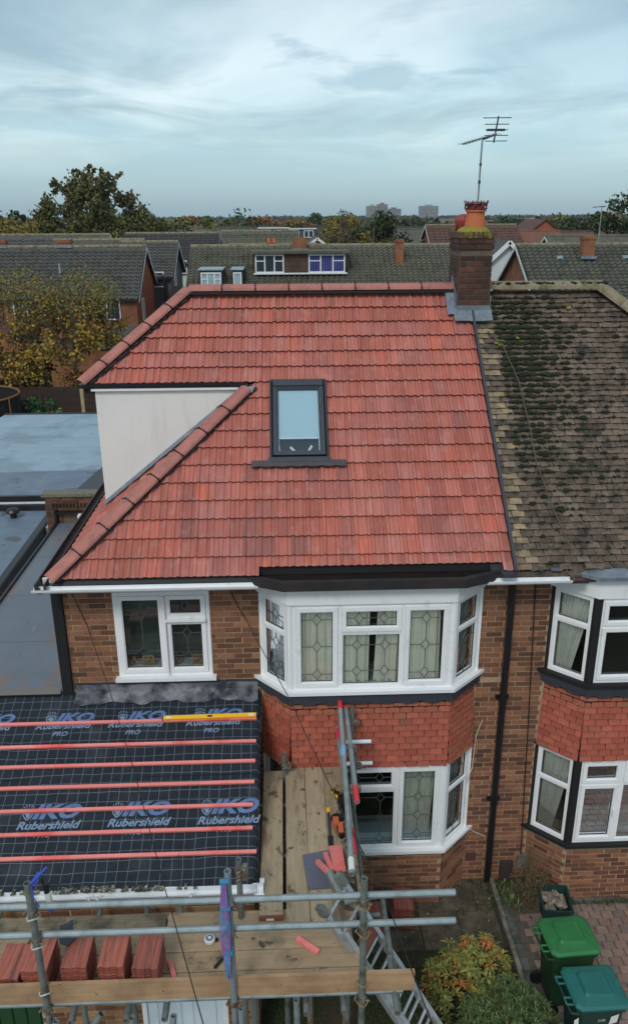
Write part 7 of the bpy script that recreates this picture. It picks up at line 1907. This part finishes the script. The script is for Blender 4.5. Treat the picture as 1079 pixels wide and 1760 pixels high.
T(572, 96, 384, 2.2, 'fol_yellow', 'small yellow tree in front of the tall thin tree', n=500)
T(588, 92, 360, 1.7, 'fol_bare', 'tall thin half bare tree near the centre', n=700, rz=3.8, leaf=.28, twigs=20)
T(640, 72, 363, 3.1, 'fol_dark', 'broad dark green bushy tree in the centre', n=2300, clumps=26, rz=3.0)
T(668, 80, 366, 2.4, 'fol_dark', 'dark tree right behind the broad bushy one', n=900)
T(628, 66, 394, 1.8, 'fol_yellow', 'yellow leaved shrub at the foot of the dark tree', n=700)
T(600, 70, 384, 1.3, 'fol_bare', 'bare twiggy tree left of the dark bushy tree', n=300, twigs=60, leaf=.2)
T(655, 64, 391, 2.0, 'fol_bare', 'bare brown twiggy tree right of the yellow shrub', n=300, twigs=80, leaf=.2)
T(720, 175, 377, 6, 'fol_dark', 'dark belt tree below the tower blocks, left', n=800)
T(700, 165, 376, 5, 'fol_dark', 'dark belt tree below the tower blocks, middle', n=700)
T(883, 118, 377, 3.2, 'fol_dark', 'dark conifer right of the chimney pot', n=800)
T(866, 140, 373, 3.5, 'fol_dark', 'dark round tree behind the chimney pot', n=600)
T(912, 150, 376, 4, 'fol_yellow', 'yellow green tree right of the conifer', n=600)
T(925, 155, 370, 2.6, 'fol_bare', 'pale half bare tree on the right skyline', n=400)
T(954, 150, 363, 3.2, 'fol_bare', 'taller pale half bare tree on the right skyline', n=500)
T(973, 118, 371, 3.6, 'fol_dark', 'dark green tree right of the tall pale tree', n=900)
T(1010, 118, 372, 4.2, 'fol_dark', 'dark green spreading tree near the right edge', n=1000)
T(1040, 140, 364, 3.2, 'fol_bare', 'brownish half bare tree near the right edge', n=500)
T(1078, 62, 312, 2.6, 'fol_dark', 'tall dark conifer cut by the right edge', n=2200, rz=4.8, clumps=30)
T(935, 104, 390, 2.0, 'fol_dark', 'small dark bush beside a far roof on the right', n=400)
T(845, 122, 376, 2.6, 'fol_bare', 'brownish tree right beside the chimney pot', n=400)
rn = random.Random(77); used_lb = set()
for i in range(90):
    px = rn.uniform(2, 1070); D = rn.uniform(105, 260)
    if 640 < px < 775 or 800 < px < 850: continue
    mt = rn.choice(['fol_oak', 'fol_dark', 'fol_mid', 'fol_yellow', 'fol_orange', 'fol_oak', 'fol_dark']); hue = {'fol_oak': 'brownish green', 'fol_dark': 'dark green', 'fol_mid': 'light green', 'fol_yellow': 'yellowish', 'fol_orange': 'rust coloured'}[mt]
    where = 'left of the oak' if px < 120 else 'between the oak and the middle dormers' if px < 440 else 'above the middle dormers' if px < 600 else 'right of the chimney pot'
    if (hue, where) in used_lb: continue
    used_lb.add((hue, where))
    T(px, D, rn.uniform(366, 376), rn.uniform(3.2, 6.0), mt, '%s tree on the skyline %s' % (hue, where), n=700, group='trees along the skyline')
# belts of far woodland
C = []
for k in range(150):
    D = RNG.uniform(180, 900); x = RNG.uniform(-.46, .50) * D; r = RNG.uniform(4, 9); h = RNG.uniform(7.6, 9.3)
    m = 130; q = np.clip(RNG.normal(size=(m, 3)), -1.6, 1.6) * r * .42; C.append(q * np.array([1.3, 1, .75]) + np.array([x, D, h - r * .8]))
put('far_woodland', leaf_mesh('far_woodland', np.vstack(C), 2.2, pm('far_woodland', (.05, .06, .03), .95, rnd=.3, stops=[(0, (.03, .045, .02)), (.5, (.055, .06, .028)), (.8, (.09, .075, .035)), (1, (.11, .07, .03))]), asp=.9), None, kind='stuff', label='far belt of autumn woodland along the horizon', cat='woodland')
C = []
for k in range(260):
    D = RNG.uniform(900, 2600); x = RNG.uniform(-.5, .52) * D; r = RNG.uniform(14, 30)
    m = 40; q = np.clip(RNG.normal(size=(m, 3)), -1.5, 1.5) * r * .4; C.append(q * np.array([1.8, 1, .28]) + np.array([x, D, 1.5]))
put('horizon_woodland', leaf_mesh('horizon_woodland', np.vstack(C), 9, pm('horizon_woodland', (.04, .05, .03), .95, rnd=.25), asp=.9), None, kind='stuff', label='distant tree line on the horizon', cat='woodland')
# tower blocks
def tower(label, px0, px1, py, D, mat, floors=12, cols=8, split=None):
    a = on_y(px0, py, D); b = on_y(px1, py, D); h = a.z; w = b.x - a.x
    t = thing('tower_block', label, 'tower block', (a.x, D, 0), 'tower blocks on the horizon')
    lpart('wall', MB().bx(0, w, 0, w * .6, -1, h), mat, t)
    lpart('plant_room', MB().bx(w * .3, w * .7, w * .2, w * .45, h, h + 1.8), mat, t)
    wm = MB().bx(0, w / cols * .55, -.25, -.05, 0, h / floors * .5).mesh('window', M_['glass_far']); zf = h / floors
    for i in range(cols):
        for j in range(max(0, floors - 8), floors):
            m = Matrix(); m.translation = ((i + .22) * w / cols, 0, (j + .25) * zf); put('window', wm, t, mw=m)
    for j in range(floors - 8, floors): lpart('floor_band', MB().bx(-.2, w + .2, -.35, -.26, j * zf - .1, j * zf + .35), M_['tower_band'], t)
M_['tower_band'] = pm('tower_band', (.38, .38, .38), .8); M_['tower_pale'] = pm('tower_pale', (.30, .31, .33), .8); M_['tower_brown'] = pm('tower_brown', (.22, .15, .13), .8); M_['tower_dark'] = pm('tower_dark', (.14, .15, .19), .8)
tower('pale block at the left of the far tower group', 630, 649, 354, 1100, M_['tower_pale'], 13, 6)
tower('brown tallest block of the far tower group', 648, 666, 351, 1090, M_['tower_brown'], 14, 6)
tower('dark lower block at the right of the far tower group', 665, 689, 359, 1080, M_['tower_dark'], 12, 7)
tower('single far tower block standing apart on the horizon', 722, 753, 354, 1100, M_['tower_pale'], 12, 9)
# far aerials on the right house
for x, y, z, lb in ((17.0, 36.0, 7.7, 'aerial on a pole above the right edge house roof'),):
    t = thing('tv_aerial', lb, 'aerial', (x, y, z)); s_ = 1 if y < 50 else 1.6
    lpart('mast', MB().tube((0, 0, -.4), (0, 0, 1.9 * s_), .025 * s_, 6), M_['steel'], t); mb = MB(); mb.tube((-.5 * s_, 0, 1.85 * s_), (.2 * s_, 0, 1.9 * s_), .02 * s_, 5)
    for i in range(6): mb.tube((-.45 * s_ + i * .11 * s_, -.12, 1.86 * s_), (-.45 * s_ + i * .11 * s_, .12, 1.87 * s_), .014, 4)
    lpart('array', mb, M_['frame_grey'], t)

# ================================================================== AIR
hz = MB(); hz.bx(-1500, 1560, -60, 2750, -3, 46)
hm_ = bpy.data.materials.new('haze'); hm_.use_nodes = True; t = hm_.node_tree; t.nodes.clear()
o = t.nodes.new('ShaderNodeOutputMaterial'); v = t.nodes.new('ShaderNodeVolumePrincipled'); v.inputs['Density'].default_value = .00014; v.inputs['Color'].default_value = (.80, .90, 1.0, 1)
v.inputs['Anisotropy'].default_value = 0.0
t.links.new(v.outputs[0], o.inputs['Volume'])
hz.build('haze', hm_, None, kind='stuff')
SC.render.film_transparent = False
